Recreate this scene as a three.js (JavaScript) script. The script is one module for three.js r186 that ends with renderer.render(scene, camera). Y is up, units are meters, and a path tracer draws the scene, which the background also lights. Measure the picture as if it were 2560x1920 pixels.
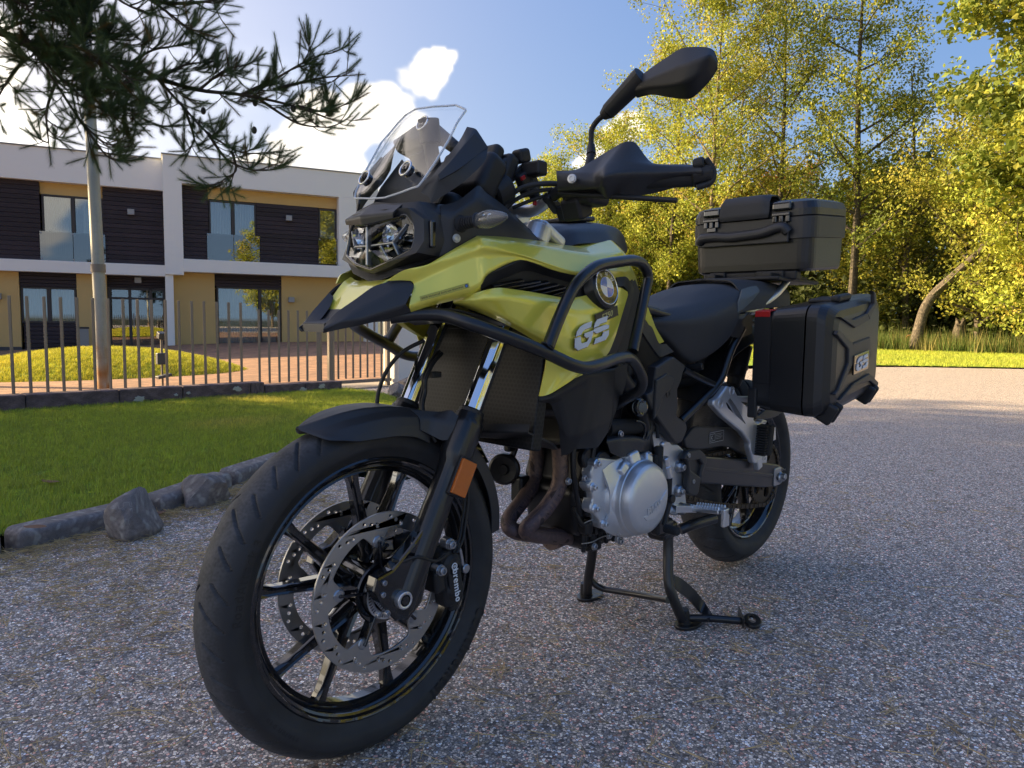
import * as THREE from 'three';
import { mergeGeometries, mergeVertices, toCreasedNormals } from 'three/addons/utils/BufferGeometryUtils.js';
import { RoundedBoxGeometry } from 'three/addons/geometries/RoundedBoxGeometry.js';
import { ImprovedNoise } from 'three/addons/math/ImprovedNoise.js';
import { TextGeometry } from 'three/addons/geometries/TextGeometry.js';
import { FontLoader } from 'three/addons/loaders/FontLoader.js';

// ------------------------------------------------------------------ camera, sky, sun, exposure
// world: x runs to the rear along the motorcycle, y up, z to the motorcycle's left; metres; origin under the front axle
const scene = new THREE.Scene();
const camera = new THREE.PerspectiveCamera(56.1, 4 / 3, 0.05, 900);
camera.position.set(-0.7966, 0.839, 1.1578);
camera.up.set(0.0521, 0.9963, -0.0681);
camera.lookAt(6.3931, -0.008, -5.7408);
const SUN_AZ = -122, SUN_EL = 22, SUN_I = 5, SKY_GAIN = 1, EXPOSURE = 3.5;
const rad = THREE.MathUtils.degToRad;
const sunDir = new THREE.Vector3(Math.cos(rad(SUN_AZ)) * Math.cos(rad(SUN_EL)), Math.sin(rad(SUN_EL)), Math.sin(rad(SUN_AZ)) * Math.cos(rad(SUN_EL)));
const sun = new THREE.DirectionalLight(new THREE.Color().setRGB(1, 0.76, 0.42), SUN_I);
sun.target.position.set(5, 0, -4); sun.position.copy(sunDir).multiplyScalar(70).add(sun.target.position);
sun.castShadow = true; sun.shadow.radius = 1.4; sun.shadow.mapSize.set(4096, 4096);
Object.assign(sun.shadow.camera, { left: -45, right: 45, top: 30, bottom: -30, near: 1, far: 160 });
scene.add(sun, sun.target);

const perlin = new ImprovedNoise();
const nz = (x, y, z) => perlin.noise(x, y, z);
const fbm = (x, y, z, o = 5) => { let s = 0, a = 0.5; for (let i = 0; i < o; i++) { s += a * nz(x, y, z + i * 7.3); x *= 2.03; y *= 2.03; z *= 2.03; a *= 0.5; } return s; };
let seed_ = 20240917;
const rnd = () => { seed_ = (seed_ + 0x6d2b79f5) | 0; let t = Math.imul(seed_ ^ (seed_ >>> 15), 1 | seed_); t = (t + Math.imul(t ^ (t >>> 7), 61 | t)) ^ t; return ((t ^ (t >>> 14)) >>> 0) / 4294967296; };
const rr = (a, b) => a + (b - a) * rnd();
const mix = (a, b, t) => a + (b - a) * t, clamp = (x, a = 0, b = 1) => Math.min(b, Math.max(a, x)), smooth = (a, b, x) => { const t = clamp((x - a) / (b - a)); return t * t * (3 - 2 * t); };

{ // late afternoon sky: blue above, pale at the horizon, cumulus clouds low down, warmer and brighter towards the sun
  const W = 2048, H = 1024, d = new Float32Array(W * H * 4);
  const puff = [[-58, 12.5, 5.5, 4.2], [-52.5, 15.8, 3.6, 2.6], [-63, 9, 7, 4], [-50, 17.8, 2, 1.5], [-55, 8, 6, 4], [-79, 12, 5, 3.2], [-84, 15, 7, 4], [-35.4, 14.2, 2.4, 1.5], [-37.5, 12.5, 1.6, .8], [-38, 7.5, 2.6, 1.1], [-74, 8.5, 3, 1.2],
    [-98, 11, 9, 4.5], [-120, 9, 11, 4], [-148, 13, 9, 5], [-175, 10, 10, 4], [150, 14, 8, 5], [118, 10, 10, 4.5], [86, 12, 8, 4], [52, 9, 9, 4], [20, 12, 7, 4], [-8, 8, 6, 2.5]];
  for (let j = 0; j < H; j++) for (let i = 0; i < W; i++) {
    const az = ((i + .5) / W - .5) * 360, el = ((j + .5) / H - .5) * 180, ca = Math.cos(rad(el)), x = Math.cos(rad(az)) * ca, y = Math.sin(rad(el)), z = Math.sin(rad(az)) * ca;
    const h = clamp(y), cs = x * sunDir.x + y * sunDir.y + z * sunDir.z;
    const t = Math.pow(1 - h, 2.6);
    let r = mix(.026, .135, t), g = mix(.070, .195, t), b = mix(.185, .265, t);
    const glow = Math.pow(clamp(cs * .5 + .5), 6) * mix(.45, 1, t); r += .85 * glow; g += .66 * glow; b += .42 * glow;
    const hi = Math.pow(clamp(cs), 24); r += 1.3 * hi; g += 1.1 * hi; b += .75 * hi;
    if (y > -.02) {
      let cov = 0, deep = 0; const wx = 5 * fbm(x * 6, y * 6, z * 6 + 9, 4), wy = 4.2 * fbm(x * 6 + 4, y * 7, z * 6, 4);
      for (const [pa, pe, sa, se] of puff) {
        let da = az + wx - pa; if (da > 180) da -= 360; if (da < -180) da += 360;
        const dy = el + wy - pe, q = (da / sa) ** 2 + (dy / (dy < 0 ? se * 1.25 : se)) ** 2;
        if (q < 3.2) { const v = 1.05 - q; if (v > cov) { cov = v; deep = clamp(-dy / se * .55 + .35); } }
      }
      const n = fbm(x * 9, y * 14, z * 9, 6), m = smooth(-.02, .26, cov * .95 + n * (cov > 0 ? 1.5 : .5) - .30);
      const wisp = .3 * smooth(.12, .5, fbm(x * 3 + 5, y * 9, z * 3, 5)) * smooth(.02, .2, h) * (1 - smooth(.35, .7, h));
      const lit = clamp(.98 - .5 * deep * smooth(-.1, .4, cov + .5 * fbm(x * 14 + 2, y * 20, z * 14, 4)) + .35 * fbm(x * 16, y * 22 + 1.2, z * 16, 4));
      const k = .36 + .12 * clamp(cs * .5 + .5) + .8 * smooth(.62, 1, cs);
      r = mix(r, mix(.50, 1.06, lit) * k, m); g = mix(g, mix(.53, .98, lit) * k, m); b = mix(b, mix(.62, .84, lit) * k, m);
      r = mix(r, .36, wisp * (1 - m)); g = mix(g, .38, wisp * (1 - m)); b = mix(b, .41, wisp * (1 - m));
    } else { r = .09; g = .09; b = .08; }
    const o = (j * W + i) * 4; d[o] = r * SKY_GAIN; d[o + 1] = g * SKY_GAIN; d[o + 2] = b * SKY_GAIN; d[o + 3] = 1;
  }
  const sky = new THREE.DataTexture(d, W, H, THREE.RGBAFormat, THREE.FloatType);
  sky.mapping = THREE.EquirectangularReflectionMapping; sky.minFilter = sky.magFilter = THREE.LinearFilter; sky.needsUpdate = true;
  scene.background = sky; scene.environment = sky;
}

// ------------------------------------------------------------------ helpers
const V = (x, y, z) => new THREE.Vector3(x, y, z), VA = (a) => new THREE.Vector3(a[0], a[1], a[2]);
const used = new Map();
const numbered = (n) => { const k = used.get(n) || 0; used.set(n, k + 1); return k ? n + '_' + String(k).padStart(3, '0') : n; };
function tag(o, label, category, group, kind) { if (label) o.userData.label = label; if (category) o.userData.category = category; if (group) o.userData.group = group; if (kind) o.userData.kind = kind; return o; }
function thing(name, label, category, pos = [0, 0, 0], group) { const o = new THREE.Group(); o.name = numbered(name); o.position.set(...pos); scene.add(o); return tag(o, label, category, group); }
function boxUV(g) { // uv in metres from the dominant axis of each face
  const p = g.attributes.position, n = g.attributes.normal, uv = new Float32Array(p.count * 2);
  for (let i = 0; i < p.count; i++) {
    const ax = Math.abs(n.getX(i)), ay = Math.abs(n.getY(i)), az = Math.abs(n.getZ(i));
    if (az >= ax && az >= ay) { uv[2 * i] = p.getX(i); uv[2 * i + 1] = p.getY(i); } else if (ax >= ay) { uv[2 * i] = p.getZ(i); uv[2 * i + 1] = p.getY(i); } else { uv[2 * i] = p.getX(i); uv[2 * i + 1] = p.getZ(i); }
  }
  g.setAttribute('uv', new THREE.BufferAttribute(uv, 2)); return g;
}
function clean(g, keepUV) { // position, normal, uv only, without an index
  if (g.index) g = g.toNonIndexed();
  for (const k of Object.keys(g.attributes)) if (!['position', 'normal', 'uv'].includes(k)) g.deleteAttribute(k);
  if (!g.attributes.normal) g.computeVertexNormals();
  if (!keepUV || !g.attributes.uv) boxUV(g);
  return g;
}
const merge = (gs) => { gs = gs.flat(9).map((g) => clean(g)); return gs.length > 1 ? mergeGeometries(gs) : gs[0]; };
function part(name, gs, mat, parent, label) {
  const m = new THREE.Mesh(Array.isArray(gs) ? merge(gs) : gs, mat); m.name = name; m.castShadow = m.receiveShadow = true; parent.add(m);
  if (label) m.userData.label = label; return m;
}
function mirror(g) { // the same piece on the other side of the motorcycle
  g = clean(g.clone()); g.scale(1, 1, -1); const p = g.attributes.position, n = g.attributes.normal, u = g.attributes.uv;
  for (let i = 0; i < p.count; i += 3) for (const a of [p, n, u]) for (let k = 0; k < a.itemSize; k++) { const b = (i + 1) * a.itemSize + k, c = (i + 2) * a.itemSize + k, t = a.array[b]; a.array[b] = a.array[c]; a.array[c] = t; }
  return g;
}
const both = (g) => { g = merge([g]); return [g, mirror(g)]; };
function filletLine(P, r, n = 4) { // polyline with its corners rounded; always the same number of points for the same number of corners
  if (P.length < 3 || !r) return P.map((p) => p.clone());
  const out = [P[0].clone()];
  for (let i = 1; i < P.length - 1; i++) {
    const a = P[i - 1], b = P[i], c = P[i + 1], la = a.distanceTo(b), lc = b.distanceTo(c), q = Math.min(r, .46 * la, .46 * lc);
    const s = b.clone().lerp(a, la ? q / la : 0), e = b.clone().lerp(c, lc ? q / lc : 0);
    for (let k = 0; k <= n; k++) { const t = k / n, u = 1 - t; out.push(s.clone().multiplyScalar(u * u).addScaledVector(b, 2 * u * t).addScaledVector(e, t * t)); }
  }
  out.push(P[P.length - 1].clone()); return out;
}
function cardinal(P, n = 5, k = .38, closed = false) {
  const out = [], m = P.length, N = closed ? m : m - 1, at = (i) => closed ? P[(i + m) % m] : P[clamp(i, 0, m - 1)];
  for (let i = 0; i < N; i++) {
    const a = at(i - 1), b = at(i), c = at(i + 1), d = at(i + 2);
    for (let j = 0; j < n; j++) {
      const t = j / n, t2 = t * t, t3 = t2 * t, h1 = 2 * t3 - 3 * t2 + 1, h2 = t3 - 2 * t2 + t, h3 = -2 * t3 + 3 * t2, h4 = t3 - t2;
      out.push(V(0, 0, 0).addScaledVector(b, h1).addScaledVector(c.clone().sub(a), h2 * k).addScaledVector(c, h3).addScaledVector(d.clone().sub(b), h4 * k));
    }
  }
  if (!closed) out.push(P[m - 1].clone()); return out;
}
function gridGeo(R, closedV = false) { // R[v][u] of Vector3 -> indexed grid
  const nv = R.length, nu = R[0].length, pos = [], idx = [];
  for (const row of R) for (const q of row) pos.push(q.x, q.y, q.z);
  for (let v = 0; v < (closedV ? nv : nv - 1); v++) for (let u = 0; u < nu - 1; u++) { const a = v * nu + u, b = a + 1, c = ((v + 1) % nv) * nu + u, d = c + 1; idx.push(a, c, b, b, c, d); }
  const g = new THREE.BufferGeometry(); g.setAttribute('position', new THREE.Float32BufferAttribute(pos, 3)); g.setIndex(idx); g.computeVertexNormals(); return g;
}
// a bodywork panel: rows of points, smooth along the rows, creased with a small radius across them, with real thickness
function panel(rows, o = {}) {
  const { r = .006, t = .003, out = [0, 0, 1], n = 5, k = .38, hard = false, nf = 4 } = o;
  let R = rows.map((row) => row.map(VA));
  R = R.map((row) => hard ? filletLine(row, o.ru ?? .008, nf) : cardinal(row, n, k));
  const nu = R[0].length, cols = []; for (let u = 0; u < nu; u++) cols.push(o.smoothV ? cardinal(R.map((row) => row[u]), 5, o.smoothV) : filletLine(R.map((row) => row[u]), r, nf));
  const nv = cols[0].length; R = []; for (let v = 0; v < nv; v++) R.push(cols.map((c) => c[v]));
  const f = gridGeo(R), N = f.attributes.normal, O = VA(out); let s = 0;
  for (let i = 0; i < N.count; i++) s += N.getX(i) * O.x + N.getY(i) * O.y + N.getZ(i) * O.z;
  if (s < 0) { const id = f.index.array; for (let i = 0; i < id.length; i += 3) { const q = id[i]; id[i] = id[i + 1]; id[i + 1] = q; } f.computeVertexNormals(); }
  if (!t) return clean(f);
  const B = R.map((row, v) => row.map((q, u) => { const i = v * nu + u; return q.clone().addScaledVector(V(f.attributes.normal.getX(i), f.attributes.normal.getY(i), f.attributes.normal.getZ(i)), -t); }));
  const back = gridGeo(B);
  const edge = (a, b) => gridGeo([a, b]);
  const col = (M, u) => M.map((row) => row[u]);
  return merge([f, back, edge(R[0], B[0]), edge(R[nv - 1], B[nv - 1]), edge(col(R, 0), col(B, 0)), edge(col(R, nu - 1), col(B, nu - 1))]);
}
class Line3 extends THREE.Curve { constructor(P, closed) { super(); this.P = P; this.L = [0]; for (let i = 1; i < P.length; i++) this.L.push(this.L[i - 1] + P[i].distanceTo(P[i - 1])); }
  getPoint(t, o = V(0, 0, 0)) { const d = t * this.L[this.L.length - 1]; let i = 1; while (i < this.L.length - 1 && this.L[i] < d) i++; const a = this.L[i - 1], b = this.L[i]; return o.copy(this.P[i - 1]).lerp(this.P[i], b > a ? (d - a) / (b - a) : 0); } }
function tube(pts, r, o = {}) { // a round bar along points, bends rounded, ends closed; r may be a number or [start, end]
  const P = pts.map((q) => Array.isArray(q) ? VA(q) : q), C = o.spline ? cardinal(P, 8, .5) : filletLine(P, o.bend ?? .03, 6);
  const c = new Line3(C), n = o.n ?? Math.max(8, Math.min(90, C.length * 3)), rs = o.rs ?? 14, f = c.computeFrenetFrames(n, false), R = [], taper = Array.isArray(r);
  const ring = (i, rad_) => { const q = c.getPoint(i / n), row = []; for (let k = 0; k <= rs; k++) { const a = k / rs * Math.PI * 2; row.push(q.clone().addScaledVector(f.normals[i], Math.cos(a) * rad_).addScaledVector(f.binormals[i], Math.sin(a) * rad_)); } return row; };
  for (let i = 0; i <= n; i++) R.push(ring(i, taper ? mix(r[0], r[1], i / n) : r));
  const gs = [gridGeo(R)];
  if (!o.open) for (const i of [0, n]) { const q = c.getPoint(i / n), rim = ring(i, taper ? (i ? r[1] : r[0]) : r); gs.push(gridGeo([rim, rim.map(() => q.clone())])); }
  return merge(gs);
}
function align(g, from, dir) { // turns a shape made along +y so that it runs from a point along a direction
  const q = new THREE.Quaternion().setFromUnitVectors(V(0, 1, 0), dir.clone().normalize()); g.applyQuaternion(q); g.translate(from.x, from.y, from.z); return g;
}
const lathe = (prof, from, dir, seg = 40) => align(new THREE.LatheGeometry(prof.map((q) => new THREE.Vector2(q[0], q[1])), seg), from, dir);
function cyl(a, b, r0, r1 = r0, seg = 24, ch = .0015) { // rod between two points with chamfered, closed ends
  const A = Array.isArray(a) ? VA(a) : a, B = Array.isArray(b) ? VA(b) : b, L = A.distanceTo(B); ch = Math.min(ch, .4 * L, .5 * Math.min(r0, r1));
  return toCreasedNormals(lathe([[0, 0], [r0 - ch, 0], [r0, ch], [r1, L - ch], [r1 - ch, L], [0, L]], A, B.clone().sub(A), seg), .6);
}
function box(w, h, d, x, y, z, o = {}) { const g = new RoundedBoxGeometry(w, h, d, 2, Math.min(o.r ?? .003, .45 * Math.min(w, h, d))); if (o.rx) g.rotateX(o.rx); if (o.ry) g.rotateY(o.ry); if (o.rz) g.rotateZ(o.rz); g.translate(x, y, z); return g; }
function beam(a, b, w, h, up = [0, 1, 0], r = .002) { // a rectangular bar between two points
  const A = Array.isArray(a) ? VA(a) : a, B = Array.isArray(b) ? VA(b) : b, d = B.clone().sub(A), L = d.length(); d.normalize();
  const z = d.clone().cross(VA(up)).normalize(), y = z.clone().cross(d), g = new RoundedBoxGeometry(L, h, w, 2, Math.min(r, .45 * Math.min(w, h)));
  g.applyMatrix4(new THREE.Matrix4().makeBasis(d, y, z)); const m = A.clone().lerp(B, .5); g.translate(m.x, m.y, m.z); return g;
}
function plate(outline, z, depth, o = {}) { // a flat plate in the motorcycle's side plane, edges bevelled
  const P = (o.round ? filletLine(outline.map((q) => V(q[0], q[1], 0)).concat([V(outline[0][0], outline[0][1], 0)]), o.round) : outline.map((q) => V(q[0], q[1], 0)));
  const s = new THREE.Shape(P.map((q) => new THREE.Vector2(q.x, q.y)));
  for (const h of o.holes || []) s.holes.push(new THREE.Path(h.map((q) => new THREE.Vector2(q[0], q[1]))));
  const b = o.bevel ?? .0025, g = new THREE.ExtrudeGeometry(s, { depth: depth - 2 * b, bevelEnabled: b > 0, bevelThickness: b, bevelSize: b, bevelOffset: -b, bevelSegments: 2, curveSegments: 10 });
  g.translate(0, 0, z - depth + b); return g; // its outer face lies at z
}
function bolt(p, dir = [0, 0, 1], r = .006, h = .006) { // cap screw with a hexagonal socket
  const A = VA(p), D = VA(dir).normalize();
  return [toCreasedNormals(lathe([[r * 1.25, 0], [r * 1.25, h * .2], [r, h * .22], [r, h * .85], [r * .85, h], [r * .5, h], [r * .45, h * .5], [0, h * .5]], A, D, 18), .5)];
}
const circlePts = (r, n, x = 0, y = 0, a0 = 0) => Array.from({ length: n }, (_, i) => [x + r * Math.cos(a0 + i / n * 2 * Math.PI), y + r * Math.sin(a0 + i / n * 2 * Math.PI)]);

// ------------------------------------------------------------------ textures and materials
function tex(w, h, f, srgb = true) { // f(i, j) -> [r, g, b] 0..255
  const d = new Uint8Array(w * h * 4); for (let j = 0; j < h; j++) for (let i = 0; i < w; i++) { const c = f(i, j), o = (j * w + i) * 4; d[o] = c[0]; d[o + 1] = c[1]; d[o + 2] = c[2]; d[o + 3] = c[3] ?? 255; }
  const t = new THREE.DataTexture(d, w, h); t.wrapS = t.wrapT = THREE.RepeatWrapping; t.magFilter = THREE.LinearFilter; t.minFilter = THREE.LinearMipmapLinearFilter; t.generateMipmaps = true; if (srgb) t.colorSpace = THREE.SRGBColorSpace; t.needsUpdate = true; return t;
}
const rep = (t, sx, sy = sx) => { const c = t.clone(); c.repeat.set(1 / sx, 1 / sy); c.needsUpdate = true; return c; };
function canvasTex(w, h, draw) { const c = document.createElement('canvas'); c.width = w; c.height = h; draw(c.getContext('2d'), w, h); const t = new THREE.CanvasTexture(c); t.colorSpace = THREE.SRGBColorSpace; t.magFilter = THREE.LinearFilter; return t; }
const tileNoise = (i, j, w, f, s = 0) => { // noise that repeats every w pixels
  const a = i / w * 2 * Math.PI, b = j / w * 2 * Math.PI, k = f / (2 * Math.PI); return nz(Math.cos(a) * k + s, Math.sin(a) * k + Math.cos(b) * k * .7, Math.sin(b) * k + s * 1.7); };
const grainTex = tex(256, 256, () => { const g = 128 + (rnd() - .5) * 150; return [g, g, g]; }, false);
const wearTex = tex(512, 512, (i, j) => { let v = .5 + .5 * tileNoise(i, j, 512, 9) + .35 * tileNoise(i, j, 512, 40, 3); v = clamp(v + (rnd() - .5) * .25) * 255; return [v, v, v]; }, false);
const rgb = (r, g, b) => new THREE.Color().setRGB(r, g, b);
const std = (c, rough, metal = 0, extra = {}) => new THREE.MeshStandardMaterial({ color: c, roughness: rough, metalness: metal, ...extra });
const phy = (c, rough, metal = 0, extra = {}) => new THREE.MeshPhysicalMaterial({ color: c, roughness: rough, metalness: metal, ...extra });
const M = {
  yellow: phy(rgb(.86, .77, .10), .28, .2, { clearcoat: 1, clearcoatRoughness: .04 }),
  plastic: std(rgb(.028, .028, .030), .44, 0, { bumpMap: rep(grainTex, .12), bumpScale: .00012, roughnessMap: null }),
  plasticDark: std(rgb(.012, .012, .013), .55, 0, { bumpMap: rep(grainTex, .12), bumpScale: .00012 }),
  caseBlack: std(rgb(.016, .016, .017), .33, 0, { bumpMap: rep(grainTex, .16), bumpScale: .0003 }),
  gloss: phy(rgb(.008, .008, .009), .14, 0, { clearcoat: .8, clearcoatRoughness: .05 }),
  satin: phy(rgb(.012, .012, .013), .3, .1, { clearcoat: .3, clearcoatRoughness: .25 }),
  rubber: std(rgb(.016, .016, .017), .82),
  hose: std(rgb(.012, .012, .012), .5),
  chrome: std(rgb(.78, .79, .8), .06, 1),
  silver: std(rgb(.66, .68, .71), .36, .75, { bumpMap: rep(grainTex, .1), bumpScale: .0001 }),
  alu: std(rgb(.70, .71, .73), .34, .9),
  steel: std(rgb(.38, .38, .38), .34, 1),
  discSteel: std(rgb(.46, .45, .44), .40, 1, { bumpMap: rep(grainTex, .02), bumpScale: .00003 }),
  bolt: std(rgb(.42, .43, .45), .32, .95),
  engine: std(rgb(.010, .010, .011), .38, .15),
  seat: std(rgb(.030, .031, .034), .62, 0, { bumpMap: rep(grainTex, .2), bumpScale: .0006 }),
  seatGrey: std(rgb(.10, .12, .125), .7, 0, { bumpMap: rep(grainTex, .2), bumpScale: .0006 }),
  glass: phy(rgb(.95, .96, .97), .03, 0, { transmission: 1, thickness: 0, ior: 1.45 }),
  red: std(rgb(.45, .012, .012), .4),
  white: std(rgb(.72, .74, .76), .4),
  chain: std(rgb(.06, .045, .032), .55, .5),
};
const font = await new FontLoader().loadAsync('fonts/droid/droid_sans_bold.typeface.json');
const fontR = await new FontLoader().loadAsync('fonts/droid/droid_sans_regular.typeface.json');
const G = {};
G.upper_fairing = [
  [[-.007,.9113,.085], [.0167,.9314,.105], [.054,.9433,.125], [.0967,.9706,.14], [.1475,.9985,.148], [.1603,1.0032,.15], [.2381,1.0081,.145], [.353,1.0113,.135], [.4411,1.0112,.125], [.49,1.014,.121], [.54,1.022,.117], [.59,1.033,.112], [.64,1.043,.103], [.69,1.036,.085], [.735,1.01,.07], [.78,.96,.06]],
  [[.0142,.9135,.097], [.033,.93,.1142], [.0626,.9463,.1335], [.0939,.9673,.1495], [.1373,.9914,.164], [.1534,.9965,.1743], [.2374,.9948,.1769], [.3372,.9928,.177], [.414,.9909,.1756], [.49,.992,.171], [.54,.999,.165], [.59,1.005,.156], [.64,1.012,.142], [.69,.998,.122], [.735,.965,.1], [.78,.925,.085]],
  [[.0316,.9127,.105], [.0463,.9237,.118], [.0697,.9412,.135], [.0916,.9545,.15], [.129,.9729,.168], [.1477,.9783,.185], [.2369,.9686,.192], [.3243,.9547,.195], [.3919,.9463,.197], [.49,.955,.196], [.54,.957,.192], [.59,.96,.184], [.64,.965,.169], [.69,.95,.148], [.735,.92,.124], [.78,.885,.103]],
  [[.0367,.9069,.107], [.0497,.9158,.118], [.0714,.9303,.133], [.0943,.9443,.147], [.132,.9613,.165], [.1566,.9655,.176], [.2351,.9667,.186], [.3267,.9521,.193], [.3957,.9429,.194], [.49,.95,.195], [.54,.952,.191], [.59,.953,.183], [.64,.953,.17], [.69,.935,.15], [.735,.905,.128], [.78,.87,.108]],
  [[.0174,.865,.116], [.0425,.8734,.127], [.0666,.8805,.139], [.0971,.8893,.154], [.139,.9053,.172], [.1493,.9292,.184], [.2331,.9609,.188], [.3292,.9465,.191], [.3982,.9408,.192], [.49,.946,.193], [.54,.945,.189], [.59,.935,.18], [.64,.92,.168], [.69,.9,.15], [.735,.87,.13], [.78,.84,.112]],
  [[.0302,.856,.106], [.0507,.8638,.117], [.076,.8717,.128], [.1069,.8805,.143], [.1524,.898,.16], [.1658,.9286,.17], [.2459,.9601,.176], [.3443,.9462,.178], [.4131,.9407,.18], [.49,.935,.182], [.54,.925,.176], [.59,.905,.17], [.64,.88,.16], [.69,.86,.145], [.735,.84,.128], [.78,.81,.112]]];
G.tank_trim = [
  [[.7572,.8885,.135], [.7873,.8562,.132], [.8102,.8285,.13], [.8539,.7944,.128]],
  [[.7299,.8598,.145], [.7611,.8362,.142], [.7973,.7986,.138], [.8277,.7896,.132]]];
G.trim_x = [[.8539,.7944,.128]];
G.beak_prong = [
  [[-.1071,.8305,.036], [-.0861,.8531,.042], [-.0538,.8782,.055], [-.0241,.9009,.066], [.0036,.9117,.085], [.0291,.9142,.1]],
  [[-.1119,.8261,.042], [-.0831,.8436,.058], [-.0548,.8607,.072], [-.0283,.8761,.085], [-.0029,.891,.098], [.0338,.9039,.112]],
  [[-.1126,.8217,.042], [-.0857,.8386,.062], [-.059,.8409,.078], [-.0334,.8509,.092], [-.0082,.8597,.105], [.0093,.8692,.116]],
  [[-.1097,.8165,.036], [-.0887,.8232,.055], [-.0536,.8313,.07], [-.027,.8387,.083], [.0001,.8456,.094], [.0271,.8563,.11]]];
G.side_cover = [
  [[.1201,.8814,.12], [.1372,.8936,.16], [.1716,.906,.185], [.2551,.9011,.19], [.3558,.8917,.195]],
  [[.1184,.8752,.122], [.1262,.8763,.148], [.1569,.8896,.2], [.2277,.8872,.206], [.3234,.8766,.211]],
  [[.122,.874,.12], [.1468,.8675,.15], [.1861,.8491,.187], [.2313,.8288,.2], [.291,.8061,.208]],
  [[.1398,.8718,.1], [.1703,.8612,.125], [.2055,.8422,.16], [.2519,.8199,.175], [.3064,.7936,.185]]];
G.radiator_cover = [
  [[.3558,.8917,.195], [.3903,.8926,.195], [.448,.9023,.196], [.5466,.9237,.197], [.5976,.9126,.19]],
  [[.3234,.8766,.211], [.3643,.8634,.213], [.4161,.8636,.214], [.5034,.8725,.212], [.572,.8872,.2]],
  [[.291,.8061,.208], [.344,.804,.212], [.3862,.8082,.216], [.4635,.8155,.214], [.5267,.8071,.205]],
  [[.3107,.759,.192], [.3388,.7563,.204], [.3737,.7556,.212], [.4211,.7588,.213], [.5064,.7718,.203]],
  [[.297,.6904,.186], [.3081,.6908,.19], [.3167,.6955,.2], [.3527,.7136,.21], [.3999,.7335,.212]]];
G.trim_strip = [
  [[.55,.9444,.188], [.595,.9494,.185], [.6336,.9204,.183], [.5994,.8547,.188], [.576,.7997,.188], [.5573,.7734,.188]],
  [[.5452,.9228,.198], [.568,.9267,.196], [.5967,.9125,.191], [.5567,.864,.2], [.5207,.799,.204], [.5065,.771,.203]]];
G.rear_trim = [
  [[.5383,.9609,.182], [.6153,.9753,.17], [.6389,.9728,.165], [.6994,.9106,.155], [.6637,.8313,.165], [.6203,.7697,.17]],
  [[.5612,.9429,.178], [.6079,.9488,.175], [.6462,.9203,.173], [.6123,.8549,.178], [.5887,.7993,.178], [.5699,.7719,.178]]];
G.intake_lip = [
  [[.1434,.9078,.172], [.1551,.9283,.18], [.2342,.9597,.187], [.2487,.9607,.187], [.3315,.946,.189], [.4007,.9406,.19], [.4302,.9428,.188]],
  [[.1501,.9008,.165], [.1943,.9187,.162], [.2633,.9415,.162], [.2954,.9442,.162], [.3483,.9353,.165], [.4162,.9262,.168], [.4409,.9269,.172]]];
G.fairing_insert = [
  [[.1596,.9049,.155], [.1746,.9301,.16], [.2629,.9623,.16], [.3595,.9479,.165], [.428,.9423,.168], [.495,.9666,.172], [.5547,.9622,.174]],
  [[.1645,.9004,.15], [.2015,.906,.155], [.2684,.9016,.158], [.3413,.8954,.162], [.3882,.8909,.168], [.474,.8997,.176], [.5733,.9221,.18]]];
G.emblem_mount = [
  [[.4155,.9137,.176], [.4468,.9428,.184], [.4693,.9531,.192]],
  [[.4088,.8935,.178], [.4532,.9026,.188], [.4664,.8873,.2]]];
G.slat0 = [[.1768,.9078,.168], [.2572,.9237,.172]];
G.slat1 = [[.2043,.9058,.168], [.3068,.924,.172]];
G.slat2 = [[.2409,.9046,.168], [.3336,.9239,.172]];
G.slat3 = [[.2747,.9009,.168], [.3637,.9201,.172]];
G.slat4 = [[.3097,.8986,.168], [.3874,.9159,.172]];
G.slat5 = [[.3435,.8962,.168], [.402,.9112,.172]];
G.emblem = [[.4817,.9181,.212], [.4896,.957,.205], [.4828,.8884,.212], [.4494,.9167,.212], [.5329,.9206,.2]];
G.gs_badge = [[.4207,.8202,.2155], [.3607,.8069,.2155], [.4856,.8344,.2145], [.3859,.8368,.2155]];
G.model_badge = [[.4754,.8585,.2145], [.436,.8479,.2145], [.5176,.8696,.2135]];
G.dealer_sticker = [[.071,.8923,.15], [.0284,.8794,.133], [.1152,.907,.167]];
G.cockpit_side = [
  [[.087,1.053,.12], [.1254,1.0646,.125], [.1764,1.1041,.13], [.1969,1.0924,.125], [.255,1.0745,.12], [.3781,1.0174,.112]],
  [[.0837,1.0401,.127], [.0997,1.0355,.14], [.1588,1.0715,.145], [.1924,1.0709,.14], [.2479,1.0543,.135], [.3596,1.0156,.125]],
  [[.084,.9601,.12], [.1011,.9706,.135], [.1503,.9983,.145], [.1644,1.0048,.148], [.2402,1.0078,.143], [.3541,1.0127,.132]]];
G.deflector = [
  [[.057,1.0757,.1], [.0675,1.0979,.112], [.1005,1.1401,.118], [.1343,1.1788,.12], [.1579,1.2105,.114]],
  [[.0652,1.066,.115], [.0705,1.1031,.135], [.0928,1.1314,.143], [.1209,1.1629,.147], [.1666,1.2061,.13]],
  [[.0654,1.0551,.12], [.1064,1.0885,.15], [.133,1.1144,.162], [.1623,1.1414,.163], [.1745,1.1693,.155]]];
G.deflector_top = [
  [[.0688,1.1042,.135], [.0928,1.1314,.143], [.1462,1.1901,.146]],
  [[.0705,1.0952,.137], [.1034,1.1185,.155], [.1735,1.169,.156]]];
G.headlight_lens = [
  [[.006,1.021,0], [.0161,1.0254,.045], [.0354,1.0351,.085], [.0405,1.0125,.105], [.0382,.9874,.107], [.0331,.9689,.105], [.0188,.9477,.05], [.018,.936,0]]];
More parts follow.
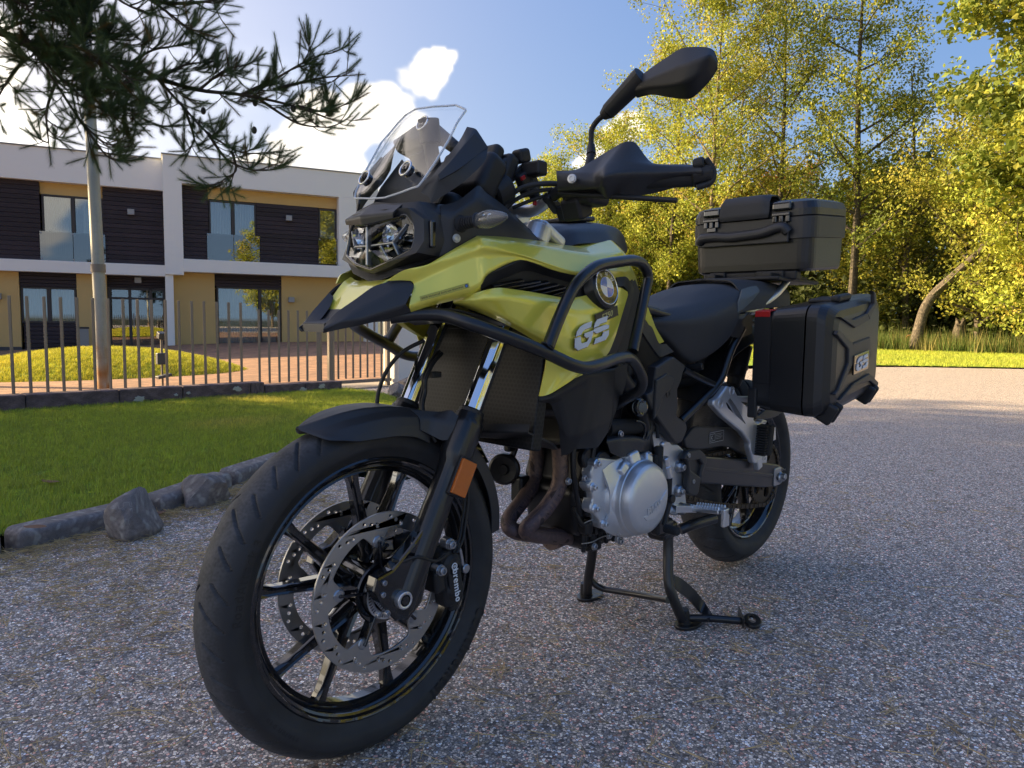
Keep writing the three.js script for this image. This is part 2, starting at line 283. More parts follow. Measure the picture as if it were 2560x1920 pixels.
G.headlight_bezel = [
  [[.0057,1.043,0], [.0125,1.0443,.05], [.0309,1.0447,.095], [.0477,1.0249,.12], [.0454,.9855,.125], [.0312,.9627,.12], [.0221,.9393,.05], [.02,.929,0]]];
G.headlight_shell = [
  [[.0272,1.0645,0], [.0318,1.0567,.055], [.052,1.0585,.1], [.0776,1.0356,.125], [.0814,.9885,.128], [.0823,.9594,.12], [.0338,.9332,.085], [.0216,.9105,0]]];
G.screen_edge = [[.1503,1.2545,.089], [.1568,1.2322,.115], [.1524,1.2093,.118], [.1343,1.1802,.12], [.083,1.1294,.118], [.0607,1.0958,.11], [.0511,1.0773,.101]];
G.screen_bolts = [[.1662,1.2376,0], [.0474,1.1155,.063], [.0488,1.1127,-.063]];
G.turn_signal = [[.1205,1.0222,.145], [.1179,1.023,.185], [.1244,1.026,.262], [.1078,1.0201,.235]];
G.cockpit_bolt = [[.109,.9942,.14]];
G.instrument = [[.2505,1.135,.09], [.2264,1.1042,.09], [.2221,1.159,.1]];
G.bar = [[.3638,1.0935,.02], [.3627,1.0843,.05], [.3733,1.0786,.085], [.3677,1.0894,.125], [.363,1.1031,.155], [.3602,1.1178,.19], [.3648,1.1243,.235], [.405,1.118,.33], [.475,1.122,.44]];
G.hand_guard = [
  [[.3094,1.1396,.21], [.3308,1.1406,.245], [.376,1.1733,.272], [.4055,1.197,.3], [.4185,1.1962,.32], [.4194,1.1517,.36], [.4537,1.1477,.41], [.4511,1.1398,.445]],
  [[.3037,1.1313,.215], [.315,1.1292,.258], [.3269,1.126,.29], [.3218,1.1346,.318], [.3479,1.1408,.338], [.4015,1.1436,.374], [.4372,1.1401,.42], [.4444,1.1325,.452]],
  [[.3057,1.1197,.216], [.3105,1.1147,.262], [.3228,1.112,.298], [.3037,1.1121,.33], [.332,1.1189,.35], [.3901,1.1238,.382], [.4296,1.126,.425], [.4447,1.1261,.455]],
  [[.3085,1.104,.214], [.3184,1.0996,.256], [.3283,1.0977,.292], [.3147,1.0994,.32], [.3495,1.1049,.338], [.4093,1.1132,.37], [.4469,1.1212,.415], [.4488,1.1202,.452]],
  [[.328,1.101,.2], [.3413,1.1001,.24], [.357,1.1006,.27], [.3573,1.082,.3], [.3912,1.0872,.318], [.4411,1.0972,.35], [.473,1.1122,.4], [.462,1.1106,.44]]];
G.guard_bolt = [[.2975,1.1154,.262]];
G.mirror_stalk = [[.4,1.135,.215], [.43,1.1924,.2022], [.44,1.2193,.1938], [.44,1.2476,.1933], [.44,1.2629,.2077], [.44,1.2765,.2371], [.44,1.3041,.2794], [.44,1.3124,.307]];
G.mirror_back = [
  [[.445,1.3216,.2894], [.45,1.3413,.3231], [.455,1.3652,.3846], [.455,1.3661,.4081], [.455,1.3581,.4435], [.455,1.3485,.4616], [.455,1.3282,.4705]],
  [[.43,1.3108,.3035], [.422,1.3122,.3425], [.415,1.3181,.4104], [.412,1.3182,.435], [.416,1.3234,.4635], [.425,1.3271,.4744], [.45,1.3216,.4739]],
  [[.43,1.3002,.3073], [.424,1.2958,.3417], [.418,1.2888,.3941], [.414,1.2874,.4274], [.42,1.2941,.4507], [.432,1.3067,.4656], [.452,1.3178,.473]],
  [[.445,1.2922,.3017], [.45,1.2932,.3332], [.455,1.2812,.3716], [.455,1.2706,.4102], [.455,1.2755,.43], [.455,1.296,.4578], [.455,1.3127,.4707]]];
G.phone_mount = [[.3629,1.1499,.12], [.3133,1.1461,.12], [.3709,1.1882,.12]];
G.clamp_top = [[.444,1.0498,.05]];
G.crash_lower = [[.0061,.8463,.075], [.0496,.853,.105], [.081,.8523,.14], [.0999,.8353,.195], [.1645,.8108,.228], [.2457,.7818,.252], [.2989,.758,.268], [.3377,.7503,.27], [.3842,.7544,.267], [.4698,.7662,.252], [.5239,.7686,.246], [.5592,.7491,.242], [.599,.7135,.234], [.6051,.6886,.226], [.6021,.6702,.195], [.6107,.6451,.15]];
G.crash_hoop = [[.2454,.7935,.252], [.2713,.8336,.248], [.3034,.8749,.243], [.3322,.9073,.238], [.3688,.9338,.234], [.4166,.9582,.23], [.4685,.9686,.225], [.57,.9832,.216], [.6107,.9813,.212], [.6383,.9659,.21], [.6468,.9463,.21], [.6329,.9222,.213], [.5876,.8482,.228], [.5417,.7791,.243]];
G.radiator_shroud = [
  [[.2978,.6893,.186], [.3225,.6934,.195], [.4044,.7325,.213], [.4411,.7364,.21], [.5372,.7399,.2]],
  [[.2958,.681,.188], [.3223,.6856,.2], [.4232,.7301,.217], [.4562,.7323,.215], [.5298,.7365,.205]],
  [[.3358,.6721,.184], [.3521,.6784,.196], [.4248,.7094,.214], [.4766,.7141,.212], [.5345,.6868,.2]],
  [[.3694,.6227,.178], [.3872,.5922,.188], [.4134,.6002,.2], [.4539,.6076,.205], [.5365,.6218,.195]],
  [[.3956,.5538,.165], [.4108,.5532,.172], [.417,.5674,.186], [.506,.5584,.18], [.5394,.5868,.18]]];
G.shroud_return = [
  [[.5372,.7399,.2], [.5345,.6868,.2], [.5365,.6218,.195], [.5394,.5868,.18]],
  [[.6294,.7453,.17], [.6299,.6951,.165], [.5856,.6216,.165], [.5746,.5979,.165]]];
G.rad = [[.3818,.5908,.172], [.26,.6135,.0496], [.298,.6804,.186], [.3,.7753,.0754]];
G.clutch_flange = [[.5759,.5209], [.6433,.5076], [.6872,.5147], [.7214,.5131], [.7819,.5034], [.8073,.4703], [.8474,.425], [.8529,.3651], [.8256,.3228], [.7832,.305], [.7351,.3092], [.6753,.3222], [.6215,.3423], [.5824,.3522], [.5819,.3651], [.5554,.3892], [.5416,.398], [.5428,.4104], [.5508,.4215], [.5485,.4387], [.533,.4537], [.5309,.4643], [.5457,.4704], [.5399,.4899], [.5493,.5073], [.5506,.5175]];
G.clutch_bolts = [[.5597,.5084,.145], [.5466,.4543,.145], [.5577,.4002,.145], [.5931,.3564,.145], [.6477,.3271,.14], [.7733,.5052,.14]];
G.clutch_face = [[.7056,.409,.175], [.6887,.4098,.2], [.6852,.4772,.2], [.6923,.3396,.2], [.6304,.4198,.2], [.6159,.4241,.175], [.7058,.3244,.17]];
G.clutch_text = [[.6986,.4038,.2], [.6724,.3954,.2], [.7232,.4149,.2]];
G.clutch_swoosh = [[.673,.3824], [.7334,.4088], [.7436,.4402], [.7448,.4179], [.6885,.3763], [.6174,.3905], [.6355,.3903]];
G.header_right = [[.5712,.5478,-.06], [.5686,.5144,-.06], [.5621,.4866,-.055], [.551,.4417,-.05], [.502,.4045,-.04], [.4424,.3713,-.03], [.4248,.3554,-.02], [.426,.3445,-.005], [.4605,.331,0], [.56,.305,.01]];
G.header_left = [[.4971,.5491,.075], [.5002,.5197,.075], [.5031,.4859,.075], [.4981,.4439,.07], [.4725,.3994,.055], [.4385,.3697,.042], [.4283,.3546,.035], [.4462,.3404,.03], [.4989,.3227,.028], [.6,.3,.03]];
G.horn = [[.5052,.4663,-.1]];
G.sump = [[.4975,.3406,.04], [.5836,.2857,.08], [.6832,.2751,.1], [.8552,.2977,.11], [.4836,.3934,.11], [.5634,.3858,.125]];
G.sprocket_cover = [[.8025,.5519], [.8227,.5601], [.8792,.5368], [.9069,.5136], [.9384,.5112], [.9728,.4902], [.9506,.4612], [.9857,.4195], [.9867,.3672], [.9965,.3256], [1.0026,.3171], [.9875,.3074], [.9371,.3105], [.9007,.3254], [.9276,.3429], [.8989,.3881], [.812,.4516], [.7928,.5048]];
G.sprocket_bolts = [[.9391,.4496,.14], [.9388,.3817,.14], [.9594,.3279,.14]];
G.shift_sensor = [[.8309,.492,.155], [.8534,.4344,.155], [.802,.5253,.155], [.8014,.4615,.155], [.8243,.5267,.15], [.828,.4986,.15]];
G.shift_lever = [[.8412,.4156,.15], [.8649,.3765,.15], [.863,.3688,.155], [.8297,.3113,.16], [.8292,.3047,.165], [.819,.3066,.21]];
G.frame_cover = [[.7666,.7315], [.8474,.7581], [.9123,.7298], [.8957,.7107], [.8903,.6925], [.872,.6704], [.8724,.6639], [.8773,.6197], [.8698,.6006], [.9221,.5773], [.93,.5588], [.9031,.5238], [.87,.5246], [.7734,.6053], [.7314,.6527], [.7249,.6651], [.7559,.6719]];
G.frame_cover_hole = [[.8257,.661,.16]];
G.side_panel = [
  [[.7117,.868,.148], [.7524,.8384,.145], [.7716,.833,.143], [.811,.7884,.14], [.8523,.7889,.135]],
  [[.699,.8338,.15], [.7227,.8167,.15], [.747,.795,.15], [.8044,.7542,.148], [.884,.7679,.14]]];
G.engine_cover = [
  [[.6233,.5668,.12], [.6707,.5657,.125], [.7248,.5586,.14], [.7609,.5487,.145], [.778,.5959,.14]],
  [[.5929,.5619,.14], [.6319,.5653,.15], [.7025,.5594,.155], [.734,.5461,.155], [.7937,.5746,.145]],
  [[.6117,.5291,.14], [.6376,.5156,.15], [.6965,.5223,.15], [.7351,.5188,.15], [.7764,.5124,.14]]];
G.intake_hose = [[.6326,.5841,.11], [.6692,.5833,.115], [.7495,.5784,.12], [.801,.5872,.12]];
G.plug_tube = [[.7379,.6311,.12], [.7031,.6342,.15]];
G.hanger = [[1.1372,.664], [1.1748,.6581], [1.2054,.6305], [1.3372,.6206], [1.3726,.6312], [1.3787,.6056], [1.3595,.5883], [1.315,.551], [1.3464,.534], [1.3703,.5385], [1.3807,.5458], [1.4157,.5388], [1.4072,.529], [1.372,.5206], [1.3668,.4719], [1.3468,.4507], [1.4264,.4279], [1.426,.3997], [1.3312,.4111], [1.3132,.4397], [1.2983,.462], [1.2979,.4791], [1.2475,.5158], [1.1233,.5742], [1.0593,.6127], [1.0607,.6274], [1.0889,.6335], [1.1173,.6513]];
G.hanger_hole_a = [[1.1553,.6347], [1.1983,.6042], [1.2692,.5417], [1.257,.5375], [1.1426,.5948], [1.1242,.616]];
G.hanger_hole_b = [[1.2137,.6169], [1.3058,.6068], [1.3201,.5988], [1.282,.5802]];
G.hanger_bolts = [[1.1649,.6484,.16], [1.0995,.6147,.16], [1.3984,.4249,.16]];
G.pillion_peg = [[1.374,.532,.185], [1.3616,.4372,.185], [1.3844,.4897,.185]];
G.chain_guard = [[.9784,.5208], [1.0308,.5525], [1.0879,.5466], [1.2829,.5226], [1.3625,.4848], [1.402,.4523], [1.4027,.411], [1.3683,.4197], [1.2537,.464], [1.1975,.4764], [1.0827,.4789], [.9872,.4922]];
G.guard_label = [[1.1582,.5094,.1275]];
G.guard_tip = [[1.5909,.4695,.1], [1.7548,.4469,.1], [1.692,.4467,.1]];
G.swingarm = [[1.027,.47], [1.0667,.4646], [1.368,.4134], [1.5727,.3714], [1.6422,.345], [1.6,.3427], [1.5887,.2971], [1.4787,.3066], [1.0474,.3864]];
G.swing_rib = [[1.0593,.4286,.14], [1.5911,.3274,.14]];
G.axle_end = [[1.5964,.3237,.15]];
G.heel_guard = [[.9274,.4767], [.9444,.495], [1.0126,.493], [1.0456,.4729], [1.0552,.4553], [1.0233,.4072], [1.0117,.3641], [.9832,.3626], [.9488,.3769], [.956,.4221], [.9462,.4671]];
G.heel_hole = [[.958,.4631], [1.0098,.4637], [1.0303,.4461], [1.0181,.413], [.9641,.4404]];
G.heel_bolts = [[.949,.4831,.155], [.9787,.406,.155]];
G.frame_tube = [[.948,.5754,.13], [1.026,.6134,.135], [1.1083,.6559,.14], [1.1528,.684,.14], [1.2,.7642,.14], [1.2722,.8314,.14]];
G.frame_tube2 = [[.9313,.718,.14], [1.0264,.6899,.14], [1.1022,.6688,.14]];
G.passenger_peg = [[.9881,.7203,.12], [.9959,.726,.165]];
G.rack_tube = [[1.6459,1.0081,.12], [1.61,.9815,.12], [1.547,.9498,.125], [1.442,.9111,.13], [1.3421,.8814,.135], [1.278,.882,.135]];
G.shock = [[1.4637,.6772,.04], [1.4883,.7551,.04], [1.4487,.6344,.04]];
G.rear_housing = [[1.2297,.8027,.14], [1.2588,.855,.14], [1.3342,.8531,.14], [1.3317,.8156,.14]];
G.rear_panel = [
  [[1.204,.8723,.15], [1.2924,.8765,.145], [1.4042,.9304,.135]],
  [[1.1845,.8568,.155], [1.2395,.8574,.155], [1.3377,.88,.14]],
  [[1.1824,.8058,.15], [1.2488,.8016,.15], [1.3376,.8155,.14]]];
G.grey_pad = [
  [[1.2721,.9494,.135], [1.3278,.9593,.13], [1.3856,.9653,.125]],
  [[1.2186,.9186,.155], [1.285,.9261,.152], [1.3825,.9486,.14]],
  [[1.2029,.8774,.158], [1.2403,.8884,.156], [1.3175,.9167,.148]]];
G.rider_peg = [[.9992,.3257,.15], [.98,.3392,.25], [1.015,.3292,.15]];
G.side_stand = [[.9628,.2664,.13], [.9944,.2788,.15], [1.1002,.2784,.16]];
G.peg_x = [[.995,.3135,.24]];
G.stand_left = [[.934,.2634,.11], [.9294,.2037,.115], [.9152,.1531,.125], [.907,.115,.135], [.9194,.0676,.15], [.9403,.0215,.16]];
G.stand_right = [[.8802,.1818,-.11], [.8859,.1295,-.12], [.8938,.0687,-.135], [.9102,.0193,-.15]];
G.stand_cross = [[.8932,.0834,-.135], [.9071,.0547,-.12], [.9231,.0428,-.1], [.9401,.0473,-.03], [.9265,.0633,.06], [.8959,.0847,.14]];
G.stand_tang = [[.9486,.0229,.155], [.987,.03,.2205], [1.0529,.022,.2853]];
G.stand_pad = [[1.0419,.04,.2761], [1.0991,.01,.3134]];
G.stand_brace = [[.9228,.1377,.135], [.941,.1182,.15], [.9783,.0854,.165], [1.0176,.0404,.18], [.9818,.035,.2231]];
G.stand_feet = [[.9489,.004,.1645], [.932,.004,-.152], [.9372,.004,.1265], [.9849,.004,.1909]];
G.reflector = [[.1458,.5949,.125], [.1189,.5428,.125], [.1452,.5949,.135], [.1744,.5828,.135], [.1517,.5288,.135], [.1184,.5445,.135]];
G.collar = [[.1837,.6652,.103], [.1844,.6005,.103]];
G.caliper = [[.1541,.3223,.085], [.1558,.3506,.085], [.1563,.2808,.085], [.1197,.3448,.09], [.1807,.332,.095], [.1496,.3924,.085]];
G.abs = [[-.0261,.3414,.085], [-.0682,.3444,.085], [-.0178,.3965,.085]];
G.lug = [[-.0289,.3462,.1], [.0468,.3602,.1], [.068,.3808,.1], [.0099,.3233,.11], [-.0175,.3129,.1]];
G.fender_side = [
  [[-.285,.5,0], [-.1183,.6427,.02], [-.0919,.6345,.04], [-.0538,.6196,.06]]];
G.fend = [[-.1443,.6471,0], [-.1242,.6444,.03], [-.1023,.637,.055], [-.0605,.6216,.07], [-.0147,.6222,.075], [.0394,.6233,.075], [.0898,.6068,.078], [.0949,.618,.08], [.0323,.6702,.045], [.0669,.6693,.045], [-.0083,.6633,.055], [.051,.6588,.06], [-.0108,.6668,0], [.0311,.6762,0], [.137,.6588,.06], [.1351,.6659,.095], [.1549,.6491,.105], [.1338,.6116,.105], [.1226,.6043,.08]];
G.fend_back = [[.2651,.5869,.05], [.3082,.4551,.05], [.3286,.379,.05], [.29,.3932,.05], [.3137,.4523,.05]];
G.brake_hose = [[.1218,.6014,.07], [.1127,.6345,.05], [.1196,.6684,.03], [.1347,.6978,.02], [.1359,.7219,.02], [.1631,.753,.01], [.1951,.7728,0]];
G.wheel_wire = [[.0729,.6692,-.06], [.0775,.6957,-.06], [.0902,.7375,-.05], [.1156,.7763,-.03], [.1482,.8006,0]];
G.caliper_hose = [[.1931,.5135,.075], [.191,.4708,.08], [.1788,.4286,.085], [.1621,.3995,.095], [.1423,.3781,.1]];
G.abs_wire = [[-.015,.4012,.11], [.0043,.3965,.115], [.0263,.4033,.13], [.0742,.384,.125], [.1108,.3819,.11]];
G.case_front_bits = [[1.57,1.2233,-.1198], [1.57,1.2225,.0598], [1.57,1.2967,-.1048], [1.57,1.2766,.077], [1.55,1.1571,-.1838], [1.55,1.1742,.1632], [1.56,1.222,-.1547], [1.56,1.2344,.1154]];
G.rack_plate = [[1.5598,1.005,-.1201], [1.5153,1.005,.1763], [1.5917,.995,-.1783]];
// ------------------------------------------------------------------ the motorcycle
const bike = thing('motorcycle', 'yellow and black touring motorcycle with black cases, up on its centre stand', 'motorcycle');
const sub = (name, parent, label) => { const g = new THREE.Group(); g.name = name; parent.add(g); if (label) g.userData.label = label; return g; };
const AX = V(.454, .891, 0).normalize(); // direction of the fork, upwards
const forkAt = (z, s, dx = 0) => V(.017 + dx, .327, z).addScaledVector(AX, s);

function textGeo(str, size, depth, f = font) { const g = new TextGeometry(str, { font: f, size, depth, curveSegments: 4, bevelEnabled: false }); g.computeBoundingBox(); const b = g.boundingBox; g.translate(-(b.min.x + b.max.x) / 2, -(b.min.y + b.max.y) / 2, 0); return g; }
function place(g, at, ex, ey) { // lays a shape made in xy onto a plane with axes ex, ey
  const X = ex.clone().normalize(), Z = X.clone().cross(ey).normalize(), Y = Z.clone().cross(X); g.applyMatrix4(new THREE.Matrix4().makeBasis(X, Y, Z)); g.translate(at.x, at.y, at.z); return g;
}
function arcText(str, r, size, a0, depth, flip = 1) { // letters set round a wheel, read from the left side
  const out = []; let a = a0; const f = font.data.resolution;
  for (const ch of str) { const adv = (font.data.glyphs[ch]?.ha ?? 500) * size / f; if (ch !== ' ') { const g = new TextGeometry(ch, { font, size, depth, curveSegments: 3, bevelEnabled: false }); g.translate(0, -size / 2, 0); g.rotateZ(a - Math.PI / 2); g.translate(r * Math.cos(a), r * Math.sin(a), 0); out.push(g); } a -= adv * 1.12 / r; }
  return out;
}

// ---- wheels
function tyreGeo(R, W, crownR, seat, N, nseg, nz_, grooves) { // R outer radius, W half width, seat = bead radius
  const prof = [[seat, -W * .66], [seat + .011, -W * .76], [seat + .022, -W * .93], [R - crownR + Math.sqrt(Math.max(0, crownR * crownR - W * W * .85)) - .012, -W]];
  const side = [], zt = W * .93, m = nz_;
  const arc = (z) => R - crownR + Math.sqrt(crownR * crownR - z * z);
  const P = []; const left = [[seat - .009, W * .6], [seat + .006, W * .74], [seat + .016, W * .90], [mix(seat, arc(zt), .55), W * 1.0], [arc(zt) - .006, W * .985]];
  for (let i = 0; i < left.length; i++) P.push([left[i][0], -left[i][1], 0]);
  for (let i = 0; i <= m; i++) { const z = mix(-zt, zt, i / m); P.push([arc(z), z, 1]); }
  for (let i = left.length - 1; i >= 0; i--) P.push([left[i][0], left[i][1], 0]);
  const nv = P.length, pos = [], col = [], idx = [];
  for (let v = 0; v < nv; v++) for (let u = 0; u <= nseg; u++) {
    const th = u / nseg * 2 * Math.PI; let [r, z, tread] = P[v];
    let c = .016;
    if (tread) {
      const s = Math.abs(z) / zt, sg = z < 0 ? 1 : 0;
      const bend = -(.95 * s + .45 * s * s) * (2 * Math.PI / N) * .72; // sweeps back towards the shoulder
      let f = (th + bend + sg * Math.PI / N) * N / (2 * Math.PI); const k = Math.floor(f), kind = ((k % 3) + 3) % 3; f -= k;
      const [s0, s1] = grooves[kind], dist = Math.abs(f - .5) * 2 * Math.PI * R / N;
      if (s > s0 && s < s1) { const w = .0034 * smooth(s0, s0 + .08, s) * (1 - smooth(s1 - .12, s1, s)); const q = 1 - smooth(w * .55, w, dist); if (w > .0003) r -= .0065 * q; }
      const wear = smooth(.98, .55, s) * clamp(.55 + .8 * fbm(Math.cos(th) * 9, Math.sin(th) * 9, z * 40, 4) + .5 * nz(Math.cos(th) * 70, Math.sin(th) * 70, z * 260));
      c = .020 + .050 * wear;
    } else c = .018 + .012 * clamp(.5 + fbm(Math.cos(th) * 5, Math.sin(th) * 5, z * 20 + r * 30, 4) * 1.6);
    pos.push(r * Math.cos(th), r * Math.sin(th), z); col.push(c, c * 1.0, c * 1.06);
  }
  const w = nseg + 1; for (let v = 0; v < nv - 1; v++) for (let u = 0; u < nseg; u++) { const a = v * w + u, b = a + 1, cc = a + w, d = cc + 1; idx.push(a, b, cc, b, d, cc); }
  const g = new THREE.BufferGeometry(); g.setAttribute('position', new THREE.Float32BufferAttribute(pos, 3)); g.setAttribute('color', new THREE.Float32BufferAttribute(col, 3)); g.setIndex(idx); g.computeVertexNormals();
  const uv = []; for (let v = 0; v < nv; v++) for (let u = 0; u <= nseg; u++) uv.push(u / nseg * 2, v / nv * .2); g.setAttribute('uv', new THREE.Float32BufferAttribute(uv, 2)); return g;
}
const tyreMat = std(rgb(1, 1, 1), .66, 0, { vertexColors: true, bumpMap: rep(grainTex, .08), bumpScale: .00015 });
const zLathe = (prof, seg = 96) => { const g = new THREE.LatheGeometry(prof.map((q) => new THREE.Vector2(q[0], q[1])), seg); g.rotateX(Math.PI / 2); return g; }; // second value runs along z
function rimGeo(rb, hw) { // rb bead flange radius, hw half width
  const half = [[rb, hw], [rb - .004, hw + .0025], [rb - .009, hw + .001], [rb - .012, hw - .006], [rb - .019, hw - .012], [rb - .024, hw * .45], [rb - .027, hw * .25], [rb - .032, .012], [rb - .032, 0]];
  const prof = half.map((q) => [q[0], q[1]]).concat(half.slice(0, -1).reverse().map((q) => [q[0], -q[1]]));
  const outer = [[rb, -hw], [rb - .016, -hw * .8], [rb - .022, 0], [rb - .016, hw * .8], [rb, hw]];
  return [toCreasedNormals(zLathe(prof, 120), .5), toCreasedNormals(zLathe(outer, 120), .5)];
}
function spoke(a, r0, r1, off, w0, w1, d0, d1) { // one cast spoke, wider and deeper at the hub, with a hollow face
  const c0 = V(r0 * Math.cos(a + off * .0), r0 * Math.sin(a + off * .0), 0), c1 = V(r1 * Math.cos(a + off), r1 * Math.sin(a + off), 0);
  const d = c1.clone().sub(c0), L = d.length(); d.normalize(); const n = V(-d.y, d.x, 0), R = [];
  const sect = (w, dz) => [[-w, dz * .55], [-w * .62, dz], [-w * .25, dz * .82], [w * .25, dz * .82], [w * .62, dz], [w, dz * .55], [w, -dz * .55], [w * .6, -dz], [-w * .6, -dz], [-w, -dz * .55], [-w, dz * .55]];
  for (let i = 0; i <= 12; i++) { const t = i / 12, flare = 1 + .7 * Math.pow(Math.max(0, t - .8) / .2, 2), s = sect(mix(w0, w1, t) * flare, mix(d0, d1, t)); R.push(s.map(([x, z]) => c0.clone().addScaledVector(d, L * t).addScaledVector(n, x).add(V(0, 0, z)))); }
  return toCreasedNormals(gridGeo(R), .55);
}
function discGeo(R, ri, tabs, aTab, t, holes) {
  const s = new THREE.Shape(circlePts(R, 120).map((q) => new THREE.Vector2(...q)));
  const inner = []; for (let i = 0; i < 240; i++) { const a = -i / 240 * 2 * Math.PI; let r = ri; for (let k = 0; k < tabs; k++) { let d = a - aTab - k * 2 * Math.PI / tabs; d = Math.atan2(Math.sin(d), Math.cos(d)); r = Math.min(r, mix(ri, ri - .026, 1 - smooth(.09, .27, Math.abs(d)))); } inner.push(new THREE.Vector2(r * Math.cos(a), r * Math.sin(a))); }
  s.holes.push(new THREE.Path(inner));
  for (let k = 0; k < holes; k++) for (let q = 0; q < 4; q++) { const a = (k + q * .24 + (q === 3 ? .3 : 0)) / holes * 2 * Math.PI, r = mix(ri + .006, R - .006, [.15, .5, .85, .32][q]); s.holes.push(new THREE.Path(circlePts(.0036, 10, r * Math.cos(a), r * Math.sin(a)).map((p_) => new THREE.Vector2(...p_)))); }
  const g = new THREE.ExtrudeGeometry(s, { depth: t - .0012, bevelEnabled: true, bevelThickness: .0006, bevelSize: .0006, bevelOffset: -.0006, bevelSegments: 1 }); g.translate(0, 0, -t / 2); return g;
}
const fw = sub('front_wheel', bike); fw.position.set(0, .327, 0);
{
  const ty = part('tyre', tyreGeo(.328, .0555, .062, .2545, 39, 1560, 44, [[.06, .97], [.30, .92], [.42, .99]]), tyreMat, fw);
  part('tyre_lettering', merge(arcText('Continental', .287, .024, rad(-22), .0009).map((g) => g.translate(0, 0, .0546)).concat(arcText('RoadAttack 3', .286, .015, rad(178), .0008).map((g) => g.translate(0, 0, .0547)), arcText('110/80 R19', .285, .011, rad(232), .0007).map((g) => g.translate(0, 0, .0546)))), std(rgb(.010, .010, .011), .5), fw);
  part('rim', rimGeo(.2555, .0375), M.gloss, fw);
  for (let k = 0; k < 5; k++) for (const s of [-1, 1]) { const a = rad(10.6 + 72 * k); part('spoke', spoke(a, .048, .2235, s * rad(15.4), .0145, .0078, .021, .0125), M.gloss, fw); }
  part('hub', [toCreasedNormals(zLathe([[.018, .07], [.045, .068], [.05, .058], [.044, .05], [.042, .02], [.042, -.02], [.044, -.05], [.05, -.058], [.045, -.068], [.018, -.07]], 48), .5), cyl([0, 0, -.13], [0, 0, .13], .0125)], M.gloss, fw);
  for (const z of [.0606, -.0606]) {
    const d = sub('brake_disc', fw); d.position.z = z;
    part('rotor', discGeo(.1525, .121, 5, rad(26), .0048, 15), M.discSteel, d);
    part('carrier', [toCreasedNormals(zLathe([[.05, .002], [.06, .004], [.062, 0], [.06, -.004], [.05, -.002]], 48), .5), ...[0, 1, 2, 3, 4].map((k) => { const a = rad(26 + 72 * k); return beam([.048 * Math.cos(a), .048 * Math.sin(a), -.004 * Math.sign(z)], [.104 * Math.cos(a), .104 * Math.sin(a), -.002 * Math.sign(z)], .006, .026, [0, 0, 1]); })], M.gloss, d);
    for (let k = 0; k < 5; k++) { const a = rad(26 + 72 * k); part('disc_bolt', merge([cyl([.1 * Math.cos(a), .1 * Math.sin(a), -.003], [.1 * Math.cos(a), .1 * Math.sin(a), Math.sign(z) * .0045], .0115), ...bolt([.1 * Math.cos(a), .1 * Math.sin(a), Math.sign(z) * .0045], [0, 0, Math.sign(z)], .0075, .0022)]), M.bolt, d); }
  }
  { // toothed ring read by the wheel-speed sensor
    const s = new THREE.Shape(circlePts(.0485, 72).map((q) => new THREE.Vector2(...q))); s.holes.push(new THREE.Path(circlePts(.035, 48).map((q) => new THREE.Vector2(...q))));
    for (let k = 0; k < 46; k++) { const a = k / 46 * 2 * Math.PI, c = Math.cos(a), n = Math.sin(a), q = (r, t) => new THREE.Vector2(r * c - t * n, r * n + t * c); s.holes.push(new THREE.Path([q(.0385, -.0012), q(.0455, -.0016), q(.0455, .0016), q(.0385, .0012)])); }
    const g = new THREE.ExtrudeGeometry(s, { depth: .0018, bevelEnabled: false, curveSegments: 4 }); g.translate(0, 0, .0765); part('sensor_ring', merge([g]), M.alu, fw);
  }
}
const rw = sub('rear_wheel', bike); rw.position.set(1.559, .333, 0);
part('tyre', tyreGeo(.321, .075, .083, .228, 30, 900, 36, [[.1, .7], [.35, .95], [.5, .98]]), tyreMat, rw);
part('rim', rimGeo(.2295, .056), M.gloss, rw);
for (let k = 0; k < 5; k++) for (const s of [-1, 1]) part('spoke', spoke(rad(20 + 72 * k), .05, .197, s * rad(15), .015, .009, .024, .015), M.gloss, rw);
part('hub', [cyl([0, 0, -.09], [0, 0, .09], .055), cyl([0, 0, -.15], [0, 0, .15], .0125)], M.gloss, rw);
part('sprocket', (() => { const s = new THREE.Shape(); const n = 42; for (let i = 0; i < n * 4; i++) { const a = i / (n * 4) * 2 * Math.PI, r = [.098, .098, .106, .106][i % 4]; s[i ? 'lineTo' : 'moveTo'](r * Math.cos(a), r * Math.sin(a)); } for (let k = 0; k < 5; k++) s.holes.push(new THREE.Path(circlePts(.02, 16, .066 * Math.cos(k * 1.2566), .066 * Math.sin(k * 1.2566)).map((q) => new THREE.Vector2(...q)))); const g = new THREE.ExtrudeGeometry(s, { depth: .006, bevelEnabled: true, bevelSize: .001, bevelThickness: .001, bevelOffset: -.001, bevelSegments: 1 }); g.translate(0, 0, .093); return [g, ...[0, 1, 2, 3, 4].map((k) => cyl([.045 * Math.cos(k * 1.2566 + .6), .045 * Math.sin(k * 1.2566 + .6), .09], [.045 * Math.cos(k * 1.2566 + .6), .045 * Math.sin(k * 1.2566 + .6), .106], .008))]; })(), M.chain, rw);

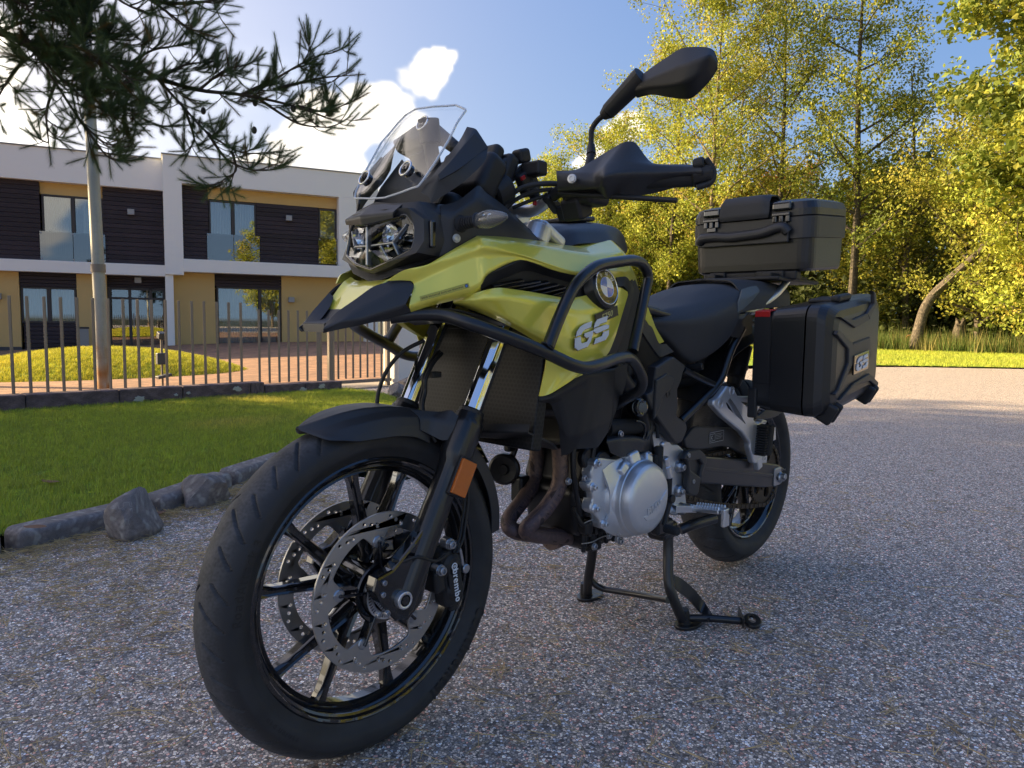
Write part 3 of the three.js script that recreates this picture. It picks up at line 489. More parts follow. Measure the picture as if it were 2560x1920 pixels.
{ // ---- drive chain: plates and rollers along its loop
  const A = V(.93, .42, .097), B = V(1.559, .333, .097), ra = .035, rb = .1045, d = B.clone().sub(A), L = Math.hypot(d.x, d.y), th = Math.atan2(d.y, d.x), ph = Math.acos((ra - rb) / L), pts = [];
  for (let i = 0; i <= 20; i++) { const a = th + ph + i / 20 * (2 * Math.PI - 2 * ph); pts.push(V(A.x + ra * Math.cos(a), A.y + ra * Math.sin(a), A.z)); }
  const low = pts[pts.length - 1], a1 = th - ph; const e = V(B.x + rb * Math.cos(a1), B.y + rb * Math.sin(a1), A.z);
  for (let i = 1; i < 14; i++) { const t = i / 14; pts.push(low.clone().lerp(e, t).add(V(0, -.022 * 4 * t * (1 - t), 0))); } // the lower run sags a little
  for (let i = 0; i <= 40; i++) { const a = a1 + i / 40 * 2 * ph; pts.push(V(B.x + rb * Math.cos(a), B.y + rb * Math.sin(a), A.z)); }
  pts.push(pts[0].clone());
  const c = new Line3(pts), n = Math.round(c.L[c.L.length - 1] / .0159), gs = [], Q = Array.from({ length: n + 1 }, (_, i) => c.getPoint(i / n));
  for (let i = 0; i < n; i++) { const w = i % 2 ? .0085 : .0065; for (const s of [-1, 1]) { const a = Q[i].clone().add(V(0, 0, s * w)), b = Q[i + 1].clone().add(V(0, 0, s * w)), x = b.clone().sub(a).multiplyScalar(.22); gs.push(beam(a.sub(x), b.add(x), .0018, .0135, [0, 0, 1])); gs[gs.length - 1] = beam(a, b, .0135, .0018, [0, 0, 1]); } gs.push(cyl(Q[i].clone().add(V(0, 0, -.0105)), Q[i].clone().add(V(0, 0, .0105)), .0048, .0048, 8)); }
  part('chain', gs, M.chain, bike);
}

// ---- fork legs, calipers, front mudguard
for (const s of [1, -1]) {
  const leg = sub('fork_leg', bike), f = (q, dx) => forkAt(s * .1027, q, dx);
  part('stanchion', [cyl(f(.2), f(.74), .0205, .0205, 48)], M.chrome, leg);
  part('slider', [toCreasedNormals(lathe([[0, -.035], [.022, -.033], [.0265, -.02], [.0275, .02], [.0275, .17], [.0262, .19], [.0262, .245], [.0275, .262], [.0325, .275], [.0335, .285], [.0335, .342], [.0325, .352], [.0295, .356], [.0292, .364], [.026, .369], [.0212, .37], [.0208, .372]], f(0), AX, 48), .7)], M.satin, leg);
  part('dust_seal', [toCreasedNormals(lathe([[.0265, .368], [.0265, .375], [.0235, .378], [.0206, .3785]], f(0), AX, 40), .6)], M.plasticDark, leg);
  { // cast foot that carries the axle, with its flat webs
    const o = plate([[-.048, .005], [-.012, -.04], [.018, -.045], [.05, -.02], [.07, .05], [.1, .115], [.07, .14], [.03, .1], [-.02, .06], [-.055, .052], [-.062, .03]].map((q) => [q[0], q[1] + .327]), s > 0 ? .118 : -.088, .03, { bevel: .005 });
    const rib = plate([[.01, .0], [.03, -.005], [.06, .06], [.085, .12], [.06, .125]].map((q) => [q[0], q[1] + .33]), s > 0 ? .122 : -.084, .01, { bevel: .003 });
    part('axle_foot', [o, rib], M.gloss, leg);
    part('axle_nut', [lathe([[.0085, .0], [.0085, .012], [.0155, .012], [.017, .0105], [.017, 0]], V(0, .327, s * .118), V(0, 0, s), 36)], M.alu, leg);
    if (s > 0) for (const [x, y] of [[-.043, .347], [-.052, .312], [-.033, .309], [-.04, .368]]) part('foot_bolt', merge(bolt([x, y, .1165], [0, 0, 1], .0052, .006)), M.bolt, leg);
  }
  { // side reflector on its bracket
    const c = f(.235, .012), n = V(-.12, .06, s).normalize(), x = V(0, 0, 0).crossVectors(AX, n).multiplyScalar(1).normalize(), m = new THREE.Matrix4().makeBasis(x, AX.clone(), x.clone().cross(AX)); const at = c.clone().addScaledVector(n, .031);
    const g1 = new RoundedBoxGeometry(.041, .078, .012, 2, .003), g2 = new RoundedBoxGeometry(.036, .07, .008, 2, .002); g2.translate(0, 0, s > 0 ? .008 : -.008); for (const g of [g1, g2]) { g.applyMatrix4(m); g.translate(at.x, at.y, at.z); }
    part('reflector_bracket', g1, M.plasticDark, leg);
    part('reflector', g2, phy(rgb(.85, .20, .008), .22, 0, { clearcoat: .7, clearcoatRoughness: .1, bumpMap: rep(tex(64, 64, (i, j) => { const v = 255 * Math.abs(Math.sin(i / 64 * Math.PI * 8) * Math.sin(j / 64 * Math.PI * 8)); return [v, v, v]; }, false), .02), bumpScale: .0006 }), leg, 'orange side reflector');
  }
  { // twin-piston caliper behind the leg, hugging the disc
    const cal = sub('brake_caliper', bike), Z = (z) => s * z, ax = V(.16, -1, 0).normalize(), rot = Math.atan2(.16, 1);
    const bx = (w, h, d, x, y, z, r) => box(w, h, d, x, y, Z(z), { r, rz: rot });
    part('caliper_body', [bx(.052, .125, .052, .146, .325, .072, .014), cyl([.141, .352, Z(.095)], [.141, .352, Z(.105)], .024, .021, 32, .004), cyl([.150, .300, Z(.095)], [.150, .300, Z(.104)], .023, .020, 32, .004), bx(.034, .06, .012, .146, .325, .099, .005), bx(.03, .05, .05, .112, .325, .075, .01), bx(.02, .02, .014, .155, .262, .085, .005)], M.plasticDark, cal);
    for (const [x, y] of [[.136, .397], [.112, .349]]) part('caliper_bolt', merge([cyl([x, y, Z(.078)], [x, y, Z(.099)], .0125, .0115), ...bolt([x, y, Z(.099)], [0, 0, s], .0085, .009)]), M.bolt, cal);
    part('bleed_valve', [cyl([.176, .338, Z(.086)], [.176, .338, Z(.104)], .0095), cyl([.174, .338, Z(.095)], [.164, .38, Z(.095)], .0042), cyl([.163, .378, Z(.092)], [.158, .398, Z(.092)], .0065, .0055)], M.bolt, cal);
    if (s > 0) part('caliper_lettering', merge([place(textGeo('brembo', .0135, .0008), V(.1475, .312, .1055), V(.13, -1, 0), V(1, .13, 0)), place(new THREE.TorusGeometry(.0062, .0013, 8, 20), V(.141, .352, .1055), V(1, 0, 0), V(0, 1, 0)), place(textGeo('B', .006, .0008), V(.141, .352, .1055), V(.13, -1, 0), V(1, .13, 0))]), M.white, cal);
  }
}
part('triple_clamp', [box(.09, .035, .26, .345, .935, 0, { rz: -.47, r: .012 }), box(.085, .03, .26, .405, 1.03, 0, { rz: -.47, r: .012 }), cyl([.36, .9, 0], [.42, 1.02, 0], .032)], M.silver, bike);
for (const s of [1, -1]) part('fork_cap', [cyl(forkAt(s * .1027, .765), forkAt(s * .1027, .805), .0305, .0305, 36, .003), cyl(forkAt(s * .1027, .805), forkAt(s * .1027, .815), .024, .022, 36, .003)], M.silver, bike);
{ // mudguard over the front tyre: a crown with a raised spine, sides drawn out to the fork legs
  const wy = .327, arc = (deg, r, z) => [-r * Math.cos(rad(deg)), wy + r * Math.sin(rad(deg)), z];
  const st = [[66, .0, .351, .002, .3505, .004, .350, .006, .348, .008, .346], [69.5, .012, .351, .026, .338, .034, .334, .044, .328, .05, .322], [74, .024, .351, .033, .338, .047, .327, .056, .318, .062, .311], [79, .03, .351, .038, .338, .053, .327, .063, .312, .069, .301], [86, .036, .351, .044, .339, .058, .328, .066, .311, .072, .297], [95, .042, .351, .048, .343, .061, .333, .068, .316, .074, .298], [103, .044, .352, .05, .346, .062, .336, .069, .318, .075, .298], [110, .046, .354, .052, .349, .063, .338, .07, .316, .076, .293]];
  const rows = [0, 1, 2, 3, 4, 5].map((k) => st.map((q) => k ? arc(q[0], q[2 * k], q[2 * k - 1]) : arc(q[0], .352, 0)));
  const g = panel(rows, { t: .0025, out: [0, 1, .6], r: .003, n: 6 }), fl = [];
  fl.push(panel([[[.072, .668, .05], [.128, .661, .072], [.139, .667, .095], [.151, .650, .111]], [[.085, .652, .066], [.108, .650, .074], [.125, .64, .1], [.143, .632, .113]], [[.08, .63, .072], [.098, .62, .078], [.116, .607, .095], [.131, .612, .111]]], { hard: true, r: .008, t: .003, out: [-.4, .2, 1] }));
  part('mudguard', [...both(g), ...fl.map(both)], M.plastic, bike);
  const back = [108, 118, 130, 141, 152, 162, 171].map((a, i) => [a, [.352, .352, .352, .350, .346, .341, .336][i], [.05, .056, .06, .06, .058, .054, .048][i]]);
  part('mudguard_tail', both(panel([0, .6, 1, 1.06].map((k, j) => back.map(([a, r, w]) => arc(a, r - (j === 3 ? .034 : j === 2 ? .004 : 0), k * w))), { t: .003, out: [1, 1, 0], r: .006 })), M.plastic, bike);
}
part('brake_line', [tube(G.brake_hose, .0042, { spline: true }), tube(G.brake_hose.map((q) => [q[0] + .006, q[1] + .004, q[2] - .014]), .0036, { spline: true }), tube(G.wheel_wire, .0042, { spline: true }), tube(G.caliper_hose, .0035, { spline: true }), tube(G.caliper_hose.map((q) => [q[0] + .004, q[1], q[2] + .006]), .0028, { spline: true }), tube(G.abs_wire, .0032, { spline: true }), box(.024, .012, .02, .165, .73, .012, { r: .002 })], M.hose, bike);

// ---- bodywork
const leftRight = (name, geo, mat, label) => { const g = merge([geo]); part(name, g, mat, bike, label); part(name, mirror(g), mat, bike, label); };
leftRight('fairing_panel', panel(G.upper_fairing, { r: .009, t: .0035, k: .42 }), M.yellow);
part('fuel_tank', [...both(panel([[[.36, 1.0, 0], [.45, 1.02, 0], [.56, 1.03, 0], [.66, 1.05, 0], [.74, 1.02, 0], [.79, .97, 0]], [[.36, 1.0, .128], [.45, 1.008, .122], [.56, 1.022, .113], [.66, 1.036, .094], [.74, 1.0, .068], [.785, .955, .058]]], { out: [0, 1, 0] }))], M.yellow, bike);
leftRight('tank_trim', panel(G.tank_trim, { hard: true, ru: .02 }), M.yellow);
leftRight('beak_tip', panel(G.beak_prong, { r: .006, t: .004 }), M.plastic);
leftRight('beak_tip_inner', panel([[[-.1071, .8305, .036], [-.0861, .8531, .042], [-.0538, .8782, .055], [-.036, .892, .061]], [[-.1045, .826, .014], [-.080, .842, .019], [-.050, .866, .036], [-.034, .884, .05]]], { r: .003, out: [-.3, .6, -1], t: .003 }), M.plastic);
part('beak_centre', [panel([-.064, -.05, 0, .05, .064].map((z, k) => { const e = [1, 0, 0, 0, 1][k] * .008; return [[-.075, .834 + e * .6, z * .62], [-.04, .868 + e, z * .85], [0, .905 + e, z * 1.1], [.03, .918 + e, z * 1.35]]; }), { out: [-1, .6, 0], t: .003, r: .01 })], M.yellow, bike);
part('beak_lip', [panel([-.036, -.02, 0, .02, .036].map((z) => [[-.108, .818, z], [-.108, .834, z], [-.072, .842, z * 1.15], [-.05, .86, z * 1.3]]), { hard: true, ru: .004, r: .006, out: [-1, .6, 0], t: .004 })], M.plastic, bike);
part('beak_underside', both(panel([[[-.1, .818, 0], [0, .835, 0], [.12, .84, 0], [.25, .84, 0]], [[-.1, .818, .034], [0, .85, .09], [.12, .862, .118], [.25, .83, .16]]], { out: [0, -1, 0] })), M.plasticDark, bike);
leftRight('side_cover', merge([panel(G.side_cover, { r: .012, t: .003, hard: true, ru: .03 }), panel(G.radiator_cover, { r: .014, t: .003, hard: true, ru: .02 })]), M.yellow);
leftRight('trim_strip', panel(G.trim_strip, { hard: true, ru: .012, t: .006 }), M.plastic);
leftRight('rear_trim', panel(G.rear_trim, { hard: true, ru: .012, t: .004 }), M.plasticDark);
leftRight('intake_lip', panel(G.intake_lip, { hard: true, ru: .02, t: .004 }), M.plastic);
leftRight('intake_back', merge([panel(G.fairing_insert, { hard: true, t: .004 }), panel(G.emblem_mount, { hard: true, ru: .02, t: .006 })]), M.plasticDark);
for (let i = 0; i < 6; i++) { const [a, b] = G['slat' + i]; leftRight('intake_slat', beam(a, b, .012, .0045, [0, 1, .35], .0015), M.gloss); }
{ // round emblem on its black boss
  const c = VA(G.emblem[0]).add(V(0, 0, -.003)), n = V(.02, .22, 1).normalize();
  for (const s of [1, -1]) {
    const em = sub('emblem', bike), C = V(c.x, c.y, c.z * s), N = V(n.x, n.y, n.z * s);
    part('emblem_boss', [toCreasedNormals(lathe([[.034, -.03], [.052, -.02], [.046, .001], [.0405, .004], [.038, .004]], C, N, 56), .5)], M.satin, em);
    part('emblem_rim', [lathe([[.0395, .003], [.0395, .0052], [.0385, .006], [.0372, .0052], [.037, .004]], C, N, 56), lathe([[.0232, .0045], [.0228, .0056], [.0220, .0045]], C, N, 48)], M.chrome, em);
    const face = new THREE.CircleGeometry(.0374, 56), up = V(.16, 1, -.22 * s).normalize(), ex = up.clone().cross(N); face.applyMatrix4(new THREE.Matrix4().makeBasis(ex.normalize(), N.clone().cross(ex).normalize(), N)); face.translate(C.x + N.x * .0045, C.y + N.y * .0045, C.z + N.z * .0045);
    const t = canvasTex(512, 512, (x, w) => {
      x.fillStyle = '#08080a'; x.fillRect(0, 0, w, w); const m = w / 2, r = w * .3;
      const quarter = (a, col) => { x.beginPath(); x.moveTo(m, m); x.arc(m, m, r, a, a + Math.PI / 2); x.closePath(); x.fillStyle = col; x.fill(); };
      quarter(0, '#1466c4'); quarter(Math.PI, '#1466c4'); quarter(Math.PI / 2, '#dfe3e8'); quarter(-Math.PI / 2, '#dfe3e8');
      x.fillStyle = '#d9d5c8'; x.font = 'bold 84px sans-serif'; x.textAlign = 'center'; x.textBaseline = 'middle';
      for (const [ch, a] of [['B', -42], ['M', 0], ['W', 42]]) { x.save(); x.translate(m, m); x.rotate(rad(a)); x.fillText(ch, 0, -w * .4); x.restore(); }
    });
    const mesh = part('emblem_face', face, phy(rgb(1, 1, 1), .25, 0, { map: t, clearcoat: 1, clearcoatRoughness: .03, side: THREE.DoubleSide }), em);
  }
}
function gsShapes(w) { // the two stencil letters G and S, each in cut pieces; drawn in a box w wide
  const P = (a) => { const s = new THREE.Shape(a.map((q) => new THREE.Vector2(q[0] * w, q[1] * w * .66))); return s; };
  return [[[.06, .36], [.1, .47], [.2, .56], [.32, .6], [.53, .6], [.48, .46], [.32, .46], [.24, .42], [.2, .36]], [[.03, .32], [.18, .32], [.18, .16], [.22, .13], [.34, .13], [.37, .17], [.42, .24], [.5, .24], [.44, .1], [.34, 0], [.08, 0], [.0, .1]], [[.28, .3], [.34, .23], [.42, .23], [.51, .23], [.54, .36], [.3, .36]],
    [[.56, .42], [.6, .52], [.68, .6], [.98, .6], [.94, .46], [.74, .46], [.7, .42]], [[.53, .34], [.58, .39], [.92, .39], [1, .34], [.97, .27], [.62, .25]], [[.52, 0], [.58, .13], [.76, .13], [.82, .22], [.98, .22], [.96, .1], [.86, .0]]].map(P);
}
const gsGeo = (w, depth) => merge(gsShapes(w).map((s) => { const g = new THREE.ExtrudeGeometry(s, { depth, bevelEnabled: false, curveSegments: 1 }); g.translate(-w / 2, -.2 * w, 0); return g; }));
{
  const [c, l, r, t] = G.gs_badge.map(VA); const ex = r.clone().sub(l).setZ((r.z - l.z)).normalize(), w = l.distanceTo(r) * .98;
  const ey = V(.12, 1, .02), at = l.clone().lerp(r, .5).add(V(0, -.001, .0045));
  part('model_lettering', [place(gsGeo(w, .0012), at.clone().add(V(-.0012, -.0014, -.0006)), ex, ey)], M.gloss, bike); part('model_lettering', [place(gsGeo(w, .0014), at, ex, ey)], M.white, bike);
  const [mc, ml, mr] = G.model_badge.map(VA), mx = mr.clone().sub(ml).normalize(), mw = ml.distanceTo(mr);
  const t2 = canvasTex(512, 150, (x, W, H) => { x.fillStyle = '#0a0a0a'; x.fillRect(0, 0, W, H); x.strokeStyle = '#a8a05a'; x.lineWidth = 9; x.font = 'bold italic 118px sans-serif'; x.textAlign = 'center'; x.textBaseline = 'middle'; x.fillStyle = '#b5ae6a'; x.fillText('F750', W / 2, H / 2 + 4, W * .86); });
  const bd = new THREE.BoxGeometry(mw, mw * .27, .0016); const pl = new THREE.PlaneGeometry(mw * .98, mw * .25); pl.translate(0, 0, .0012);
  part('model_badge', [place(bd, mc.clone().add(V(0, 0, .004)), mx, ey)], M.gloss, bike); part('badge_print', place(pl, mc.clone().add(V(0, 0, .004)), mx, ey), std(rgb(1, 1, 1), .35, 0, { map: t2 }), bike);
  const [sc, sl, sr] = G.dealer_sticker.map(VA), sx = sr.clone().sub(sl).normalize(), sw = sl.distanceTo(sr);
  const t3 = canvasTex(1024, 96, (x, W, H) => { x.fillStyle = '#b9b450'; x.fillRect(0, 0, W, H); x.strokeStyle = '#6d6a35'; x.lineWidth = 5; x.strokeRect(3, 3, W - 6, H - 6); x.fillStyle = '#3c3b26'; x.font = 'bold 58px sans-serif'; x.textBaseline = 'middle'; x.fillText('BMW Motorrad Zentrum München', 22, H / 2, W - 140); x.beginPath(); x.arc(W - 52, H / 2, 38, 0, 7); x.fillStyle = '#20242c'; x.fill(); x.beginPath(); x.arc(W - 52, H / 2, 26, 0, 7); x.fillStyle = '#4c7fc0'; x.fill(); });
  const sp = new THREE.BoxGeometry(sw, sw * .088, .0012), s2 = new THREE.PlaneGeometry(sw, sw * .088); s2.translate(0, 0, .0009); const sat = sl.clone().lerp(sr, .5).add(V(-.002, .0, .004)), sy = V(-.25, 1, -.1);
  part('dealer_sticker', place(s2, sat, sx, sy), std(rgb(1, 1, 1), .35, 0, { map: t3 }), bike);
}
// black cover on top of the tank
part('tank_cover', [...both(panel([[[.42, 1.055, 0], [.5, 1.072, 0], [.58, 1.086, 0], [.66, 1.096, 0], [.74, 1.098, 0], [.80, 1.082, 0], [.835, 1.05, 0]], [[.42, 1.05, .05], [.5, 1.066, .06], [.58, 1.078, .065], [.66, 1.086, .062], [.74, 1.084, .052], [.79, 1.068, .04], [.82, 1.04, .03]], [[.44, 1.03, .085], [.5, 1.052, .098], [.57, 1.06, .096], [.64, 1.066, .088], [.71, 1.062, .072], [.755, 1.046, .056], [.785, 1.02, .045]], [[.44, 1.0, .1], [.49, 1.018, .122], [.57, 1.028, .117], [.64, 1.04, .107], [.69, 1.034, .09], [.735, 1.01, .074], [.775, .975, .062]]], { r: .012, t: .003, out: [0, 1, 0] })), box(.1, .012, .1, .6, 1.092, 0, { r: .006, rz: .12 })], M.plastic, bike);

// ---- cockpit, headlight, windscreen
leftRight('cockpit_side', panel(G.cockpit_side, { r: .012, t: .004, hard: true, ru: .02 }), M.plastic);
leftRight('wind_deflector', merge([panel(G.deflector, { r: .006, t: .004, hard: true, ru: .02 }), panel(G.deflector_top, { r: .004, t: .003 })]), M.plastic);
{
  const ring = (half) => { const L = half.map(VA); return L.concat(L.slice(1, -1).reverse().map((q) => V(q.x, q.y, -q.z))); };
  const close = (R) => R.map((r) => r.concat([r[0].clone()])), rings = (list) => toCreasedNormals(gridGeo(close(list)), .6);
  const lens = ring(G.headlight_lens[0]), bez = ring(G.headlight_bezel[0]), sh = ring(G.headlight_shell[0]);
  const hl = sub('headlight', bike);
  const inset = (r, dx, k) => r.map((q) => V(q.x + dx, .978 + (q.y - .978) * k, q.z * k));
  const round = (r) => filletLine(r.concat([r[0]]), .012, 3).slice(0, -1);
  part('headlight_shell', [rings([inset(lens, .004, .985), inset(lens, -.003, 1.02), bez]), rings([bez, inset(bez, .012, 1.015), sh]), rings([sh, sh.map((q) => V(q.x + .06, .978 + (q.y - .978) * 1.02, q.z * 1.02)), sh.map((q) => V(q.x + .15, .978 + (q.y - .978) * .8, q.z * .9))])], M.plastic, hl);
  part('headlight_visor', [panel([[[.012, 1.026, -.075], [-.004, 1.018, 0], [.012, 1.026, .075]], [[.010, 1.036, -.078], [-.008, 1.034, 0], [.010, 1.036, .078]], [[.042, 1.058, -.07], [.018, 1.058, 0], [.042, 1.058, .07]]], { hard: true, ru: .004, r: .006, out: [-1, 1, 0], t: .004 })], M.plastic, hl);
  // faceted reflectors, ribs and lamp housings behind a clear lens
  const facet = (q) => panel([q.slice(0, 2), [q[3], q[2]]], { t: .002, out: [-1, 0, 0], r: 0, hard: true }), F2 = [], F3 = [];
  for (const s of [1, -1]) {
    const z = (a) => a.map(([x, y, w]) => [x, y, s * w]);
    F2.push(facet(z([[.024, .987, .012], [.05, 1.014, .022], [.062, 1.022, .078], [.034, .992, .062]])), facet(z([[.034, .992, .062], [.062, 1.022, .078], [.064, 1.006, .102], [.044, .984, .098]])), facet(z([[.026, .976, .012], [.036, .980, .062], [.060, .952, .074], [.055, .944, .02]])), facet(z([[.036, .980, .062], [.046, .978, .1], [.062, .952, .1], [.060, .952, .074]])), facet(z([[.05, .944, .008], [.03, .974, .008], [.03, .974, .03], [.052, .945, .03]])));
    F3.push(beam(z([[.016, .981, .004]])[0], z([[.026, .984, .064]])[0], .008, .0045, [0, 1, 0]), beam(z([[.024, .984, .062]])[0], z([[.036, 1.016, .088]])[0], .008, .0045, [0, 0, 1]), beam(z([[.024, .984, .062]])[0], z([[.034, .952, .074]])[0], .008, .0045, [0, 0, 1]), beam(z([[.018, .980, .03]])[0], z([[.03, .944, .046]])[0], .006, .007, [0, 0, 1]));
    for (let i = 0; i < 9; i++) F3.push(box(.006, .005, .0035, .034 + .001 * i, 1.0245 + .0008 * i, s * (.030 + .007 * i), { r: .001 }), box(.006, .005, .0035, .030 + .0012 * i, .9455 - .001 * (8 - i) * .0 + .0014 * i, s * (.035 + .0072 * i), { r: .001 }));
    part('reflector_bowl', [toCreasedNormals(lathe([[.008, 0], [.012, .002], [.019, .012], [.022, .02]], V(.044, .998, s * .05), V(-1, -.05, s * .1), 28), .3)], M.chrome, hl);
  }
  part('reflector', F2, std(rgb(.62, .63, .64), .13, 1), hl);
  part('lamp_carrier', [...F3, box(.012, .075, .006, .012, .98, 0)], std(rgb(.30, .31, .32), .3, .85), hl);
  part('lamp_back', [rings([inset(lens, .003, .985), inset(lens, .05, .95), inset(lens, .068, .8), inset(lens, .07, .02)])], std(rgb(.045, .046, .048), .35, .5), hl);
  part('lens_rim', [tube([...lens, lens[0]], .0036, { bend: .006, rs: 8, n: 120 })], M.gloss, hl);
  part('headlight_lens', [(() => { const a = lens, c = inset(lens, -.007, .6), d = inset(lens, -.010, .25); return merge([rings([a, c, d]), rings([d, d.map((q) => V(q.x, .978, 0))])]); })()], phy(rgb(.97, .98, 1), .02, 0, { transmission: 1, thickness: 0, ior: 1.6 }), hl, 'clear headlight lens');
  for (const g of both(box(.012, .05, .022, .062, .998, .122, { r: .004 }))) part('marker_lens', g, M.gloss, hl);
}
{ // windscreen of clear sheet, edges thick, with its screws
  const E_ = [[.151, 1.254, .089], [.153, 1.241, .117], [.128, 1.212, .120], [.106, 1.175, .121], [.08, 1.135, .118], [.058, 1.1, .110], [.05, 1.085, .102]], top = [.150, 1.256, 0];
  const cols = [[.16, 1.258], [.146, 1.24], [.132, 1.212], [.112, 1.175], [.09, 1.135], [.072, 1.1], [.062, 1.075]].map((q, i) => [q[0] - .035 + .018 * Math.max(0, (i - 2)) * .3, q[1], 0]);
  const half = (s) => E_.map((e, i) => [cols[i], [mix(cols[i][0], e[0], .35), mix(cols[i][1], e[1], .45), s * e[2] * .5], [mix(cols[i][0], e[0], .75), mix(cols[i][1], e[1], .85), s * e[2] * .8], [e[0], e[1], s * e[2]]]);
  const L = half(1), Rr = half(-1), rows = L.map((row, i) => [...Rr[i].slice(1).reverse(), ...row]);
  const ws = sub('windscreen', bike, 'clear windscreen');
  const g = panel(rows, { t: .0045, out: [-1, .3, 0], n: 4, r: 0 });
  part('screen_sheet', g, phy(rgb(.97, .98, .98), .015, 0, { transmission: 1, thickness: 0, ior: 1.49 }), ws);
  const rim = [...L.map((r) => r[3]), ...L.slice(-1)[0].slice(0, 3).reverse(), ...Rr.slice(-1)[0].slice(1), ...Rr.slice(0, -1).reverse().map((r) => r[3]), ...Rr[0].slice(0, 3).reverse(), ...L[0].slice(1)];
  part('screen_edge', [tube([...L.map((r) => r[3]), ...L[6].slice(0, 3).reverse(), ...Rr[6].slice(1, 3), ...Rr.map((r) => r[3]).reverse(), ...Rr[0].slice(1, 3).reverse(), ...L[0].slice(0, 3), L[0][3]], .0021, { rs: 8, bend: .004, n: 200 })], phy(rgb(.80, .84, .88), .08, 0, { transmission: .35, thickness: 0, clearcoat: .6 }), ws);
  for (const [x, y, z] of [[.052, 1.12, .066], [.052, 1.12, -.066], [.121, 1.222, .03]]) part('screen_screw', merge([cyl([x + .008, y - .004, z], [x - .004, y + .002, z], .0125, .0125, 28), ...bolt([x - .004, y + .002, z], [-1, .45, 0], .007, .003)]), M.gloss, ws);
  for (const [x, y, z] of [[.052, 1.12, .066], [.052, 1.12, -.066], [.121, 1.222, .03]]) part('screw_washer', merge([align(new THREE.TorusGeometry(.0145, .0022, 10, 28).rotateX(Math.PI / 2), V(x - .004, y + .002, z), V(-1, .45, 0))]), M.chrome, ws);
}
part('cockpit_inner', [ // dark binnacle seen through the screen
  panel([[[.09, 1.06, -.11], [.08, 1.05, 0], [.09, 1.06, .11]], [[.12, 1.115, -.115], [.10, 1.10, 0], [.12, 1.115, .115]], [[.175, 1.185, -.11], [.135, 1.125, 0], [.175, 1.185, .11]]], { hard: true, ru: .01, out: [-1, .5, 0], t: .005 }),
  box(.06, .1, .23, .235, 1.13, 0, { rz: -.5, r: .02 }), box(.03, .12, .17, .262, 1.15, .0, { rz: -.42, r: .012 }),
  cyl([.16, 1.13, .02], [.135, 1.205, .028], .015), cyl([.14, 1.19, .028], [.132, 1.235, .03], .021), cyl([.19, 1.12, -.03], [.16, 1.185, -.035], .022),
  tube([[.22, 1.06, .12], [.30, 1.04, .1], [.36, 1.0, .06]], .012), box(.2, .1, .18, .22, 1.02, 0, { r: .03, rz: -.4 }), box(.22, .08, .2, .22, .94, 0, { r: .02 })], M.plasticDark, bike);
part('instrument', [box(.035, .13, .2, .285, 1.128, 0, { rz: -.45, r: .012 }), ...both(cyl([.255, 1.10, .085], [.29, 1.12, .1], .03, .03, 28, .006))], M.plasticDark, bike);
for (const s of [1, -1]) {
  const ts = sub('turn_signal', bike), [b, m, t, k] = G.turn_signal.map((q) => V(q[0], q[1], q[2] * s));
  part('signal_stalk', [cyl(V(b.x, b.y, b.z - .03 * s), b, .0165, .0165, 24, .004), ...Array.from({ length: 6 }, (_, i) => cyl(b.clone().lerp(m, i / 6), b.clone().lerp(m, (i + .75) / 6), .0125 - i * .0004, .0125 - i * .0004, 22, .001))], M.rubber, ts);
  const d = t.clone().sub(m), body = new THREE.SphereGeometry(1, 32, 20); { const p = body.attributes.position; for (let i = 0; i < p.count; i++) { const y = p.getY(i), w = y > 0 ? Math.sqrt(Math.max(0, 1 - y)) * 1.0 : Math.sqrt(1 - y * y); const rxy = Math.hypot(p.getX(i), p.getZ(i)) || 1; p.setXYZ(i, p.getX(i) / rxy * w, y, p.getZ(i) / rxy * w); } }
  const lens = body.clone(); lens.scale(.014, .042, .0165); align(lens, m.clone().lerp(t, .42), d); lens.computeVertexNormals();
  part('signal_body', [cyl(m, m.clone().lerp(t, .06), .0135, .015, 24, .003), align((() => { const g = body.clone(); g.scale(.011, .036, .012); return g; })(), m.clone().lerp(t, .42).add(V(.004, 0, 0)), d)], M.plastic, ts);
  part('signal_lens', lens, phy(rgb(.92, .92, .9), .06, 0, { transmission: .9, thickness: 0, ior: 1.5 }), ts, 'clear turn signal lens');
  part('signal_diode', [.3, .48].map((q) => { const c = m.clone().lerp(t, q); return lathe([[.002, 0], [.005, .002], [.0068, .005]], V(c.x - .003, c.y + .001, c.z), V(-.85, .1, .5 * s), 18); }), M.chrome, ts);
  part('cockpit_screw', merge(bolt([G.cockpit_bolt[0][0], G.cockpit_bolt[0][1], s * (G.cockpit_bolt[0][2] + .001)], [-.35, 0, s], .0065, .004)), M.bolt, bike);
}

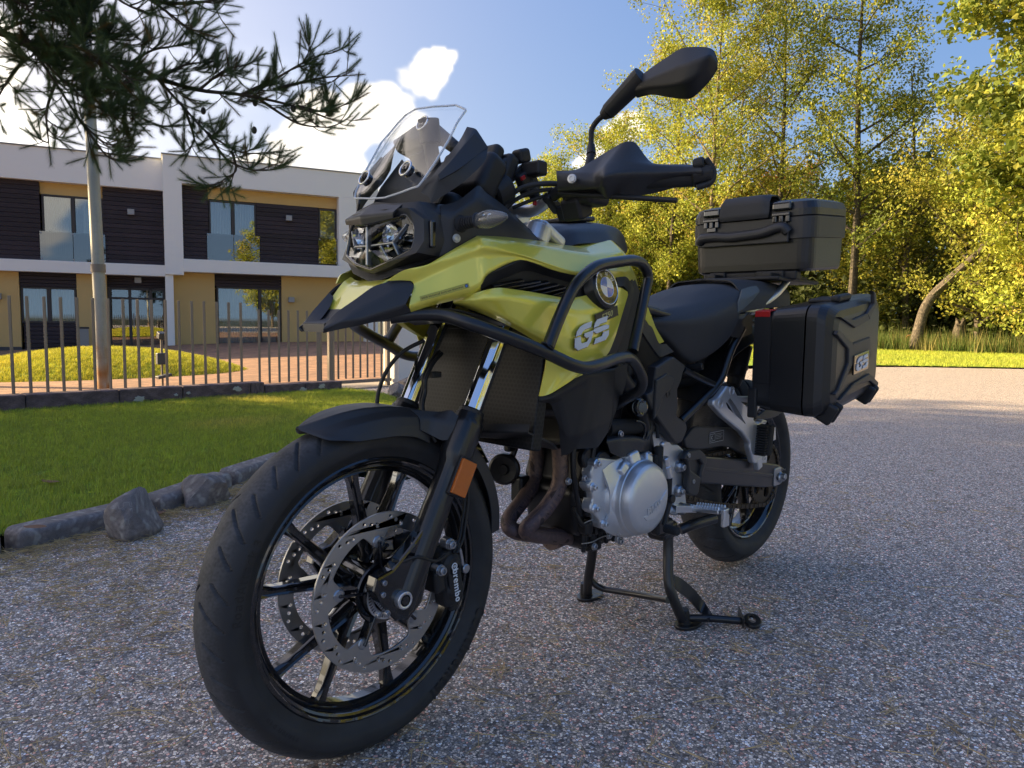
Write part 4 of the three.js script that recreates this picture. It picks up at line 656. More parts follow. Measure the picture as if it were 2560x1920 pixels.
// ---- handlebar, hand guards, mirrors
for (const s of [1, -1]) {
  const m3 = (a) => a.map((q) => [q[0], q[1], q[2] * s]), B = m3(G.bar);
  part('handlebar', [tube([[B[0][0] + .005, B[0][1], 0], ...B.slice(0, 5)], .0135, { bend: .06, rs: 20 })], M.silver, bike);
  part('grip', [tube(B.slice(5), .0165, { rs: 20 }), tube(B.slice(3, 7), .0125, { rs: 16 }), cyl([.36, 1.108, .19 * s], [.385, 1.112, .27 * s], .026, .024, 24, .006), box(.07, .05, .06, .385, 1.102, .235 * s, { r: .012 }), box(.045, .045, .05, .375, 1.075, .21 * s, { r: .008, rz: .4 }), cyl([.33, 1.1, .2 * s], [.4, 1.07, .43 * s], .006, .005)], M.plasticDark, bike);
  part('bar_clamp', [box(.045, .05, .034, .377, 1.07, .045 * s, { rz: -.47, r: .008 })], M.silver, bike);
  const gd = sub('hand_guard', bike); let g = panel(G.hand_guard, { r: .012, t: .004, out: [-1, .2, 0], n: 5, k: .34 }); if (s < 0) g = mirror(g);
  part('guard_shell', g, M.plastic, gd);
  part('guard_end', [cyl([.462, 1.126, .425 * s], [.476, 1.128, .462 * s], .0235, .021, 28, .004), cyl([.452, 1.142, .432 * s], [.458, 1.146, .452 * s], .012, .012, 20, .003), tube([[.452, 1.10, .44 * s], [.468, 1.108, .463 * s], [.470, 1.13, .466 * s], [.455, 1.152, .455 * s]], .006)], M.plasticDark, gd);
  part('guard_bolt', merge([cyl([G.guard_bolt[0][0] + .004, G.guard_bolt[0][1], G.guard_bolt[0][2] * s - .002 * s], [G.guard_bolt[0][0] - .003, G.guard_bolt[0][1], G.guard_bolt[0][2] * s], .009), ...bolt([G.guard_bolt[0][0] - .003, G.guard_bolt[0][1], G.guard_bolt[0][2] * s], [-1, 0, .3 * s], .007, .003)]), M.bolt, gd);
  const mr = sub('mirror', bike), ST = m3(G.mirror_stalk);
  part('mirror_stalk', [tube(ST.slice(1, 6), .0058, { bend: .03, rs: 16 }), tube(ST.slice(0, 2), [.011, .0085]), tube([ST[1], V(...ST[1]).lerp(V(...ST[2]), .8)], [.0105, .008]), tube([V(...ST[4]).lerp(V(...ST[5]), .52), ST[5]], [.010, .0165]), tube([ST[5], ST[6], V(...ST[6]).lerp(V(...ST[5]), -.9)], [.0165, .021])], M.plasticDark, mr);
  let mb = merge([panel(G.mirror_back, { r: .008, t: .003, out: [-1, 0, 0], n: 6, k: .42 }), panel([G.mirror_back[0], G.mirror_back[3]].map((row, i) => row.map((q) => [q[0] + .004, q[1], q[2]])), { t: .003, out: [1, 0, 0], n: 6, k: .42 })]); if (s < 0) mb = mirror(mb);
  part('mirror_housing', mb, M.plasticDark, mr);
}
part('phone_mount', [box(.075, .018, .02, .33, 1.155, .085, { rz: .55, r: .004 }), box(.05, .05, .022, .345, 1.135, .1, { rz: .55, r: .006 }), box(.03, .052, .03, .30, 1.155, .08, { rz: .55, r: .008 }), box(.034, .03, .03, .338, 1.19, .088, { rz: .3, r: .008 }), box(.03, .03, .05, .345, 1.16, .12, { r: .006 }), cyl([.36, 1.105, .11], [.345, 1.14, .1], .012), box(.02, .03, .02, .385, 1.07, .165, { r: .004, rz: .5 }), box(.05, .02, .02, .37, 1.09, .15, { r: .004, rz: -.6 })], M.plasticDark, bike);
part('mount_latch', [box(.012, .008, .006, .318, 1.139, .112, { rz: .55, r: .0015 }), box(.008, .01, .006, .352, 1.092, .115, { r: .0015 })], M.red, bike);
part('control_cable', [tube([[.40, 1.118, .22], [.34, 1.125, .16], [.30, 1.11, .11], [.28, 1.06, .09], [.27, 1.0, .08]], .0055, { spline: true }), tube([[.40, 1.11, .21], [.35, 1.115, .15], [.31, 1.095, .10], [.285, 1.05, .07]], .0045, { spline: true }), tube([[.39, 1.1, .2], [.36, 1.105, .14], [.315, 1.08, .085]], .004, { spline: true })], M.hose, bike);
part('ignition_cap', [cyl([.425, 1.03, .045], [.44, 1.062, .045], .026, .024, 32, .004)], M.silver, bike);

// ---- crash bars
for (const s of [1, -1]) { const m3 = (a) => a.map((q) => [q[0], q[1], q[2] * s]); part('crash_bar', [tube(m3(G.crash_lower), .0128, { bend: .05, rs: 18, n: 90 }), tube(m3(G.crash_hoop), .0125, { bend: .05, rs: 18, n: 90 }), cyl([G.crash_hoop[0][0], G.crash_hoop[0][1], G.crash_hoop[0][2] * s - .002], V(...m3(G.crash_hoop)[0]).lerp(V(...m3(G.crash_hoop)[1]), .1), .0155, .013)], M.satin, bike); }
// ---- radiator and its shroud
const meshTex = tex(128, 128, (i, j) => { const u = i / 128 * 4, v = j / 128 * 4 * 1.0, a = ((Math.floor(v) % 2) * .5 + u) % 1, d = Math.hypot(a - .5, (v % 1) - .5), k = d < .36 ? 3 : 26; return [k, k, k + 1]; });
part('radiator', [box(.03, .25, .365, .315, .70, 0, { rz: -.16, r: .004 })], std(rgb(1, 1, 1), .55, .2, { map: rep(meshTex, .044, .036), bumpMap: rep(meshTex, .044, .036), bumpScale: .002 }), bike);
part('radiator_frame', [panel([[[.27, .635, -.185], [.252, .628, -.1], [.246, .624, 0], [.252, .628, .1], [.27, .635, .185]], [[.262, .618, -.186], [.242, .612, -.1], [.236, .606, 0], [.242, .612, .1], [.262, .618, .186]], [[.36, .582, -.17], [.27, .596, -.1], [.25, .592, 0], [.27, .596, .1], [.36, .582, .17]], [[.40, .562, -.15], [.40, .562, -.1], [.40, .562, 0], [.40, .562, .1], [.40, .562, .15]]], { hard: true, ru: .03, r: .006, out: [-1, 0, 0], t: .004 }), panel([[[.33, .84, -.16], [.33, .84, .16]], [[.36, .80, -.17], [.36, .80, .17]]], { hard: true, out: [-1, 0, 0] }), box(.1, .12, .3, .38, .80, 0, { r: .02 })], M.plasticDark, bike);
leftRight('radiator_shroud', merge([panel(G.radiator_shroud, { r: .008, t: .004, hard: true, ru: .012 }), panel(G.shroud_return, { r: .006, t: .003 })]), M.plasticDark);

// ---- engine
part('crankcase', [box(.34, .18, .22, .755, .41, 0, { r: .03 }), box(.2, .2, .2, .68, .50, 0, { rz: -.35, r: .02 }), box(.16, .2, .2, .64, .61, 0, { rz: -.3, r: .02 }), box(.26, .07, .17, .72, .315, 0, { r: .02, rz: .04 }), box(.17, .05, .13, .70, .29, .0, { r: .015 }), box(.12, .34, .16, .84, .5, 0, { r: .02 }), box(.09, .14, .19, .595, .385, 0, { r: .03, rz: .2 }), cyl([.60, .5, .1], [.60, .5, .128], .035, .034, 36, .004), cyl([.555, .52, .1], [.555, .52, .12], .026, .025, 32, .004), cyl([.56, .44, .09], [.56, .44, .118], .018), box(.05, .05, .03, .575, .4, .108, { r: .01 }), box(.03, .06, .03, .60, .37, .112, { r: .008 }), box(.02, .05, .03, .62, .36, .116, { r: .006 }), box(.04, .09, .03, .585, .56, .10, { r: .01 }), box(.03, .03, .03, .57, .345, .10, { r: .006 }),
  ...Array.from({ length: 8 }, (_, i) => [cyl([.58 + i * .034, .292 - .004 * (i % 2), .088 - .002 * i], [.58 + i * .034, .325, .088 - .002 * i], .0085), cyl([.58 + i * .034, .278 - .003 * (i % 3), .088 - .002 * i], [.58 + i * .034, .294, .088 - .002 * i], .006)]).flat(), ...Array.from({ length: 5 }, (_, i) => box(.012, .045, .02, .575 + .026 * i, .345, .104, { r: .004 })),
  cyl([.66, .262, .05], [.66, .29, .05], .016), cyl([.70, .258, .03], [.70, .29, .03], .012), box(.05, .03, .05, .64, .28, .06, { r: .01 }), tube([[.54, .40, .09], [.55, .35, .105], [.63, .345, .112], [.70, .32, .11]], .006), tube([[.52, .6, .1], [.51, .5, .105], [.53, .42, .105], [.55, .38, .1]], .007), tube([[.62, .58, .12], [.57, .56, .122], [.56, .48, .12]], .006)], M.engine, bike);
part('gasket', [tube([[.56, .306, .098], [.60, .301, .099], [.64, .306, .097], [.70, .300, .092], [.77, .305, .088]], .0016, { rs: 6 }), tube([[.55, .362, .112], [.58, .366, .113], [.61, .359, .118], [.65, .37, .122]], .0014, { rs: 6 })], M.alu, bike);
for (const [x, y, z] of [[.535, .475, .12], [.545, .60, .13], [.50, .47, .1], [.632, .318, .125], [.70, .285, .112], [.58, .30, .12], [.655, .57, .135], [.66, .305, .13]]) part('engine_bolt', merge(bolt([x, y, z], [0, 0, 1], .0075, .007)), M.bolt, bike);
{
  const cc = sub('clutch_cover', bike, 'silver engine cover'); // outer casting, drum and flat face
  const F = G.clutch_flange;
  const scaleTo = (k, cx, cy) => F.map((q) => [cx + (q[0] - cx) * k, cy + (q[1] - cy) * k]);
  const parts_ = [plate(F, .136, .03, { bevel: .004, round: .008 })];
  const C1 = V(.705, .409, .13), n = V(0, 0, 1);
  parts_.push(toCreasedNormals(lathe([[.108, 0], [.106, .014], [.100, .024], [.0965, .028], [.0955, .040], [.0905, .045], [.089, .047]], C1, n, 72), .5));
  parts_.push(toCreasedNormals(lathe([[.092, .036], [.0905, .052], [.086, .0625], [.0835, .065], [.0735, .0705], [.071, .0712], [.0, .0712]], C1.clone().add(V(-.002, .001, 0)), n, 72), .35));
  for (const [a, w, l0, l1, h] of [[100, .04, .05, .115, .05], [128, .034, .062, .108, .044], [63, .034, .06, .112, .045]]) { const d = V(Math.cos(rad(a)), Math.sin(rad(a)), 0); parts_.push(beam(C1.clone().addScaledVector(d, l0).add(V(0, 0, .03)), C1.clone().addScaledVector(d, l1).add(V(0, 0, .012)), h * .75, w, [-d.y, d.x, 0], .008)); }
  parts_.push(panel([[[.585, .49, .137], [.62, .505, .138], [.66, .508, .14]], [[.60, .44, .15], [.625, .46, .16], [.665, .48, .168]], [[.60, .38, .15], [.615, .36, .16], [.64, .35, .168]], [[.59, .345, .138], [.62, .325, .138], [.65, .32, .14]]], { hard: true, ru: .015, r: .015, t: .01 }));
  part('cover_casting', parts_, M.silver, cc);
  const tc = V(.7165, .40, .2018); part('cover_lettering', [place(textGeo('BMW', .0215, .0022), tc.clone().add(V(.003, -.012, 0)), V(1, .24, 0), V(-.24, 1, 0)), plate([[.668, .372], [.70, .374], [.735, .394], [.769, .424], [.771, .402], [.745, .374], [.715, .358], [.68, .361]], .2035, .004, { bevel: .001 })], M.silver, cc);
  for (const q of G.clutch_bolts) { const at = [q[0], q[1], .13]; part('cover_bolt', merge([cyl([at[0], at[1], .11], [at[0], at[1], .141], .0125, .0115, 24, .003), ...bolt([at[0], at[1], .141], [0, 0, 1], .0068, .009)]), M.alu, cc); }
}
const burnt = tex(256, 512, (i, j) => { // heat-tinted steel: straw, brown, violet and grey bands with soot and road film
  const n = .5 + .5 * tileNoise(i, j, 256, 7), m = tileNoise(i, j, 256, 22, 4), t = clamp(.5 + .5 * Math.sin(j / 512 * 2 * Math.PI * 1.0 + m * 1.4));
  let c = [mix(118, 92, t) + 26 * m, mix(98, 78, t) + 18 * m, mix(86, 82, t) + 12 * m]; if (n > .66) c = c.map((v) => v * .62); const g = (rnd() - .5) * 18; return c.map((v) => clamp(v + g, 0, 255)); });
const exhaustMat = std(rgb(1, 1, 1), .55, .45, { map: rep(burnt, .16, .3) });
for (const key of ['header_left', 'header_right']) part('exhaust_header', [tube(cardinal(G[key].map(VA), 5, .42), .0195, { bend: 0, rs: 24, n: 90 })], exhaustMat, bike, 'heat stained exhaust pipe');
part('exhaust_collector', [tube([[.54, .302, .015], [.62, .298, .0], [.72, .285, -.04], [.95, .27, -.1]], .027, { bend: .1, rs: 24 })], exhaustMat, bike);
part('silencer', [tube([[1.0, .28, -.13], [1.3, .42, -.18], [1.75, .60, -.2]], [.03, .055], { bend: .1, rs: 28 })], M.steel, bike);
part('horn', [toCreasedNormals(lathe([[0, .012], [.012, .012], [.014, .006], [.034, .01], [.04, .006], [.041, -.006], [.025, -.02], [0, -.02]], V(.49, .47, -.1), V(-.9, 0, .45), 36), .5), tube([[.50, .47, -.1], [.52, .52, -.09], [.53, .58, -.08]], .008), box(.03, .05, .02, .5, .54, -.09, { r: .006 }), box(.04, .07, .04, .52, .42, -.07, { r: .01 })], M.engine, bike);
part('sprocket_cover', [plate(G.sprocket_cover, .131, .05, { bevel: .005, round: .01 }), cyl([.835, .39, .12], [.835, .39, .138], .03, .028, 30, .004), plate([[.80, .34], [.87, .35], [.9, .42], [.86, .5], [.81, .47]], .137, .012, { bevel: .004 }), beam([.80, .45, .132], [.90, .33, .132], .01, .012, [0, 0, 1], .004)], M.silver, bike);
for (const q of G.sprocket_bolts) part('cover_bolt', merge([cyl([q[0], q[1], .125], [q[0], q[1], .146], .0185, .016, 28, .004), ...bolt([q[0], q[1], .146], [0, 0, 1], .0085, .007)]), M.bolt, bike);
{
  const [a, b, c, d, e, f] = G.shift_sensor.map(VA);
  part('shift_assistant', [cyl(a, b, .0105, .0105, 28, .002), cyl(a.clone().lerp(b, .4), a.clone().lerp(b, .5), .012), cyl(e, f, .0055), toCreasedNormals(new THREE.SphereGeometry(.008, 20, 14).translate(e.x, e.y, e.z), .5)], M.alu, bike);
  part('sensor_plug', [cyl(c, d, .012, .011, 20, .003), box(.03, .05, .02, c.x - .004, c.y - .045, .15, { r: .006, rz: .1 }), cyl([b.x - .004, b.y, .155], [b.x + .004, b.y - .045, .152], .012, .01), tube([[c.x, c.y + .02, .15], [c.x + .004, c.y + .06, .145], [c.x - .03, c.y + .08, .13]], .005)], M.rubber, bike);
  const L = G.shift_lever.map(VA);
  part('shift_lever', [cyl(L[0], L[1], .008), tube([L[1], L[2], L[3]], .0065, { bend: .02 }), cyl(V(L[1].x, L[1].y, .13), V(L[1].x, L[1].y, .165), .012)], M.plasticDark, bike);
  part('shift_peg', Array.from({ length: 9 }, (_, i) => cyl(L[4].clone().lerp(L[5], i / 9), L[4].clone().lerp(L[5], (i + .72) / 9), .0115, .0105, 20, .002)).concat([cyl(L[4], L[5], .009)]), M.rubber, bike);
}
part('frame_cover', [plate(G.frame_cover, .163, .03, { bevel: .005, round: .012 }), plate([[.76, .70], [.81, .715], [.845, .705], [.835, .675], [.80, .66], [.775, .62], [.755, .60]], .169, .01, { bevel: .004 }), toCreasedNormals(lathe([[.005, 0], [.0095, 0], [.0105, .002], [.0105, .004], [.006, .004]], V(...G.frame_cover_hole[0].slice(0, 2), .161), V(0, 0, 1), 20), .5)], M.plastic, bike);
part('frame_spar', [tube([[.40, .93, .12], [.55, .80, .13], [.74, .64, .13], [.80, .5, .12]], .022), tube([[.40, .93, -.12], [.55, .80, -.13], [.74, .64, -.13], [.80, .5, -.12]], .022), box(.25, .3, .2, .62, .76, 0, { r: .03 }), box(.35, .2, .16, .95, .78, 0, { r: .03 }), box(.2, .16, .18, .74, .62, 0, { r: .03 }), box(.16, .3, .12, .9, .56, 0, { r: .03 })], M.engine, bike);
leftRight('side_panel', panel(G.side_panel, { hard: true, ru: .015, t: .006 }), M.plastic);
leftRight('engine_cover', panel(G.engine_cover, { hard: true, ru: .012, r: .012, t: .006 }), M.plastic);
part('air_duct', [tube(G.intake_hose, .021, { bend: .03, rs: 24 })], M.rubber, bike);
part('frame_plug', [cyl(G.plug_tube[0], [G.plug_tube[1][0], G.plug_tube[1][1], .158], .022, .022, 30, .003), toCreasedNormals(lathe([[.013, 0], [.013, .008], [.018, .01], [.022, .008]], V(G.plug_tube[1][0], G.plug_tube[1][1], .156), V(0, 0, 1), 30), .5), tube([[.70, .60, .15], [.73, .59, .155], [.74, .56, .15], [.72, .52, .14]], .003, { spline: true })], M.gloss, bike);

// ---- rear: swingarm, pegs, guards, seat, rack
part('swingarm', [plate(G.swingarm, .142, .034, { bevel: .006, round: .01 }), mirror(plate(G.swingarm, .142, .034, { bevel: .006, round: .01 })), beam(G.swing_rib[0], [G.swing_rib[1][0], G.swing_rib[1][1], .142], .012, .005, [0, 0, 1], .002), box(.1, .12, .26, 1.0, .43, 0, { r: .03 }), box(.06, .02, .2, 1.25, .42, 0, { r: .008 })], M.satin, bike);
part('axle_end', [lathe([[0, .0], [.018, 0], [.02, .002], [.02, .012], [.012, .014], [.011, .022], [0, .022]], V(G.axle_end[0][0] - .02, G.axle_end[0][1] + .004, .14), V(0, 0, 1), 6), cyl([1.575, .333, .135], [1.575, .333, .168], .011), box(.05, .06, .012, 1.56, .333, .142, { r: .004 })], M.bolt, bike);
part('chain_guard', [plate(G.chain_guard, .127, .012, { bevel: .004, round: .02 }), beam([1.42, .545, .11], [1.62, .535, .1], .03, .006, [0, 1, 0], .002), plate([[1.40, .53], [1.5, .56], [1.66, .548], [1.58, .53]], .12, .01, { bevel: .003 })], M.plastic, bike);
{ const t = canvasTex(256, 96, (x, W, H) => { x.fillStyle = '#1c1c1e'; x.fillRect(0, 0, W, H); x.strokeStyle = '#a5a5a5'; x.lineWidth = 4; x.strokeRect(3, 3, W - 6, H - 6); x.strokeRect(14, 18, 86, 60); x.font = 'bold 44px sans-serif'; x.fillStyle = '#b0b0b0'; x.fillText('C', 30, 64); x.lineWidth = 3; for (let i = 0; i < 4; i++) { x.beginPath(); x.moveTo(112, 24 + i * 14); x.lineTo(236 - (i % 2) * 24, 24 + i * 14); x.stroke(); } }); const g = new THREE.PlaneGeometry(.086, .032); g.translate(G.guard_label[0][0], G.guard_label[0][1], .1285); part('guard_label', g, std(rgb(1, 1, 1), .5, 0, { map: t }), bike); }
{
  const hg = sub('footrest_hanger', bike, 'silver pillion footrest bracket'); part('hanger_casting', [plate(G.hanger, .168, .022, { bevel: .005, round: .006, holes: [G.hanger_hole_a, G.hanger_hole_b] })], M.silver, hg);
  for (const [x, y] of G.hanger_bolts) part('hanger_bolt', merge([toCreasedNormals(lathe([[.014, .0], [.0135, .004], [.0105, .004], [.0095, .0005], [0, .0005]], V(x, y, .166), V(0, 0, 1), 28), .5), ...bolt([x, y, .1665], [0, 0, 1], .0075, .003)]), M.alu, hg);
  const [a, b, m] = G.pillion_peg.map(VA); part('pillion_peg', [beam(a, b, .03, .042, [0, 0, 1], .008), ...Array.from({ length: 12 }, (_, i) => { const q = a.clone().lerp(b, (i + .5) / 12); return box(.044, .006, .034, q.x - .012, q.y, q.z - .002, { r: .002 }); })], M.rubber, hg);
  part('peg_insert', [beam(a.clone().add(V(.014, -.01, .016)), a.clone().add(V(.02, -.05, .016)), .004, .018, [1, 0, 0], .002)], M.alu, hg);
  part('peg_joint', [box(.03, .04, .02, b.x + .01, b.y - .03, .16, { r: .005, rz: .3 })], M.silver, hg);
}
part('heel_guard', [plate(G.heel_guard, .158, .02, { bevel: .005, round: .012, holes: [G.heel_hole.slice().reverse()] }), plate(G.heel_hole, .146, .006, { bevel: .001 })], M.plastic, bike);
for (const q of G.heel_bolts) part('heel_bolt', merge(bolt([q[0], q[1], .157], [0, 0, 1], .0065, .004)), M.bolt, bike);
for (const s of [1, -1]) { const m3 = (a) => a.map((q) => [q[0], q[1], q[2] * s]); part('subframe', [tube(m3(G.frame_tube), .0115, { bend: .03 }), tube(m3(G.frame_tube2), .0105), tube([[.80, .88, s * .1], [1.1, .83, s * .12], [1.5, .86, s * .12]], .012), cyl(G.passenger_peg[0].map((v, i) => i === 2 ? v * s : v), G.passenger_peg[1].map((v, i) => i === 2 ? v * s : v), .0095)], M.satin, bike); }
part('rear_fender', [panel([[[1.15, .60, -.09], [1.3, .74, -.1], [1.5, .80, -.1], [1.75, .82, -.09]], [[1.15, .62, 0], [1.3, .77, 0], [1.5, .83, 0], [1.75, .85, 0]], [[1.15, .60, .09], [1.3, .74, .1], [1.5, .80, .1], [1.75, .82, .09]]], { out: [0, 1, 0], r: .03 }), box(.3, .14, .14, 1.05, .72, -.02, { r: .03 }), tube([[1.12, .44, .02], [1.2, .6, .0], [1.3, .82, 0]], .03)], M.plasticDark, bike);
part('shock_reservoir', [cyl([1.425, .665, .045], [1.47, .775, .05], .031, .03, 32, .006), cyl([1.415, .64, .045], [1.43, .675, .046], .022, .026, 28, .005), cyl([1.44, .70, .045], [1.445, .712, .046], .034)], M.plasticDark, bike);
part('seat', [...both(panel([
  [[.815, .858, 0], [.85, .870, 0], [.92, .884, 0], [1.0, .902, 0], [1.08, .928, 0], [1.16, .950, 0], [1.25, .966, 0], [1.34, .976, 0]],
  [[.817, .858, .05], [.852, .870, .055], [.92, .884, .06], [1.0, .900, .065], [1.08, .923, .07], [1.16, .945, .072], [1.25, .962, .072], [1.33, .972, .07]],
  [[.82, .856, .085], [.86, .870, .092], [.925, .882, .102], [1.0, .892, .113], [1.08, .906, .122], [1.165, .922, .126], [1.25, .944, .124], [1.31, .954, .118]],
  [[.826, .849, .102], [.865, .849, .124], [.935, .853, .143], [1.01, .860, .153], [1.09, .873, .156], [1.17, .893, .152], [1.225, .917, .146], [1.27, .930, .140]],
  [[.835, .838, .107], [.88, .822, .124], [.945, .812, .141], [1.015, .812, .152], [1.09, .823, .158], [1.155, .842, .159], [1.20, .868, .158], [1.225, .885, .155]],
  [[.85, .822, .106], [.905, .788, .120], [.952, .757, .128], [1.0, .740, .134], [1.06, .752, .142], [1.12, .776, .149], [1.165, .804, .154], [1.195, .835, .156]],
  [[.87, .80, .085], [.925, .772, .095], [.965, .746, .10], [1.0, .732, .105], [1.06, .744, .11], [1.12, .768, .12], [1.165, .796, .125], [1.2, .83, .13]]], { smoothV: .42, t: .004, n: 6, k: .42 }))], M.seat, bike);
part('pillion_seat', [...both(panel([[[1.28, .985, 0], [1.4, .992, 0], [1.55, .99, 0], [1.68, .985, 0]], [[1.27, .978, .1], [1.4, .985, .1], [1.55, .985, .1], [1.68, .978, .09]], [[1.262, .935, .138], [1.38, .945, .135], [1.55, .95, .13], [1.68, .95, .11]], [[1.21, .875, .156], [1.34, .89, .148], [1.5, .9, .14], [1.66, .91, .12]]], { r: .02, t: .004, k: .4 }))], M.seat, bike);
leftRight('seat_side', panel(G.grey_pad, { hard: true, ru: .012, r: .01, t: .006 }), M.seatGrey);
leftRight('rear_panel', panel(G.rear_panel, { hard: true, ru: .015, r: .012, t: .01 }), M.plastic);
for (const s of [1, -1]) part('rack_tube', [tube(G.rack_tube.map((q) => [q[0], q[1], q[2] * s]), .0115, { bend: .08, rs: 18 })], M.alu, bike);
part('luggage_rack', [box(.34, .012, .3, 1.66, .995, 0, { r: .005 }), box(.3, .018, .03, 1.66, 1.006, .1, { r: .004 }), box(.3, .018, .03, 1.66, 1.006, -.1, { r: .004 }), box(.04, .03, .34, 1.60, 1.008, 0, { r: .006 }), box(.03, .03, .1, 1.585, 1.01, .08, { r: .006 }), box(.03, .028, .06, 1.585, 1.012, -.11, { r: .006 }), ...[-.14, -.04, .06, .13].map((z) => cyl([1.6, .99, z], [1.6, 1.022, z], .009))], M.plasticDark, bike);

// ---- cases
{
  const tc = sub('top_case', bike, 'black top case');
  const X0 = 1.585, X1 = 1.885, W2 = .213, slope = .085; // the case tilts up towards its rear
  const sh = (g) => { g = clean(g); const p = g.attributes.position; for (let i = 0; i < p.count; i++) p.setY(i, p.getY(i) + (p.getX(i) - X0) * slope); g.computeVertexNormals(); return g; };
  const ring = (x0, x1, w, r, y) => { const out = [], c = [[x0 + r, -w + r, 180], [x0 + r, w - r, 90], [x1 - r, w - r, 0], [x1 - r, -w + r, -90]]; for (const [x, z, a] of c) for (let i = 0; i <= 6; i++) { const t = rad(a + (a === 180 ? 90 : 0) * 0 - i * 15 + (0)); out.push(V(x + r * Math.cos(t), y, z + r * Math.sin(t))); } return out; };
  const loop = (x0, x1, w, r, y) => { const P = [[x0, -w], [x0, w], [x1, w], [x1, -w]], out = []; for (let k = 0; k < 4; k++) { const a = P[(k + 3) % 4], b = P[k], c = P[(k + 1) % 4], A = V(a[0], 0, a[1]), B = V(b[0], 0, b[1]), C = V(c[0], 0, c[1]); const s = B.clone().add(A.sub(B).setLength(r)), e = B.clone().add(C.sub(B).setLength(r)); for (let i = 0; i <= 6; i++) { const t = i / 6, u = 1 - t; out.push(V(s.x * u * u + 2 * u * t * B.x + e.x * t * t, y, s.z * u * u + 2 * u * t * B.z + e.z * t * t)); } } out.push(out[0].clone()); return out; };
  const stack = (L) => gridGeo(L);
  const capped = (L, top) => { const R = top ? L[L.length - 1] : L[0], c = R.reduce((a, q) => a.add(q), V(0, 0, 0)).multiplyScalar(1 / R.length); return gridGeo([R, R.map(() => c.clone())]); };
  const body = [[.012, .012, -.016, .045, 1.020], [.002, .0, -.004, .045, 1.029], [0, 0, -.002, .045, 1.05], [-.004, 0, 0, .045, 1.128]].map(([a, b, w, r, y]) => loop(X0 + a, X1 + b, W2 + w, r, y));
  const band = [[-.004, 0, 0, .045, 1.1275], [-.013, .008, .008, .05, 1.129], [-.0145, .009, .009, .05, 1.198], [-.008, .004, .004, .048, 1.201]].map(([a, b, w, r, y]) => loop(X0 + a, X1 + b, W2 + w, r, y));
  const lid = [[-.009, .005, .005, .048, 1.201], [-.0135, .008, .008, .05, 1.203], [-.014, .008, .008, .05, 1.225], [-.006, .004, 0, .05, 1.248], [.02, -.02, -.026, .05, 1.258], [.05, -.05, -.055, .045, 1.260]].map(([a, b, w, r, y]) => loop(X0 + a, X1 + b, W2 + w, r, y));
  part('case_body', [sh(stack(body)), sh(capped(body, false))], M.caseBlack, tc);
  part('case_band', [sh(stack(band))], M.plastic, tc);
  part('case_lid', [sh(stack(lid)), sh(capped(lid, true))], M.caseBlack, tc);
  part('case_backrest', [sh(panel([[[1.556, 1.202, -.098], [1.556, 1.202, .05], [1.56, 1.202, .072]], [[1.55, 1.215, -.1], [1.55, 1.215, .055], [1.556, 1.215, .078]], [[1.552, 1.262, -.095], [1.552, 1.262, .055], [1.56, 1.258, .078]], [[1.572, 1.282, -.088], [1.572, 1.282, .05], [1.58, 1.276, .074]], [[1.64, 1.286, -.085], [1.64, 1.286, .05], [1.64, 1.28, .072]], [[1.66, 1.262, -.085], [1.66, 1.262, .05], [1.66, 1.26, .072]]], { hard: true, ru: .014, r: .014, out: [-1, .5, 0], t: .004 }))], M.seat, tc);
  part('case_handle', [sh(tube([[1.562, 1.135, -.178], [1.553, 1.15, -.165], [1.552, 1.152, -.11], [1.552, 1.145, -.06], [1.552, 1.152, .06], [1.553, 1.166, .105], [1.556, 1.168, .13], [1.562, 1.15, .142]], .0165, { bend: .03, rs: 18 })), sh(box(.012, .05, .33, 1.566, 1.142, -.02, { r: .004 }))], M.plastic, tc);
  for (const z of [-.135, .118]) part('case_hinge', [sh(box(.03, .03, .066, 1.572, 1.236, z, { r: .008 })), sh(box(.022, .012, .06, 1.566, 1.21, z, { r: .003 })), ...[-1, 0, 1].map((k) => sh(box(.016, .03, .014, 1.567, 1.198, z + k * .022, { r: .003 }))), sh(box(.008, .016, .034, 1.566, 1.178, z, { r: .002 }))], M.gloss, tc);
}
